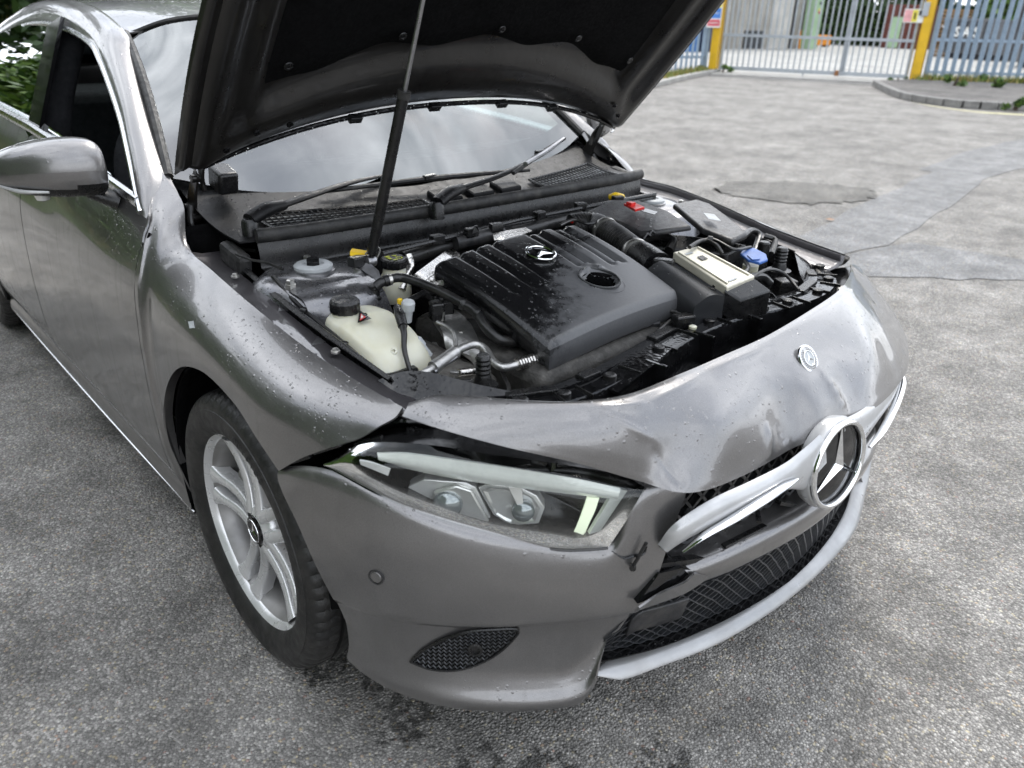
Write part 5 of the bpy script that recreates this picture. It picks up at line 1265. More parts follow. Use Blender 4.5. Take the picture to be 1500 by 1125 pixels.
MB().tube([(0.308,0.163,0.868), (0.298,0.231,0.872), (0.331,0.236,0.868), (0.356,0.234,0.85)], .005, 8, 20).build('wiring_loom', 'hose_rubber', car)
# washer filler with blue flap
MB().lathe([(.018, -.09), (.020, -.005)], (0.378,0.334,0.815), (0, 0, 1), 20).build('washer_neck', 'tank_plastic', car)
bl = MB().prism([(0.348,0.327,0.829), (0.331,0.37,0.832), (0.349,0.387,0.833), (0.398,0.365,0.832), (0.422,0.334,0.829), (0.422,0.297,0.827), (0.392,0.296,0.827)], (0, 0, .006), .002).build('washer_cap', 'blue_cap', car, 30)
MB().prism([(0.373,0.318,0.836), (0.38,0.343,0.837), (0.414,0.313,0.836), (0.403,0.295,0.835)], (0, 0, .0014), .0004).build('cap_symbol', 'blue_cap', bl, 20)
# coil spring of the bonnet catch
so_ = V((0.452,0.197,0.745)); cpn = []
for k in range(0, 4*20+1): a = 2*math.pi*k/20; cpn.append(so_+Vector((.023*math.cos(a)*(1.25-.25*k/80), .023*math.sin(a)*(1.25-.25*k/80), .058*k/80)))
MB().tube(cpn, .0024, 7).build('catch_spring', 'bolt_steel', car)
MB().lathe([(.006, -.06), (.006, 0), (.020, .002), (.022, .007), (.018, .012), (.006, .013)], V(cpn[-1])+Vector((-.023, 0, 0)), (0, 0, 1), 20).build('catch_pin', 'grey_plastic', car, 30)
# rubber bonnet stops
def stop(p, s=1.0):
    m = MB().lathe([(.034*s, -.012), (.036*s, -.004), (.022*s, -.001), (.019*s, .012)]+[((.0165 if k % 2 else .0185)*s, .014+.0045*k) for k in range(9)]+[(.015*s, .056), (.012*s, .058)], p, (0, 0, 1), 24); return m.build('bonnet_stop', 'black_plastic', car, 20)
stop((0.367,-0.533,0.735), .82); stop((0.362,0.508,0.765), .9)
MB().lathe([(.016, -.03), (.016, .03), (.012, .034)], (0.322,0.482,0.8), (0, 0, 1), 16).build('loom_post', 'black_plastic', car, 30)
MB().lathe([(.040, -.05), (.041, 0), (.037, .002), (.036, -.03)], (0.44,0.302,0.745), (.3, -.2, 1), 30, cap=False).build('air_scoop', 'black_plastic', car, 40)
for (pts, r) in (([(0.28,0.431,0.84), (0.246,0.533,0.84), (0.258,0.559,0.825), (0.293,0.488,0.8)], .009), ([(0.433,0.22,0.81), (0.432,0.298,0.8), (0.444,0.326,0.78)], .010), ([(0.443,0.148,0.81), (0.415,0.26,0.82), (0.368,0.323,0.82)], .005), ([(0.075,0.259,0.82), (0.1,0.313,0.83), (0.131,0.335,0.82), (0.142,0.309,0.8)], .012), ([(0.421,0.023,0.745), (0.431,0.072,0.75), (0.47,0.071,0.745)], .004), ([(0.423,-0.089,0.74), (0.409,-0.013,0.75), (0.437,-0.012,0.745)], .006), ([(0.374,-0.334,0.71), (0.361,-0.258,0.7), (0.417,-0.254,0.69)], .016), ([(0.363,-0.418,0.7), (0.338,-0.336,0.69), (0.374,-0.311,0.68)], .012), ([(0.254,-0.622,0.72), (0.27,-0.568,0.71), (0.312,-0.517,0.71)], .008)):
    MB().tube(pts, r, 9, 20).build('bay_hose', 'hose_rubber', car)
# connectors and small boxes around the front of the engine
for q, sz, mt in (((0.369,0.014,0.745), (.04, .04, .04), 'black_plastic'), ((0.432,-0.006,0.755), (.03, .05, .03), 'black_plastic'), ((0.402,0.086,0.75), (.035, .03, .05), 'black_plastic'), ((0.378,-0.045,0.735), (.03, .03, .03), 'grey_plastic'), ((0.427,0.435,0.745), (.04, .05, .04), 'black_plastic'), ((0.108,-0.446,0.785), (.03, .03, .04), 'black_plastic'), ((0.104,-0.416,0.785), (.02, .03, .03), 'black_plastic'), ((0.184,-0.615,0.7), (.08, .08, .06), 'black_plastic')):
    MB().box(q, sz, Matrix.Rotation(R_.uniform(-.5, .5), 3, 'Z')).build('connector_block', mt, car, 0, bevel=.004)
MB().lathe([(.008, 0), (.009, .01), (.006, .012)], (0.462,-0.009,0.742), (0, 0, 1), 14).build('bulb_cap', 'tank_plastic', car)
# ---- slam panel ----
SP = [(.27, -.715, .737), (.345, -.655, .735), (.42, -.572, .733), (.475, -.48, .733), (.492, -.365, .738), (.472, -.20, .742), (.447, -.03, .745), (.445, .14, .745), (.475, .29, .745), (.485, .44, .745), (.445, .58, .742), (.36, .68, .74), (.25, .735, .745)]
slam = strip(SP, [(-.035, -.045), (-.034, -.006), (-.028, .0), (-.006, .001), (-.004, -.006), (.010, -.006), (.012, .002), (.042, .001), (.046, -.004), (.056, -.045), (.05, -.10)], 90).build('slam_panel', 'wet_black', car, 30)
sc_ = catmull(SP, 220)
def on_slam(k, o, h):
    t = sc_[min(k+2, 219)]-sc_[max(k-2, 0)]; t /= np.linalg.norm(t); n_ = np.array([t[1], -t[0], 0]); return V(sc_[k]+n_*o+np.array([0, 0, h])), math.atan2(t[1], t[0])
for k in (12, 24, 33, 45, 58, 66, 82, 97, 108, 122, 131, 146, 155, 168, 177, 188, 199, 208):
    q, an = on_slam(k, .030 if k % 4 else .022, .002); MB().box(q, (.0035, .052, .008), Matrix.Rotation(an, 3, 'Z')).build('slam_rib', 'black_plastic', slam, 0, bevel=.001)
for k in (14, 30, 47, 60, 76, 95, 118, 140, 150, 166, 182, 198):
    q, an = on_slam(k, .022, .005); MB().lathe([(.013, -.004), (.013, .004), (.009, .006), (.004, .0055)], q, (0, 0, 1), 16).build('slam_clip', 'black_plastic', slam, 30)
for k, ln in ((26, .07), (52, .10), (74, .05), (104, .09), (136, .06), (170, .11), (190, .05)):
    q, an = on_slam(k, -.018, .0); MB().box(q, (ln, .024, .010), Matrix.Rotation(an, 3, 'Z')).build('slam_block', 'black_plastic', slam, 0, bevel=.002)
for k in (88, 110, 132):
    q, an = on_slam(k, .055, -.03); MB().box(q, (.010, .05, .07), Matrix.Rotation(an, 3, 'Z')).build('slam_gusset', 'wet_black', slam, 0, bevel=.002)
# loose flap and the tilted scoop on the slam panel
q, an = on_slam(92, -.03, .010); MB().slab([[(0.499,-0.368,0.735), (0.471,-0.247,0.742), (0.442,-0.148,0.745)], [(0.562,-0.372,0.738), (0.538,-0.255,0.745), (0.506,-0.139,0.748)]], 14, 6, .006).build('slam_flap', 'wet_black', slam, 30)
# gutter channel beside the near fender: black upright moulding
gt = MB().slab([[(-.36, -.705, .845), (-.10, -.715, .815), (.10, -.712, .79), (.30, -.70, .765)], [(-.36, -.690, .846), (-.10, -.700, .816), (.10, -.697, .79), (.30, -.690, .765)], [(-.36, -.682, .80), (-.10, -.690, .765), (.10, -.688, .735), (.30, -.682, .715)]], 30, 10, -.003); gt.build('gutter_moulding', 'black_plastic', car, 40); gt.mirrored().build('gutter_moulding', 'black_plastic', car, 40)
# brackets, slots and bolts on the near flange
for q, ln in (((-0.073,-0.735,0.802), .05), ((0.073,-0.728,0.778), .055), ((0.169,-0.722,0.761), .05)):
    MB().box(V(q)+Vector((0, 0, .0)), (ln, .036, .005), Matrix.Rotation(.05, 3, 'Z') @ Matrix.Rotation(.12, 3, 'Y')).build('flange_bracket', 'tower_paint', flR, 0, bevel=.002)
for q in ((0.158,-0.722,0.775), (-0.228,-0.74,0.83)):
    fo = MB().lathe([(.009, -.002), (.009, .0015), (.0058, .002), (.0058, .006), (.003, .007)], V(q)+Vector((0, 0, .004)), (.05, 0, 1), 18).build('flange_bolt', 'bolt_steel', flR, 30)
for q in ((0.194,-0.718,0.755), (0.235,-0.715,0.738), (-0.011,-0.73,0.763)): MB().box(q, (.030, .022, .004), Matrix.Rotation(.3, 3, 'Z') @ Matrix.Rotation(.12, 3, 'Y')).build('flange_tab', 'tower_paint', flR, 0, bevel=.001)
MB().box((-0.312,-0.7,0.848), (.11, .035, .05), Matrix.Rotation(.15, 3, 'Y')).build('corner_rubber', 'rubber', car, 0, bevel=.012)
MB().box((-.37, .70, .875), (.11, .035, .05), Matrix.Rotation(.15, 3, 'Y')).build('corner_rubber', 'rubber', car, 0, bevel=.012)

# loose wiring and small hoses threaded through the bay
for (pts, r, mt) in (
    ([(-0.145,-0.692,0.845), (-0.05,-0.682,0.8), (0.112,-0.683,0.775), (0.222,-0.684,0.755), (0.266,-0.675,0.74)], .005, 'hose_rubber'),
    ([(-0.131,-0.673,0.86), (-0.167,-0.693,0.87), (-0.197,-0.717,0.875), (-0.237,-0.729,0.88)], .003, 'hose_rubber'),
    ([(0.034,-0.428,0.8), (0.078,-0.423,0.795), (0.083,-0.38,0.8), (0.134,-0.372,0.79), (0.126,-0.337,0.79)], .006, 'hose_rubber'),
    ([(0.053,-0.478,0.8), (0.043,-0.425,0.805), (0.049,-0.378,0.8)], .007, 'hose_rubber'),
    ([(0.2,-0.649,0.72), (0.275,-0.637,0.725), (0.333,-0.615,0.73), (0.38,-0.572,0.735)], .0045, 'hose_rubber'),
    ([(0.321,-0.445,0.715), (0.385,-0.484,0.72), (0.43,-0.524,0.725)], .004, 'hose_rubber'),
    ([(0.385,-0.044,0.75), (0.382,-0.006,0.765), (0.418,0.011,0.76), (0.459,-0.005,0.75)], .0035, 'hose_rubber'),
    ([(0.275,0.197,0.85), (0.285,0.28,0.865), (0.348,0.295,0.85), (0.343,0.381,0.84)], .004, 'hose_rubber'),
    ([(0.444,0.217,0.81), (0.428,0.332,0.81), (0.443,0.392,0.79), (0.494,0.378,0.765)], .0045, 'hose_rubber'),
    ([(0.278,0.553,0.83), (0.304,0.566,0.82), (0.336,0.501,0.8)], .008, 'hose_rubber'),
    ([(-0.054,-0.516,0.885), (-0.068,-0.484,0.895), (-0.048,-0.483,0.89), (-0.027,-0.504,0.88)], .0018, 'bolt_steel'),
    ([(-0.034,0.063,0.868), (-0.043,0.124,0.872), (-0.005,0.142,0.866), (-0.011,0.197,0.868)], .0045, 'hose_rubber'),
    ([(0.083,-0.417,0.795), (0.121,-0.437,0.785), (0.144,-0.458,0.775)], .0024, 'bolt_steel'),
    ([(0.397,-0.394,0.705), (0.387,-0.326,0.7), (0.423,-0.323,0.7), (0.424,-0.263,0.7)], .006, 'hose_rubber')):
    MB().tube(pts, r, 8, 28).build('wiring_loom', mt, car)
# ribbed convolute on the two thickest looms, tape bands
for q in ((-0.027,-0.687,0.8), (0.131,-0.687,0.775), (0.078,-0.423,0.795), (0.083,-0.38,0.8), (0.275,-0.637,0.725), (0.285,0.28,0.865)):
    MB().lathe([(.0075, -.006), (.008, 0), (.0075, .006)], q, (.7, .6, -.1), 12).build('loom_tape', 'black_plastic', car)
# white-edged foil tag, part number plate on the battery cover, warning plate on the slam panel
for (a, b, c, d, mt) in (((0.154,0.429,0.886), (0.177,0.448,0.884), (0.223,0.414,0.879), (0.197,0.395,0.882), 'grey_cap'),):
    MB().prism([a, b, c, d], (0, 0, .0008)).build('part_label', mt, car, 0)

# =====================================================================
#  cabin
# =====================================================================
cabin = MB()
cabin.grid(np.array([[(-.55, y, .34) for y in (-.74, 0, .74)], [(-2.45, y, .34) for y in (-.74, 0, .74)], [(-3.2, y, .55) for y in (-.70, 0, .70)]]))
for sg in (-1, 1):
    cabin.grid(np.array([[(x, sg*.79, .34) for x in (-.5, -1.0, -1.5, -2.3)], [(x, sg*.80, .80) for x in (-.5, -1.0, -1.5, -2.3)], [(x, sg*.775, belt(x)-.01) for x in (-.5, -1.0, -1.5, -2.3)]]))
cb = cabin.build('cabin_floor', 'seat_cloth', car, 40)
MB().surf([[(-.46, y, .905) for y in (-.66, -.3, 0, .3, .66)], [(-.68, y, .955) for y in (-.70, -.3, 0, .3, .70)], [(-.84, y, .945) for y in (-.70, -.3, 0, .3, .70)], [(-.88, y, .86) for y in (-.70, -.3, 0, .3, .70)], [(-.82, y, .55) for y in (-.70, -.3, 0, .3, .70)]], 30, 24).build('dashboard', 'dash_black', car, 60)
def seat(y0, x0):
    b = MB()
    rows = []
    for z, xo, hw, th in ((.50, .0, .24, .06), (.62, -.03, .25, .075), (.78, -.07, .25, .07), (.92, -.11, .225, .06), (1.0, -.135, .17, .045), (1.035, -.145, .10, .02)):
        rows.append([(x0+xo+th*c*(1+.5*(abs(s) > .6)), y0+hw*s, z) for c, s in [(math.cos(a), math.sin(a)) for a in np.linspace(0, 2*math.pi, 25)]])
    b.surf(rows, 25, 22)
    st = b.build('seat', 'seat_cloth', car, 60)
    hr = []
    for z, hw, th in ((1.045, .09, .03), (1.065, .125, .05), (1.12, .135, .055), (1.18, .12, .05), (1.205, .06, .02)):
        hr.append([(x0-.165+th*math.cos(a), y0+hw*math.sin(a), z) for a in np.linspace(0, 2*math.pi, 25)])
    MB().surf(hr, 25, 14).build('headrest', 'seat_cloth', st, 60)
    MB().box((x0+.24, y0, .47), (.50, .50, .16)).build('seat_cushion', 'seat_cloth', st, 40, bevel=.06, bseg=4)
    for s in (-1, 1): MB().tube([(x0-.15, y0+.06*s, 1.0), (x0-.16, y0+.06*s, 1.07)], .006, 8).build('headrest_post', 'steel', st)
    return st
seat(-.38, -1.32); seat(.38, -1.32)
MB().box((-2.25, 0, .48), (.5, 1.36, .2)).build('rear_bench', 'seat_cloth', car, 40, bevel=.06, bseg=3)
MB().box((-2.53, 0, .76), (.16, 1.36, .52), Matrix.Rotation(-.25, 3, 'Y')).build('rear_backrest', 'seat_cloth', car, 40, bevel=.06, bseg=3)
MB().box((-2.85, 0, 1.0), (.5, 1.2, .02)).build('parcel_shelf', 'seat_cloth', car, 0)
so2 = basis((-.98, -.38, .86), (0, 1, 0), (.35, 0, .93)); sw = ring_mb(so2, .185, .016, 48, 10).build('steering_wheel', 'seat_cloth', car)
sp_ = MB();
for a in (0, math.pi, -math.pi/2): sp_.bar(so2 @ Vector((0, 0, 0)), so2 @ Vector((.18*math.cos(a), .18*math.sin(a), 0)), .035, .02)
sp_.build('wheel_spoke', 'grey_plastic', sw, 40)
for sg in (-1, 1): MB().tube([(-1.54, sg*.755, .55), (-1.56, sg*.735, .98), (-1.61, sg*.60, 1.30)], [.045, .05, .04], 10, 14, flat=.5).build('pillar_trim', 'seat_cloth', car, 60)
# ---- door mirrors ----
def mirror():
    # (centre y, x, z, half-size x, half-size z) lofted outward from the stalk
    rows = []
    for y, cx, cz, hx, hz in ((-.840, -.700, 1.006, .020, .024), (-.844, -.702, 1.008, .050, .054), (-.868, -.708, 1.012, .070, .066), (-.92, -.722, 1.013, .076, .067), (-.98, -.745, 1.011, .070, .060), (-1.035, -.775, 1.006, .052, .043), (-1.062, -.795, 1.002, .022, .018)):
        rows.append([(cx+hx*math.copysign(abs(math.cos(a))**.75, math.cos(a)), y, cz+hz*math.copysign(abs(math.sin(a))**.8, math.sin(a))) for a in np.linspace(0, 2*math.pi, 33)])
    return MB().surf(rows, 33, 30, flip=True)
def split_mirror():
    m = mirror(); top = MB(); low = MB(); V_ = m.v
    for f in m.f:
        z = sum(V_[i][2] for i in f)/4; y = sum(V_[i][1] for i in f)/4
        (top if z > .978-.02*(-y-.84) else low).f.append(f)
    for q in (top, low): q.v = list(V_)
    return top, low
mt, ml = split_mirror()
def clean(mb):
    u = sorted({i for f in mb.f for i in f}); mp = {a: k for k, a in enumerate(u)}; o = MB(); o.v = [mb.v[i] for i in u]; o.f = [tuple(mp[i] for i in f) for f in mb.f]; return o
for F, nm_ in ((lambda m: m, 0), (lambda m: m.mirrored(), 1)):
    mo = F(clean(mt)).build('door_mirror', 'paint', car, 60)
    F(clean(ml)).build('mirror_base', 'black_plastic', mo, 60)
    F(MB().tube([(-.70, -.815, .925), (-.71, -.845, .938), (-.715, -.88, .955)], [.040, .034, .028], 12, 12, flat=.55)).build('mirror_stalk', 'black_plastic', mo, 60)
    F(MB().tube([(-.672, -.97, .968), (-.705, -1.02, .970), (-.755, -1.052, .978)], [.003, .005, .003], 8, 14)).build('mirror_indicator', 'silver_plastic', mo)
    F(MB().lathe([(.018, 0), (.015, -.012), (.004, -.016)], (-.75, -.97, .950), (0, 0, 1), 16)).build('puddle_lamp', 'lamp_silver', mo)
    F(MB().prism([(-.782, -.86, .962), (-.80, -.93, .958), (-.828, -1.03, .975), (-.828, -1.03, 1.04), (-.80, -.93, 1.065), (-.78, -.86, 1.06)], (-.004, 0, 0))).build('mirror_glass', 'chrome', mo, 0)
# little white sticker on the fender
stp = [(-.147, -.8815, .786), (-.128, -.8775, .792), (-.112, -.8825, .783), (-.129, -.8865, .778)]
MB().prism(stp, (0, -.0006, 0)).build('fender_sticker', 'grey_cap', fender, 0)
# door shut line upright, dark
MB().tube([(-.4645, side_y(z, -.466)+.0045, z) for z in np.linspace(.24, .895, 14)], .0026, 6).build('door_gap', 'felt', front_door)
MB().tube([(-1.524-.05*(belt(-1.5)-z)/.75, side_y(z, -1.52)+.0040, z) for z in np.linspace(.24, 1.0, 14)], .0028, 6).build('door_gap', 'felt', rear_door)
# dark inner closing panels so daylight does not leak through the shell
cl = MB()
for sg in (-1, 1):
    cl.grid(np.array([[(-.45, sg*.80, .25), (-.45, sg*.80, .90)], [(-.46, sg*.55, .25), (-.46, sg*.55, .90)]]))
cl.grid(np.array([[(-.46, y, .25) for y in (-.7, 0, .7)], [(-.46, y, .90) for y in (-.7, 0, .7)]]))
cl.build('firewall', 'felt', car, 0)
MB().box((-1.75, 0, .20), (2.9, 1.40, .05)).build('underbody', 'felt', car, 0)
MB().box((-3.15, 0, .42), (.70, 1.2, .40)).build('boot_floor', 'felt', car, 0)

# =====================================================================
#  ground, yard, gate and what stands behind it
# =====================================================================
def asphaltmat(name, dark, light, scale=125, gap=.35, wear=(.55, 1.15), stain=False, tone=(1, 1, 1), bumpd=.0035):
    m, nt, p = newmat(name); vec = texco(nt)
    wv = nt.nodes.new('ShaderNodeTexVoronoi'); wv.inputs['Scale'].default_value = scale; link(nt, vec, wv.inputs['Vector'])
    v2 = nt.nodes.new('ShaderNodeTexVoronoi'); v2.inputs['Scale'].default_value = scale*2.3; link(nt, vec, v2.inputs['Vector'])
    s1 = nt.nodes.new('ShaderNodeSeparateColor'); link(nt, wv.outputs['Color'], s1.inputs[0])
    s2 = nt.nodes.new('ShaderNodeSeparateColor'); link(nt, v2.outputs['Color'], s2.inputs[0])
    d = tuple(dark*t for t in tone); l = tuple(light*t for t in tone); md = tuple((dark*.62+light*.38)*t for t in tone)
    c1 = ramp(nt, s1.outputs[0], [(0, d), (.45, md), (.80, l), (.93, tuple(min(1, k*1.45) for k in l)), (.975, (light*1.35, light*1.16, light*.72)), (1, (light*.95, light*.55, light*.45))])
    c2 = ramp(nt, s2.outputs[1], [(0, d), (.6, md), (1, l)])
    c = mixc(nt, .42, c1, c2)
    # binder sunk between the stones
    g = maprange(nt, wv.outputs['Distance'], .30, .62, 0, gap); c = mixc(nt, g, c, (dark*.30, dark*.30, dark*.29))
    n = noise(nt, vec, 1.1, 5, .66); n2 = noise(nt, vec, 4.5, 4, .65); n3 = noise(nt, vec, 22, 3, .6)
    f = mathn(nt, 'MULTIPLY', mathn(nt, 'MULTIPLY', maprange(nt, n, .3, .7, wear[0], wear[1]), maprange(nt, n2, .3, .7, .70, 1.22)), maprange(nt, n3, .3, .7, .85, 1.12))
    rgb = nt.nodes.new('ShaderNodeCombineColor'); [link(nt, f, rgb.inputs[i]) for i in range(3)]
    c = mixc(nt, 1.0, c, rgb.outputs[0], 'MULTIPLY')
    rough = .86
    if stain:
        # fluid that dripped under the bumper
        sx = nt.nodes.new('ShaderNodeSeparateXYZ'); link(nt, vec, sx.inputs[0])
        tot = None
        for (x, y, r) in ((.36, -.74, .16), (.56, -.70, .14), (.12, -.80, .14), (.80, -.40, .13), (.66, -.60, .16), (.22, -.66, .22)):
            dx = mathn(nt, 'SUBTRACT', sx.outputs[0], x); dy = mathn(nt, 'SUBTRACT', sx.outputs[1], y)
            q = mathn(nt, 'SQRT', mathn(nt, 'ADD', mathn(nt, 'MULTIPLY', dx, dx), mathn(nt, 'MULTIPLY', dy, dy)))
            q = maprange(nt, q, r, r*.2, 0, 1, True); tot = q if tot is None else mathn(nt, 'MAXIMUM', tot, q)
        nn = noise(nt, vec, 30, 4, .7); msk = maprange(nt, mathn(nt, 'ADD', mathn(nt, 'MULTIPLY', tot, .36), nn), .78, .90, 0, 1, True)
        c = mixc(nt, mathn(nt, 'MULTIPLY', msk, .75), c, (.010, .0095, .009))
        link(nt, maprange(nt, msk, 0, 1, rough, .30), p.inputs['Roughness'])
    else: p.inputs['Roughness'].default_value = rough
    link(nt, c, p.inputs['Base Color']); p.inputs['Specular IOR Level'].default_value = .35
    h = mathn(nt, 'SUBTRACT', mathn(nt, 'MULTIPLY', s1.outputs[1], .5), mathn(nt, 'MULTIPLY', wv.outputs['Distance'], 1.1))
    link(nt, bump(nt, h, .9, bumpd), p.inputs['Normal'])
    return m
asphaltmat('asphalt', .155, .50, 165, stain=True, wear=(.62, 1.1), tone=(1.045, 1, .935), bumpd=.0045)
asphaltmat('asphalt_patch', .15, .37, 170, wear=(.8, 1.05), bumpd=.002)
asphaltmat('asphalt_sunk', .10, .33, 150, wear=(.6, 1.1), tone=(1.04, 1.0, .92))
asphaltmat('asphalt_pale', .19, .40, 110, wear=(.85, 1.1))
asphaltmat('verge_tar', .08, .22, 60, wear=(.5, 1.2), tone=(1.05, 1, .95))
simple('concrete', (.34, .33, .31), .85, 0, .18, 3.0, .004, 40, spec=.3)
simple('yard_concrete', (.33, .325, .305), .9, 0, .2, .6, .004, 40, spec=.25)
simple('kerb_stone', (.20, .195, .185), .85, 0, .3, 6, .006, 40, spec=.3)
simple('yellow_post', (.66, .40, .012), .45, 0, .14, 3, .001, 50)
simple('galvanised', (.40, .43, .46), .45, .55, .14, 5, .001, 60)
simple('palisade_blue', (.27, .345, .425), .5, .35, .14, 5, .001, 60)
simple('line_yellow', (.62, .58, .34), .8, 0, .3, 20, .001, 90, spec=.3)
def sheet(poly, z, name, mat, label=None, cat=None, jag=0.0, sub=1):
    pts = []
    n = len(poly)
    for i in range(n):
        a = Vector(poly[i]); b = Vector(poly[(i+1) % n])
        for k in range(sub):
            q = a.lerp(b, k/sub); pts.append((q.x+R_.uniform(-jag, jag), q.y+R_.uniform(-jag, jag), z))
    return MB().add(pts, [tuple(range(len(pts)))]).build(name, mat, None, 0)
ground = MB().grid(np.array([[(x, y, 0) for x in np.linspace(-200, 200, 9)] for y in np.linspace(-200, 260, 9)])).build('ground', 'asphalt', None, 0); tag(ground, kind='structure')
p1 = sheet([(-1.276,2.475,0), (-1.161,3.2,0), (-1.526,5.194,0), (-1.776,6.982,0), (-1.862,7.389,0), (-2.028,7.5,0), (-2.232,9.686,-0), (-2.221,11.389,0), (-1.976,15.22,0), (-1.169,11.665,-0), (-1.348,8.586,0), (-1.337,7.369,0), (-1.017,5.772,0), (-0.849,4.412,0), (-0.003,4.269,0), (0.171,3.712,-0), (-0.598,3.947,0), (-0.86,3.263,0), (-1.038,2.348,0)][:13]+[(-0.78,4.043,0), (-0.953,2.784,0)], .004, 'tarmac_repair', 'asphalt_patch', jag=.03, sub=5); tag(p1, kind='structure')
p2 = sheet([(-2.72,4.677,0), (-2.687,5.17,0), (-2.418,5.618,0), (-2.075,5.882,0), (-1.635,5.808,0), (-1.566,5.275,0), (-1.751,4.792,0), (-2.192,4.674,0), (-2.485,4.599,0)], .008, 'sunken_patch', 'asphalt_sunk', jag=.07, sub=6); tag(p2, kind='structure')
p3 = sheet([(-0.904,2.42,0), (-0.784,2.961,0), (-0.356,3.386,0), (0.11,3.906,0), (0.512,4.258,0), (0.426,4.638,0), (-0.047,4.412,0), (-0.724,4.237,0), (-0.86,3.263,0)], .004, 'worn_lane', 'asphalt_patch', jag=.03, sub=5); tag(p3, kind='structure')
# orange leaf on the tarmac
lf = Vector((-1.388,4.396,0.012)); MB().add([lf+Vector(q) for q in ((-.04, 0, 0), (-.015, .022, .008), (.03, .014, .003), (.045, -.006, .008), (.0, -.022, .004))], [(0, 1, 2, 3, 4)]).build('fallen_leaf', simple('leaf_orange', (.30, .16, .08), .7), None, 0)
tag(bpy.data.objects['fallen_leaf'], 'orange fallen leaf lying on the tarmac near the car', 'leaf')
# --- gate line ---
GL = Vector((-12.925,19.45,0)); GR = Vector((-8.092,21.343,0)); gd = (GR-GL).normalized(); gn = Vector((gd.y, -gd.x, 0))
if gn.y > 0: gn = -gn
def post(p, label):
    o = empty('gate_post', p); tag(o, label, 'post', 'yellow posts either side of the gate')
    m = MB(); up = Vector((0, 0, 2.75)); a = math.atan2(gd.y, gd.x); R3 = Matrix.Rotation(a, 3, 'Z')
    m.box((0, 0, 1.375), (.22, .26, 2.75), R3); pb = m.build('post_shaft', 'yellow_post', o, 0, bevel=.02)
    MB().box(R3 @ Vector((0, .135, 1.375)), (.27, .02, 2.74), R3).build('post_flange', 'yellow_post', o, 0)
    MB().box(R3 @ Vector((0, 0, 2.77)), (.28, .30, .04), R3).build('post_cap', 'yellow_post', o, 0)
    return o, R3
poL, R3 = post(GL-gd*.10, 'yellow steel gate post left of the sliding bars')
poR, _ = post(GR+gd*.10, 'yellow steel gate post with grey lock box')
MB().box(R3 @ Vector((-.10, -.15, 1.78)), (.15, .06, .32), R3).build('lock_box', 'galvanised', poR, 0, bevel=.01)
gate = empty('gate', GL); tag(gate, 'grey steel double gate of thin upright bars between the yellow posts', 'gate')
Lg = (GR-GL).length
def gpt(s, z, o=0): return Vector(((gd*s).x+gn.x*o, (gd*s).y+gn.y*o, z))
barm = None
mid = .665*Lg
for leaf in ((.12, mid-.03), (mid+.03, Lg-.12)):
    n = int((leaf[1]-leaf[0])/.155)
    for k in range(n+1):
        s = leaf[0]+(leaf[1]-leaf[0])*k/n
        if barm is None:
            bo = MB().bar((0, 0, .12), (0, 0, 2.42), .038, .038, up=(gd.x, gd.y, 0)).build('gate_bar', 'galvanised', gate, 0); barm = bo.data
        else: bo = bpy.data.objects.new('gate_bar', barm); COL.objects.link(bo); bo.parent = gate
        bo.location = gpt(s, 0)
    for z, w in ((.16, .10), (1.03, .075), (2.06, .075), (2.42, .06)): MB().bar(gpt(leaf[0]-.03, z, .03), gpt(leaf[1]+.03, z, .03), .05, w).build('gate_rail', 'galvanised', gate, 0)
    for s in leaf: MB().bar(gpt(s, .10, .0), gpt(s, 2.45, .0), .065, .065).build('gate_stile', 'galvanised', gate, 0)
MB().box(gpt(mid-.12, .16, .06), (.10, .10, .14), R3).build('drop_bolt', simple('rust', (.22, .10, .04), .9), gate, 0, bevel=.01)
MB().bar(gpt(mid-1.0, .02, .05), gpt(mid-1.0, .20, .05), .03, .03).build('drop_bolt', 'galvanised', gate, 0)
def signboard(name, o, ux, wd, ht, z, cols, label, th=.012):
    e = empty(name, o); tag(e, label, 'sign'); ux = Vector(ux).normalized(); nn = Vector((ux.y, -ux.x, 0)); nn = nn if nn.y < 0 else -nn
    MB().prism([ux*(-wd/2)+Vector((0, 0, z-ht/2)), ux*(wd/2)+Vector((0, 0, z-ht/2)), ux*(wd/2)+Vector((0, 0, z+ht/2)), ux*(-wd/2)+Vector((0, 0, z+ht/2))], nn*th).build('sign_board', 'white_print', e, 0)
    for (x0, x1, z0, z1, mt) in cols:
        MB().prism([ux*(wd*(x-.5))+Vector((0, 0, z+ht*(zz-.5)))+nn*(th+.002) for x, zz in ((x0, z0), (x1, z0), (x1, z1), (x0, z1))], nn*.002).build('sign_field', mt, e, 0)
    return e
simple('sign_blue', (.06, .20, .55), .5); simple('sign_red', (.60, .10, .13), .5); simple('sign_yellow', (.72, .62, .08), .5); simple('sign_pink', (.70, .35, .36), .5); simple('ink', (.02, .02, .025), .6)
sgn = signboard('warning_sign', tuple(GL+gpt(Lg*.955, 0, .10)), gd, .50, .32, 1.62, [(.03, .40, .06, .94, 'sign_pink'), (.40, .66, .06, .94, 'sign_yellow'), (.70, .96, .55, .92, 'ink'), (.48, .58, .25, .75, 'ink')], 'small pink, yellow and white notice on the gate beside the right post')
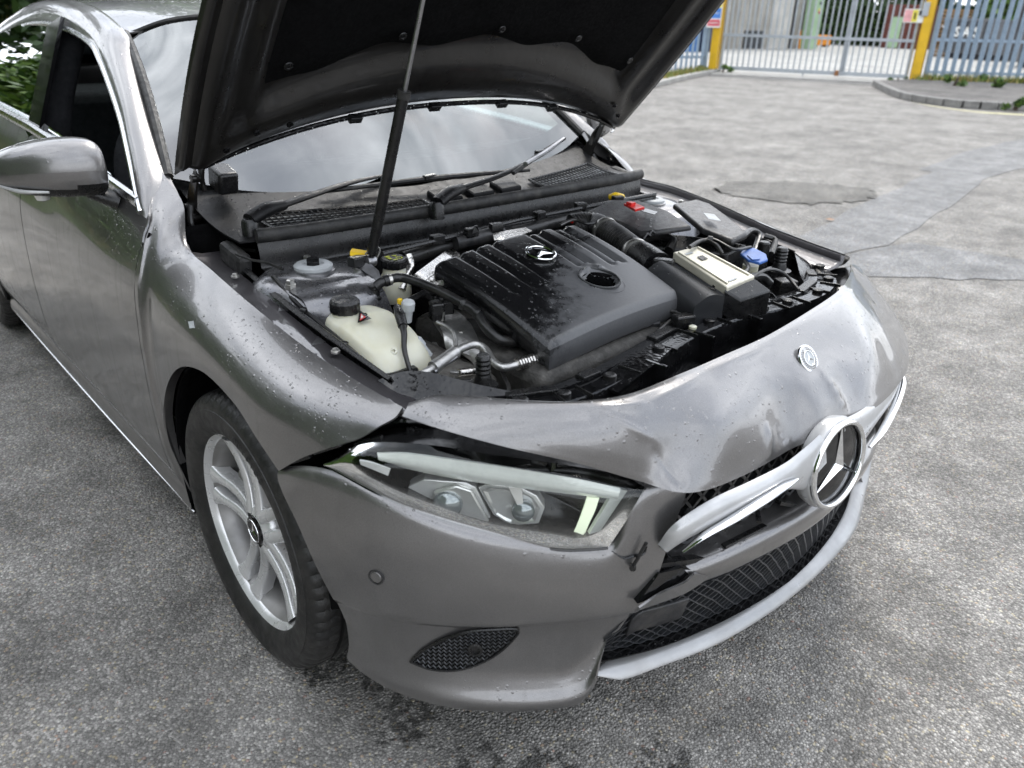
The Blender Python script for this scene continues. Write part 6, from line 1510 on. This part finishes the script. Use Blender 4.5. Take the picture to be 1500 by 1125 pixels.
# left palisade
def palisade(a, b, pitch, wdt, h, name, label, mat, zr, sign=1):
    a = Vector(a); b = Vector(b); d = (b-a).normalized(); L = (b-a).length; e = empty(name, a); tag(e, label, 'fence')
    nn = Vector((d.y, -d.x, 0)); nn = nn if nn.y < 0 else -nn
    m = MB(); G = [(-wdt/2, 0), (-wdt*.2, .03), (0, .012), (wdt*.2, .03), (wdt/2, 0)]
    rows = []
    for z, k in ((.06, 1), (h-.12, 1), (h, .15)): rows.append([tuple(d*(x*k)+nn*o+Vector((0, 0, z))) for x, o in G])
    me = None; n = int(L/pitch)
    for k in range(n+1):
        if me is None: o = MB().grid(np.array(rows)).build('pale', mat, e, 0, solid=.006); me = o.data
        else:
            o = bpy.data.objects.new('pale', me); COL.objects.link(o); o.parent = e; md = o.modifiers.new('s', 'SOLIDIFY'); md.thickness = .006
        o.location = d*(k*pitch+R_.uniform(-.01, .01)); o.rotation_euler = (0, R_.uniform(-.012, .012), 0)
    for z in zr: MB().bar(nn*-.03+Vector((0, 0, z)), d*L+nn*-.03+Vector((0, 0, z)), .05, .07).build('fence_rail', mat, e, 0)
    for k in range(int(L/2.6)+1): MB().bar(d*(k*2.6)+nn*-.08, d*(k*2.6)+nn*-.08+Vector((0, 0, h-.15)), .10, .06).build('fence_stanchion', mat, e, 0)
    return e
palisade(tuple(GL-gd*.32), (-13.591,16.895,0), .20, .095, 2.6, 'palisade_fence', 'blue grey palisade fence left of the yellow gate', 'palisade_blue', (.42, 2.0))
palisade(tuple(GR+gd*.36), tuple(Vector((-5.88,23.132,0))+Vector((5.2, 5.8, 0))), .215, .125, 2.7, 'palisade_fence', 'blue grey palisade fence right of the yellow gate', 'palisade_blue', (.30, 1.08, 2.15))
ls = Vector((-13.008,19.228,0)); signboard('warning_sign', tuple(ls+gn*.15), (.35, .94, 0), .46, .74, 1.58, [(.06, .94, .70, .96, 'sign_yellow'), (.06, .94, .32, .68, 'sign_blue'), (.06, .94, .05, .28, 'sign_red'), (.15, .80, .80, .85, 'ink'), (.15, .80, .48, .52, 'white_print'), (.15, .80, .14, .18, 'white_print')], 'yellow, blue and red site notice on the left palisade fence')
# concrete threshold and gutter
thr = [GL-gd*.2+gn*1.15, GR+gd*.4+gn*1.0, GR+gd*.4-gn*.5, GL-gd*.2-gn*.5]
t1 = MB().prism([tuple(p) for p in thr], (0, 0, .045)).build('threshold', 'concrete', None, 0); tag(t1, kind='structure')
t2 = sheet([tuple(GL-gd*.4+gn*1.16), tuple(GL-gd*.4+gn*1.55), tuple(GR+gd*.2+gn*1.45), tuple(GR+gd*.2+gn*1.02)], .006, 'gutter', 'kerb_stone'); tag(t2, kind='structure')
yd = sheet([tuple(GL-gd*14-gn*.5), tuple(GR+gd*16-gn*.5), tuple(GR+gd*26-gn*60), tuple(GL-gd*24-gn*60)], .012, 'yard', 'yard_concrete'); tag(yd, kind='structure')
# raised verge with kerb on the right
KB = [(-8.066,19.312,0), (-7.122,17.79,0), (-5.996,16.156,0), (-5.229,15.571,0), (-4.507,15.351,0), (-3.987,15.578,0), (-3.408,15.929,0), (-2.361,16.914,0)]
kc = catmull(KB, 40)
vg = MB().add([(x, y, .125) for x, y, z in kc]+[tuple(GR+gd*14+gn*.2+Vector((0, 0, .125))), tuple(GR+gd*6-gn*1.2+Vector((0, 0, .125))), tuple(GR+gd*.1+gn*.2+Vector((0, 0, .125)))], [tuple(range(43))]).build('verge', 'verge_tar', None, 0); tag(vg, kind='structure')
kerb = MB(); 
kroot = empty('kerb'); tag(kroot, kind='structure')
kl = catmull(KB, 15)
for k in range(14):
    a = Vector(kl[k]); b = Vector(kl[k+1]); d = (b-a).normalized(); MB().bar(a+d*.01+Vector((0, 0, .068)), b-d*.01+Vector((0, 0, .068)), .15, .137).build('kerb_block', 'kerb_stone', kroot, 0, bevel=.015)
yl = catmull([(x+.45, y-.55, 0) for x, y, z in KB], 40); y2 = yl+np.array([.12, -.14, 0])
tag(MB().grid(np.array([[(x, y, .005) for x, y, z in yl], [(x, y, .005) for x, y, z in y2]])).build('yellow_line', 'line_yellow', None, 0), kind='structure')
KL = [(-12.892,19.539,0), (-12.054,17.322,0), (-11.075,15.015,0), (-9.871,12.402,0), (-8.417,9.522,0)]
kc2 = catmull(KL, 20)
vl_ = MB().add([(x, y, .10) for x, y, z in kc2]+[(-19, 9, .10), (-17.5, 17, .10), tuple(GL-gd*.5-gn*.2+Vector((0, 0, .10)))], [tuple(range(23))[::-1]]).build('verge', 'asphalt_pale', None, 0); tag(vl_, kind='structure')
kroot2 = empty('kerb'); tag(kroot2, kind='structure'); kl = catmull(KL, 9)
for k in range(8):
    a = Vector(kl[k]); b = Vector(kl[k+1]); d = (b-a).normalized(); MB().bar(a+d*.01+Vector((0, 0, .058)), b-d*.01+Vector((0, 0, .058)), .14, .115).build('kerb_block', 'concrete', kroot2, 0, bevel=.015)

# --- foliage ---
def leafmat(name, cols):
    m, nt, p = newmat(name)
    oi = nt.nodes.new('ShaderNodeNewGeometry'); c = ramp(nt, oi.outputs['Random Per Island'], [(i/(len(cols)-1), k) for i, k in enumerate(cols)]); link(nt, c, p.inputs['Base Color'])
    p.inputs['Roughness'].default_value = .55; p.inputs['Specular IOR Level'].default_value = .35
    p.inputs['Transmission Weight'].default_value = 0.0
    return m
leafmat('leaf_green', [(.020, .050, .010), (.045, .10, .018), (.085, .16, .025), (.13, .20, .035)])
leafmat('leaf_dark', [(.012, .028, .008), (.025, .055, .014), (.05, .09, .02)])
leafmat('grass_mix', [(.06, .11, .02), (.13, .19, .035), (.26, .24, .07), (.30, .20, .07)])
simple('bark', (.075, .058, .043), .9, 0, .35, 9, .01, 30)
def leaves(n, blobs, size, seed):
    """n leaf quads spread through the volume of the blobs (centre, radii)"""
    r = np.random.RandomState(seed); bl = np.array([[*c, *rd] for c, rd in blobs]); wv_ = bl[:, 3]*bl[:, 4]*bl[:, 5]; k = r.choice(len(bl), n, p=wv_/wv_.sum())
    d = r.normal(size=(n, 3)); d /= np.linalg.norm(d, axis=1, keepdims=True); rr = r.uniform(.35, 1.05, n)**.6
    c = bl[k, :3]+d*bl[k, 3:]*rr[:, None]
    a = r.normal(size=(n, 3)); a /= np.linalg.norm(a, axis=1, keepdims=True); b = np.cross(a, r.normal(size=(n, 3))); b /= np.linalg.norm(b, axis=1, keepdims=True)
    s = size*r.uniform(.6, 1.4, n)[:, None]; v = np.stack([c-a*s, c+b*s*.55, c+a*s, c-b*s*.55], 1).reshape(-1, 3)
    m = MB(); m.v = [tuple(p) for p in v]; m.f = [(4*i, 4*i+1, 4*i+2, 4*i+3) for i in range(n)]; return m
def tree(p, h, r, n, label, seed, mat='leaf_green', leaf=.16, cat='tree', low=.35):
    o = empty('tree', p); tag(o, label, cat); rr = random.Random(seed); t = MB(); top = Vector((rr.uniform(-.3, .3), rr.uniform(-.3, .3), h*.7))
    t.tube([(0, 0, -.1), (rr.uniform(-.1, .1), rr.uniform(-.1, .1), h*.3), tuple(top)], [h*.035, h*.025, h*.010], 9, 12); blobs = []
    for k in range(9):
        a = rr.uniform(0, 6.28); z = h*rr.uniform(low, .85); q = Vector((math.cos(a)*r*rr.uniform(.3, .75), math.sin(a)*r*rr.uniform(.3, .75), z))
        t.tube([(0, 0, z*.6), tuple(q*.5+Vector((0, 0, z*.42))), tuple(q)], [h*.014, h*.009, h*.003], 6, 8); blobs.append((tuple(q), (r*rr.uniform(.35, .6), r*rr.uniform(.35, .6), h*rr.uniform(.10, .19))))
    t.build('trunk', 'bark', o, 60); leaves(n, blobs, leaf, seed).build('crown', mat, o, 0)
    return o
def shrub(p, hw, h, n, label, seed, mat='leaf_green', leaf=.09, name='hedge', cat='hedge', L=0, d=(1, 0, 0)):
    o = empty(name, p); tag(o, label, cat); rr = random.Random(seed); blobs = []; d = Vector(d)
    st = MB(); kk = max(1, int(L/.7))
    for k in range(kk):
        s = (k+.5)/kk*L-L/2
        for j in range(3):
            q = d*s+Vector((rr.uniform(-.2, .2), rr.uniform(-.2, .2), h*(.22+.27*j))); blobs.append((tuple(q), (hw*rr.uniform(.75, 1.1)+.2*(L > 0), hw*rr.uniform(.75, 1.1), h*.24)))
        st.tube([tuple(d*s), tuple(d*s+Vector((rr.uniform(-.2, .2), rr.uniform(-.1, .1), h*.8)))], [.05, .015], 6, 5)
    st.build('stem', 'bark', o, 60); leaves(n, blobs, leaf, seed).build('foliage', mat, o, 0)
    return o

# --- the yard behind the gate ---
def ray(u0, z=0): return u0
simple('shed_wall', (.36, .345, .31), .85, 0, .16, 1.4, .003, 20, spec=.3); simple('shed_pale', (.47, .455, .42), .85, 0, .14, 1.4, spec=.3); simple('cabinet_green', (.30, .43, .27), .55, 0, .1, 3)
simple('orange_plastic', (.75, .28, .015), .5, 0, .1); simple('rust_red', (.115, .032, .022), .7, 0, .3, 3); simple('skip_grey', (.115, .12, .128), .6, .2, .3, 2.2, .003, 20, dust=.3); simple('tarp_white', (.62, .63, .64), .45, 0, .12, 4, .01, 8); simple('pallet_wood', (.27, .17, .085), .9, 0, .35, 8); simple('drum_blue', (.025, .13, .36), .45, 0, .15); simple('drum_navy', (.020, .035, .075), .5, 0, .2); simple('steel_dark', (.05, .055, .06), .6, .3, .3, 4)
S0 = Vector((-25.894,37.541,0)); S1 = Vector((-25.47,47.905,0)); sd2 = (S1-S0).normalized(); sn2 = Vector((-sd2.y, sd2.x, 0)); sn2 = sn2 if sn2.y > 0 else -sn2; SL = (S1-S0).length
shed = empty('concrete_shed', S0); tag(shed, 'pale concrete shed with ribbed wall behind the gate', 'building')
HS = 5.2
MB().prism([(0, 0, 0), tuple(sd2*SL), tuple(sd2*SL+sn2*5), tuple(sn2*5)], (0, 0, HS)).build('wall', 'shed_wall', shed, 0)
MB().prism([tuple(sd2*SL*.50-sn2*.12), tuple(sd2*SL*.70-sn2*.12), tuple(sd2*SL*.70+sn2*.05), tuple(sd2*SL*.50+sn2*.05)], (0, 0, HS)).build('wall_panel', 'shed_pale', shed, 0)
MB().prism([tuple(sd2*SL*.72-sn2*.06), tuple(sd2*SL*.755-sn2*.06), tuple(sd2*SL*.755+sn2*.05), tuple(sd2*SL*.72+sn2*.05)], (0, 0, 3.3)).build('doorway', 'ink', shed, 0)
MB().prism([tuple(sd2*SL*.92-sn2*.10), tuple(sd2*SL*1.0-sn2*.10), tuple(sd2*SL*1.0+sn2*.05), tuple(sd2*SL*.92+sn2*.05)], (0, 0, HS)).build('wall_pier', 'shed_pale', shed, 0)
for k in range(12):
    s = SL*(.02+.47*k/12); MB().prism([tuple(sd2*s-sn2*.07), tuple(sd2*(s+.09)-sn2*.07), tuple(sd2*(s+.09)+sn2*.02), tuple(sd2*s+sn2*.02)], (0, 0, HS)).build('wall_rib', 'shed_wall', shed, 0)
MB().prism([tuple(sd2*SL*.28-sn2*.14), tuple(sd2*SL*.45-sn2*.14), tuple(sd2*SL*.45+sn2*.0), tuple(sd2*SL*.28+sn2*.0)], (0, 0, .95)).build('low_bench', 'steel_dark', shed, 0)
MB().prism([tuple(-sd2*.3-sn2*.5+Vector((0, 0, HS))), tuple(sd2*(SL+.3)-sn2*.5+Vector((0, 0, HS))), tuple(sd2*(SL+.3)+sn2*5.3+Vector((0, 0, HS))), tuple(-sd2*.3+sn2*5.3+Vector((0, 0, HS)))], (0, 0, .25)).build('roof', 'shed_pale', shed, 0)
for f in (.59, .90): MB().prism([tuple(sd2*SL*(f-.04)-sn2*.16+Vector((0, 0, 3.25))), tuple(sd2*SL*(f+.03)-sn2*.16+Vector((0, 0, 3.25))), tuple(sd2*SL*(f+.03)-sn2*.10+Vector((0, 0, 3.25))), tuple(sd2*SL*(f-.04)-sn2*.10+Vector((0, 0, 3.25)))], (0, 0, .5)).build('wall_notice', 'white_print', shed, 0)
cabp = S0+sd2*SL*.84-sn2*.6
cab = empty('green_cabinet', cabp); tag(cab, 'tall pale green cabinet standing against the concrete shed', 'cabinet')
MB().prism([tuple(-sd2*.46-sn2*.3), tuple(sd2*.46-sn2*.3), tuple(sd2*.46+sn2*.3), tuple(-sd2*.46+sn2*.3)], (0, 0, 2.9)).build('cabinet_body', 'cabinet_green', cab, 0, bevel=.03)
MB().prism([tuple(-sd2*.40-sn2*.33+Vector((0, 0, 1.45))), tuple(sd2*.40-sn2*.33+Vector((0, 0, 1.45))), tuple(sd2*.40-sn2*.29+Vector((0, 0, 1.45))), tuple(-sd2*.40-sn2*.29+Vector((0, 0, 1.45)))], (0, 0, 1.38)).build('cabinet_door', 'cabinet_green', cab, 0, bevel=.01)
for z, mtl in ((2.5, 'ink'), (2.15, 'sign_yellow'), (2.0, 'sign_red')): MB().box(tuple(-sn2*.345+Vector((0, 0, z))), (.14, .14, .14), Matrix.Rotation(math.atan2(sd2.y, sd2.x), 3, 'Z')).build('cabinet_label', mtl, cab, 0)
ob = empty('orange_barrier', tuple(Vector((-27.058,51.415,0)))); tag(ob, 'low orange plastic barrier standing in the yard behind the gate', 'barrier')
for k in range(6): MB().box(tuple(sd2*(-.95+.38*k)+Vector((0, 0, .42))), (.34, .34, .62), Matrix.Rotation(math.atan2(sd2.y, sd2.x), 3, 'Z')).build('barrier_block', 'orange_plastic', ob, 0, bevel=.04)
for k in range(2): MB().box(tuple(sd2*(-.7+1.4*k)+Vector((0, 0, .08))), (.25, .5, .12), Matrix.Rotation(math.atan2(sd2.y, sd2.x), 3, 'Z')).build('barrier_foot', 'ink', ob, 0)
op = Vector((-25.254,45.888,0)); pole = empty('orange_pole', op); tag(pole, 'thin orange pole leaning beside the green cabinet', 'pole'); MB().tube([(.1, -.3, 0), (-.2, .1, 1.0)], .05, 8).build('pole_shaft', 'orange_plastic', pole, 0)
rc_ = Vector((-24.216,58.294,0)); rco = empty('red_container', rc_); tag(rco, 'dark red storage container at the back of the yard', 'container')
MB().box((0, 0, 1.35), (2.4, 3.0, 2.7)).build('container_body', 'rust_red', rco, 0)
for k in range(9): MB().box((-1.1+.275*k, -1.53, 1.35), (.11, .07, 2.5)).build('container_rib', 'rust_red', rco, 0)
MB().box((-.35, -1.56, 1.0), (.7, .05, 1.9)).build('container_door', 'cabinet_green', rco, 0)
# grey skip with white lettering, a sheeted load, stacked pallets
K0 = Vector((-16.102,43.097,0)); K1 = Vector((-12.917,41.296,0)); kd = (K1-K0).normalized(); kn = Vector((-kd.y, kd.x, 0)); kn = kn if kn.y > 0 else -kn; KLn = (K1-K0).length
skip = empty('skip', K0); tag(skip, 'dark grey steel skip with white lettering behind the right fence', 'skip')
def kp(s, o, z): return tuple(kd*(s*KLn)+kn*o+Vector((0, 0, z)))
MB().add([kp(.06, 0, .25), kp(.94, 0, .25), kp(.94, 2.2, .25), kp(.06, 2.2, .25), kp(0, 0, 1.75), kp(1, 0, 1.75), kp(1, 2.2, 1.75), kp(0, 2.2, 1.75)], [(3, 2, 1, 0), (0, 1, 5, 4), (1, 2, 6, 5), (2, 3, 7, 6), (3, 0, 4, 7)]).build('skip_body', 'skip_grey', skip, 0, solid=.05)
for s in np.linspace(.08, .92, 6): MB().bar(kp(s*.9+.05, -.05, .27), kp(s, -.05, 1.7), .09, .07).build('skip_rib', 'skip_grey', skip, 0)
MB().bar(kp(0, -.03, 1.74), kp(1, -.03, 1.74), .12, .12).build('skip_rim', 'skip_grey', skip, 0)
MB().prism([kp(.12, .2, 0), kp(.88, .2, 0), kp(.88, 2, 0), kp(.12, 2, 0)], (0, 0, .26)).build('skip_base', 'ink', skip, 0)
for k, chx in enumerate('SAS'):
    text_mb(chx, .62, basis(kp(.30+.17*k, -.075, 1.18), kd, (0, 0, 1)), .01, True).build('lettering', 'white_print', skip, 0)
van = empty('white_van', tuple(K0+kn*4.2+kd*1.2)); tag(van, 'pale van seen over the skip behind the right fence', 'van')
vr = [(0, 0, .5), (0, 0, 1.5), (.55, 0, 1.9), (1.5, 0, 3.0), (1.9, 0, 3.15), (5.2, 0, 3.15), (5.2, 0, .5)]
MB().prism([tuple(kd*x+Vector((0, 0, z))) for x, _, z in vr], kn*2.0).build('van_body', 'tarp_white', van, 0, bevel=.08)
MB().prism([tuple(kd*x-kn*.012+Vector((0, 0, z))) for x, z in ((1.0, 1.75), (2.3, 1.75), (2.3, 2.65), (1.65, 2.65))], -kn*.01).build('van_window', 'gloss_black', van, 0)
MB().prism([tuple(kd*x-kn*.012+Vector((0, 0, z))) for x, z in ((2.5, 1.75), (3.6, 1.75), (3.6, 2.65), (2.5, 2.65))], -kn*.01).build('van_window', 'gloss_black', van, 0)
for x in (.9, 4.3): MB().lathe([(.36, 0), (.36, .2), (.2, .22)], tuple(kd*x-kn*.02+Vector((0, 0, .36))), -kn, 24).build('van_wheel', 'tyre_rubber', van, 40)
B0 = Vector((-10.84,36.302,0)); big = empty('steel_container', B0); tag(big, 'large grey steel container at the right edge behind the fence', 'container')
ka = math.atan2(kd.y, kd.x)
MB().box(tuple(kd*3.0+kn*1.4+Vector((0, 0, 1.35))), (6.0, 2.6, 2.3), Matrix.Rotation(ka, 3, 'Z')).build('container_body', 'skip_grey', big, 0)
for k in range(12): MB().box(tuple(kd*(.2+.5*k)+kn*.07+Vector((0, 0, 1.35))), (.14, .12, 2.2), Matrix.Rotation(ka, 3, 'Z')).build('container_rib', 'skip_grey', big, 0)
for k in range(3): MB().box(tuple(kd*(.6+2.3*k)+kn*.6+Vector((0, 0, .10))), (.3, .5, .2), Matrix.Rotation(ka, 3, 'Z')).build('container_foot', 'ink', big, 0)
MB().box(tuple(kd*3.0+kn*1.4+Vector((0, 0, 2.53))), (6.15, 2.75, .10), Matrix.Rotation(ka, 3, 'Z')).build('container_rim', 'galvanised', big, 0)
PS = Vector((-16.647,43.608,0))
for k in range(14):
    e = empty('pallet', tuple(PS+kn*1.0+Vector((R_.uniform(-.05, .05), R_.uniform(-.05, .05), .16*k)))); tag(e, ('bottom pallet of the wooden stack behind the right gate post' if k == 0 else 'topmost pallet of the wooden stack behind the right gate post' if k == 13 else '%s wooden pallet up from the bottom of the stack behind the gate post' % ['', 'second', 'third', 'fourth', 'fifth', 'sixth', 'seventh', 'eighth', 'ninth', 'tenth', 'eleventh', 'twelfth', 'thirteenth'][k]), 'pallet', 'pallets in the stack behind the gate post')
    if k == 0:
        parts = []
        for z in (.02, .12):
            for j in range(5): parts.append(MB().box((-.5+.25*j, 0, z), (.11, 1.1, .025)).build('board', 'pallet_wood', e, 0))
        for j in (-.45, 0, .45): parts.append(MB().box((0, j, .07), (1.1, .10, .075)).build('bearer', 'pallet_wood', e, 0))
    else:
        for q in parts: c = q.copy(); COL.objects.link(c); c.parent = e
for i, (px_, mtl, lab) in enumerate((((1006, 74), 'drum_blue', 'bright blue plastic drum behind the left fence'), ((1030, 75), 'drum_navy', 'dark navy bin behind the left fence'))):
    q = Vector((-23.635,32.538,0)) if i == 0 else Vector((-23.451,33.625,0)); e = empty('drum' if i == 0 else 'bin', q); tag(e, lab, 'drum' if i == 0 else 'bin')
    MB().lathe([(.42, 0), (.45, .1), (.45, .55), (.47, .58), (.45, .62), (.45, 1.1), (.47, 1.13), (.45, 1.17), (.45, 1.75), (.38, 1.8)], (0, 0, 0), (0, 0, 1), 24).build('drum_body', mtl, e, 40); MB().lathe([(.44, 1.8), (.47, 1.82), (.47, 1.88), (.1, 1.93)], (0, 0, 0), (0, 0, 1), 24).build('drum_lid', mtl, e, 40)
# trees closing the yard
for k, (u, lab) in enumerate(((0, 'broad dark tree behind the left half of the gate'), (1, 'leafy tree behind the centre of the gate'), (2, 'leafy tree above the red container'), (3, 'tree above the skip behind the right fence'), (4, 'tree behind the large steel container'))):
    q = [Vector((-33, 62, 0)), Vector((-28.5, 66, 0)), Vector((-23, 69, 0)), Vector((-16, 60, 0)), Vector((-8, 54, 0))][k]
    tree(tuple(q), 9+k % 2*2, 4.2, 5200, lab, 30+k, 'leaf_dark' if k in (0, 1) else 'leaf_green', .30, low=.18)
for k, (q, L, lab) in enumerate((((-27.0, 60.5, 0), 9, 'dark ivy hedge along the back of the yard'),)):
    shrub(q, .9, 3.0, 9000, lab, 60+k, 'leaf_dark', .17, 'hedge', 'hedge', L, (.95, .30, 0))
# --- behind and beside the car: hedge, bank, trees (they show in the glass and paint) ---
hd1 = shrub((-4.2, -5.6, 0), 1.0, 4.6, 36000, 'long green hedge beside the car', 70, 'leaf_green', .12, 'hedge', 'hedge', 15, (1, 0, 0))
hd2 = shrub((-18.5, -5.3, 0), 1.2, 6.0, 40000, 'taller far stretch of the hedge behind the car', 75, 'leaf_green', .17, 'hedge', 'hedge', 13, (1, .05, 0))
tree((-14.5, .6, 0), 8, 3.4, 9000, 'dark tree on the bank behind the car', 71, 'leaf_dark', .16, low=.22)
tree((-17.5, 3.6, 0), 9, 3.8, 9000, 'green tree further back behind the car roof', 72, 'leaf_green', .16, low=.22)
tree((-6.5, -8.2, 0), 8.5, 3.4, 9000, 'tall tree behind the hedge beside the car', 73, 'leaf_green', .15, low=.25)
tree((1.0, -9.0, 0), 8.0, 3.4, 9000, 'round tree behind the near end of the hedge', 74, 'leaf_green', .15, low=.25)
bank = MB().grid(np.array([[(-9.5, y, .01) for y in (-9, -3, 3, 8)], [(-12, y, .5) for y in (-9, -3, 3, 8)], [(-16, y, 1.2) for y in (-9, -3, 3, 8)], [(-24, y, 1.6) for y in (-9, -3, 3, 8)]])).build('grass_bank', simple('grass_soil', (.075, .115, .028), .95, 0, .4, 5, .02, 60, spec=.2), None, 60); tag(bank, kind='structure')
def grass(region, n, h, seed, label, mat='grass_mix'):
    r = np.random.RandomState(seed); m = MB()
    for i in range(n):
        x, y, z = region(r); a = r.uniform(0, 6.28); l = r.normal(0, .35, 2)*h; hh = h*r.uniform(.4, 1.2); wv = .012+h*.03
        m.v += [(x-math.cos(a)*wv, y-math.sin(a)*wv, z), (x+math.cos(a)*wv, y+math.sin(a)*wv, z), (x+l[0], y+l[1], z+hh)]; k = len(m.v); m.f.append((k-3, k-2, k-1))
    o = m.build('grass', mat, None, 0); tag(o, label, 'grass', kind='stuff'); return o
def bankpt(r):
    x = -10-r.uniform(0, 9); return x, r.uniform(-6, 7), float(np.interp(-x, [9.5, 12, 16, 24], [.01, .5, 1.2, 1.6]))
grass(bankpt, 9000, .28, 81, 'rough grass on the bank behind the car', 'grass_mix')
fr0 = GR+gd*.3+gn*.25; fr1 = Vector((-5.613,22.274,0))+Vector((3, 3.2, 0))
def fpt(r):
    t = r.uniform(0, 1); q = fr0.lerp(fr1, t); return q.x+r.normal(0, .10), q.y+r.normal(0, .16)-.1, .12
grass(fpt, 2600, .17, 82, 'dry weeds along the foot of the right fence')
lf0 = Vector((-12.747,19.127,0)); lf1 = Vector((-9.826,12.126,0))
def lpt(r):
    t = r.uniform(0, 1); q = lf0.lerp(lf1, t); return q.x-.35+r.normal(0, .12), q.y+r.normal(0, .12), .10
grass(lpt, 1500, .12, 83, 'dry grass along the left kerb')
wd = [((-3.646,15.448,0.05), .17, 'bright green weed growing at the right kerb'), (tuple(GL+gd*.25+gn*.25), .2, 'green weed at the foot of the left gate post'), (tuple(GL-gd*.45+gn*.1), .16, 'small weed left of the yellow gate post'), ((-6.294,19.565,0.12), .20, 'green weed growing through the right fence'), (tuple(GR-gd*.30+gn*.2), .13, 'small weed beside the right gate post'), ((-5.629,20.119,0.12), .22, 'straggly weed at the right end of the fence')]
for k, (q, s, lab) in enumerate(wd): shrub(q, s*.55, s*1.3, 160, lab, 90+k, 'leaf_green', s*.22, 'weed', 'weed')
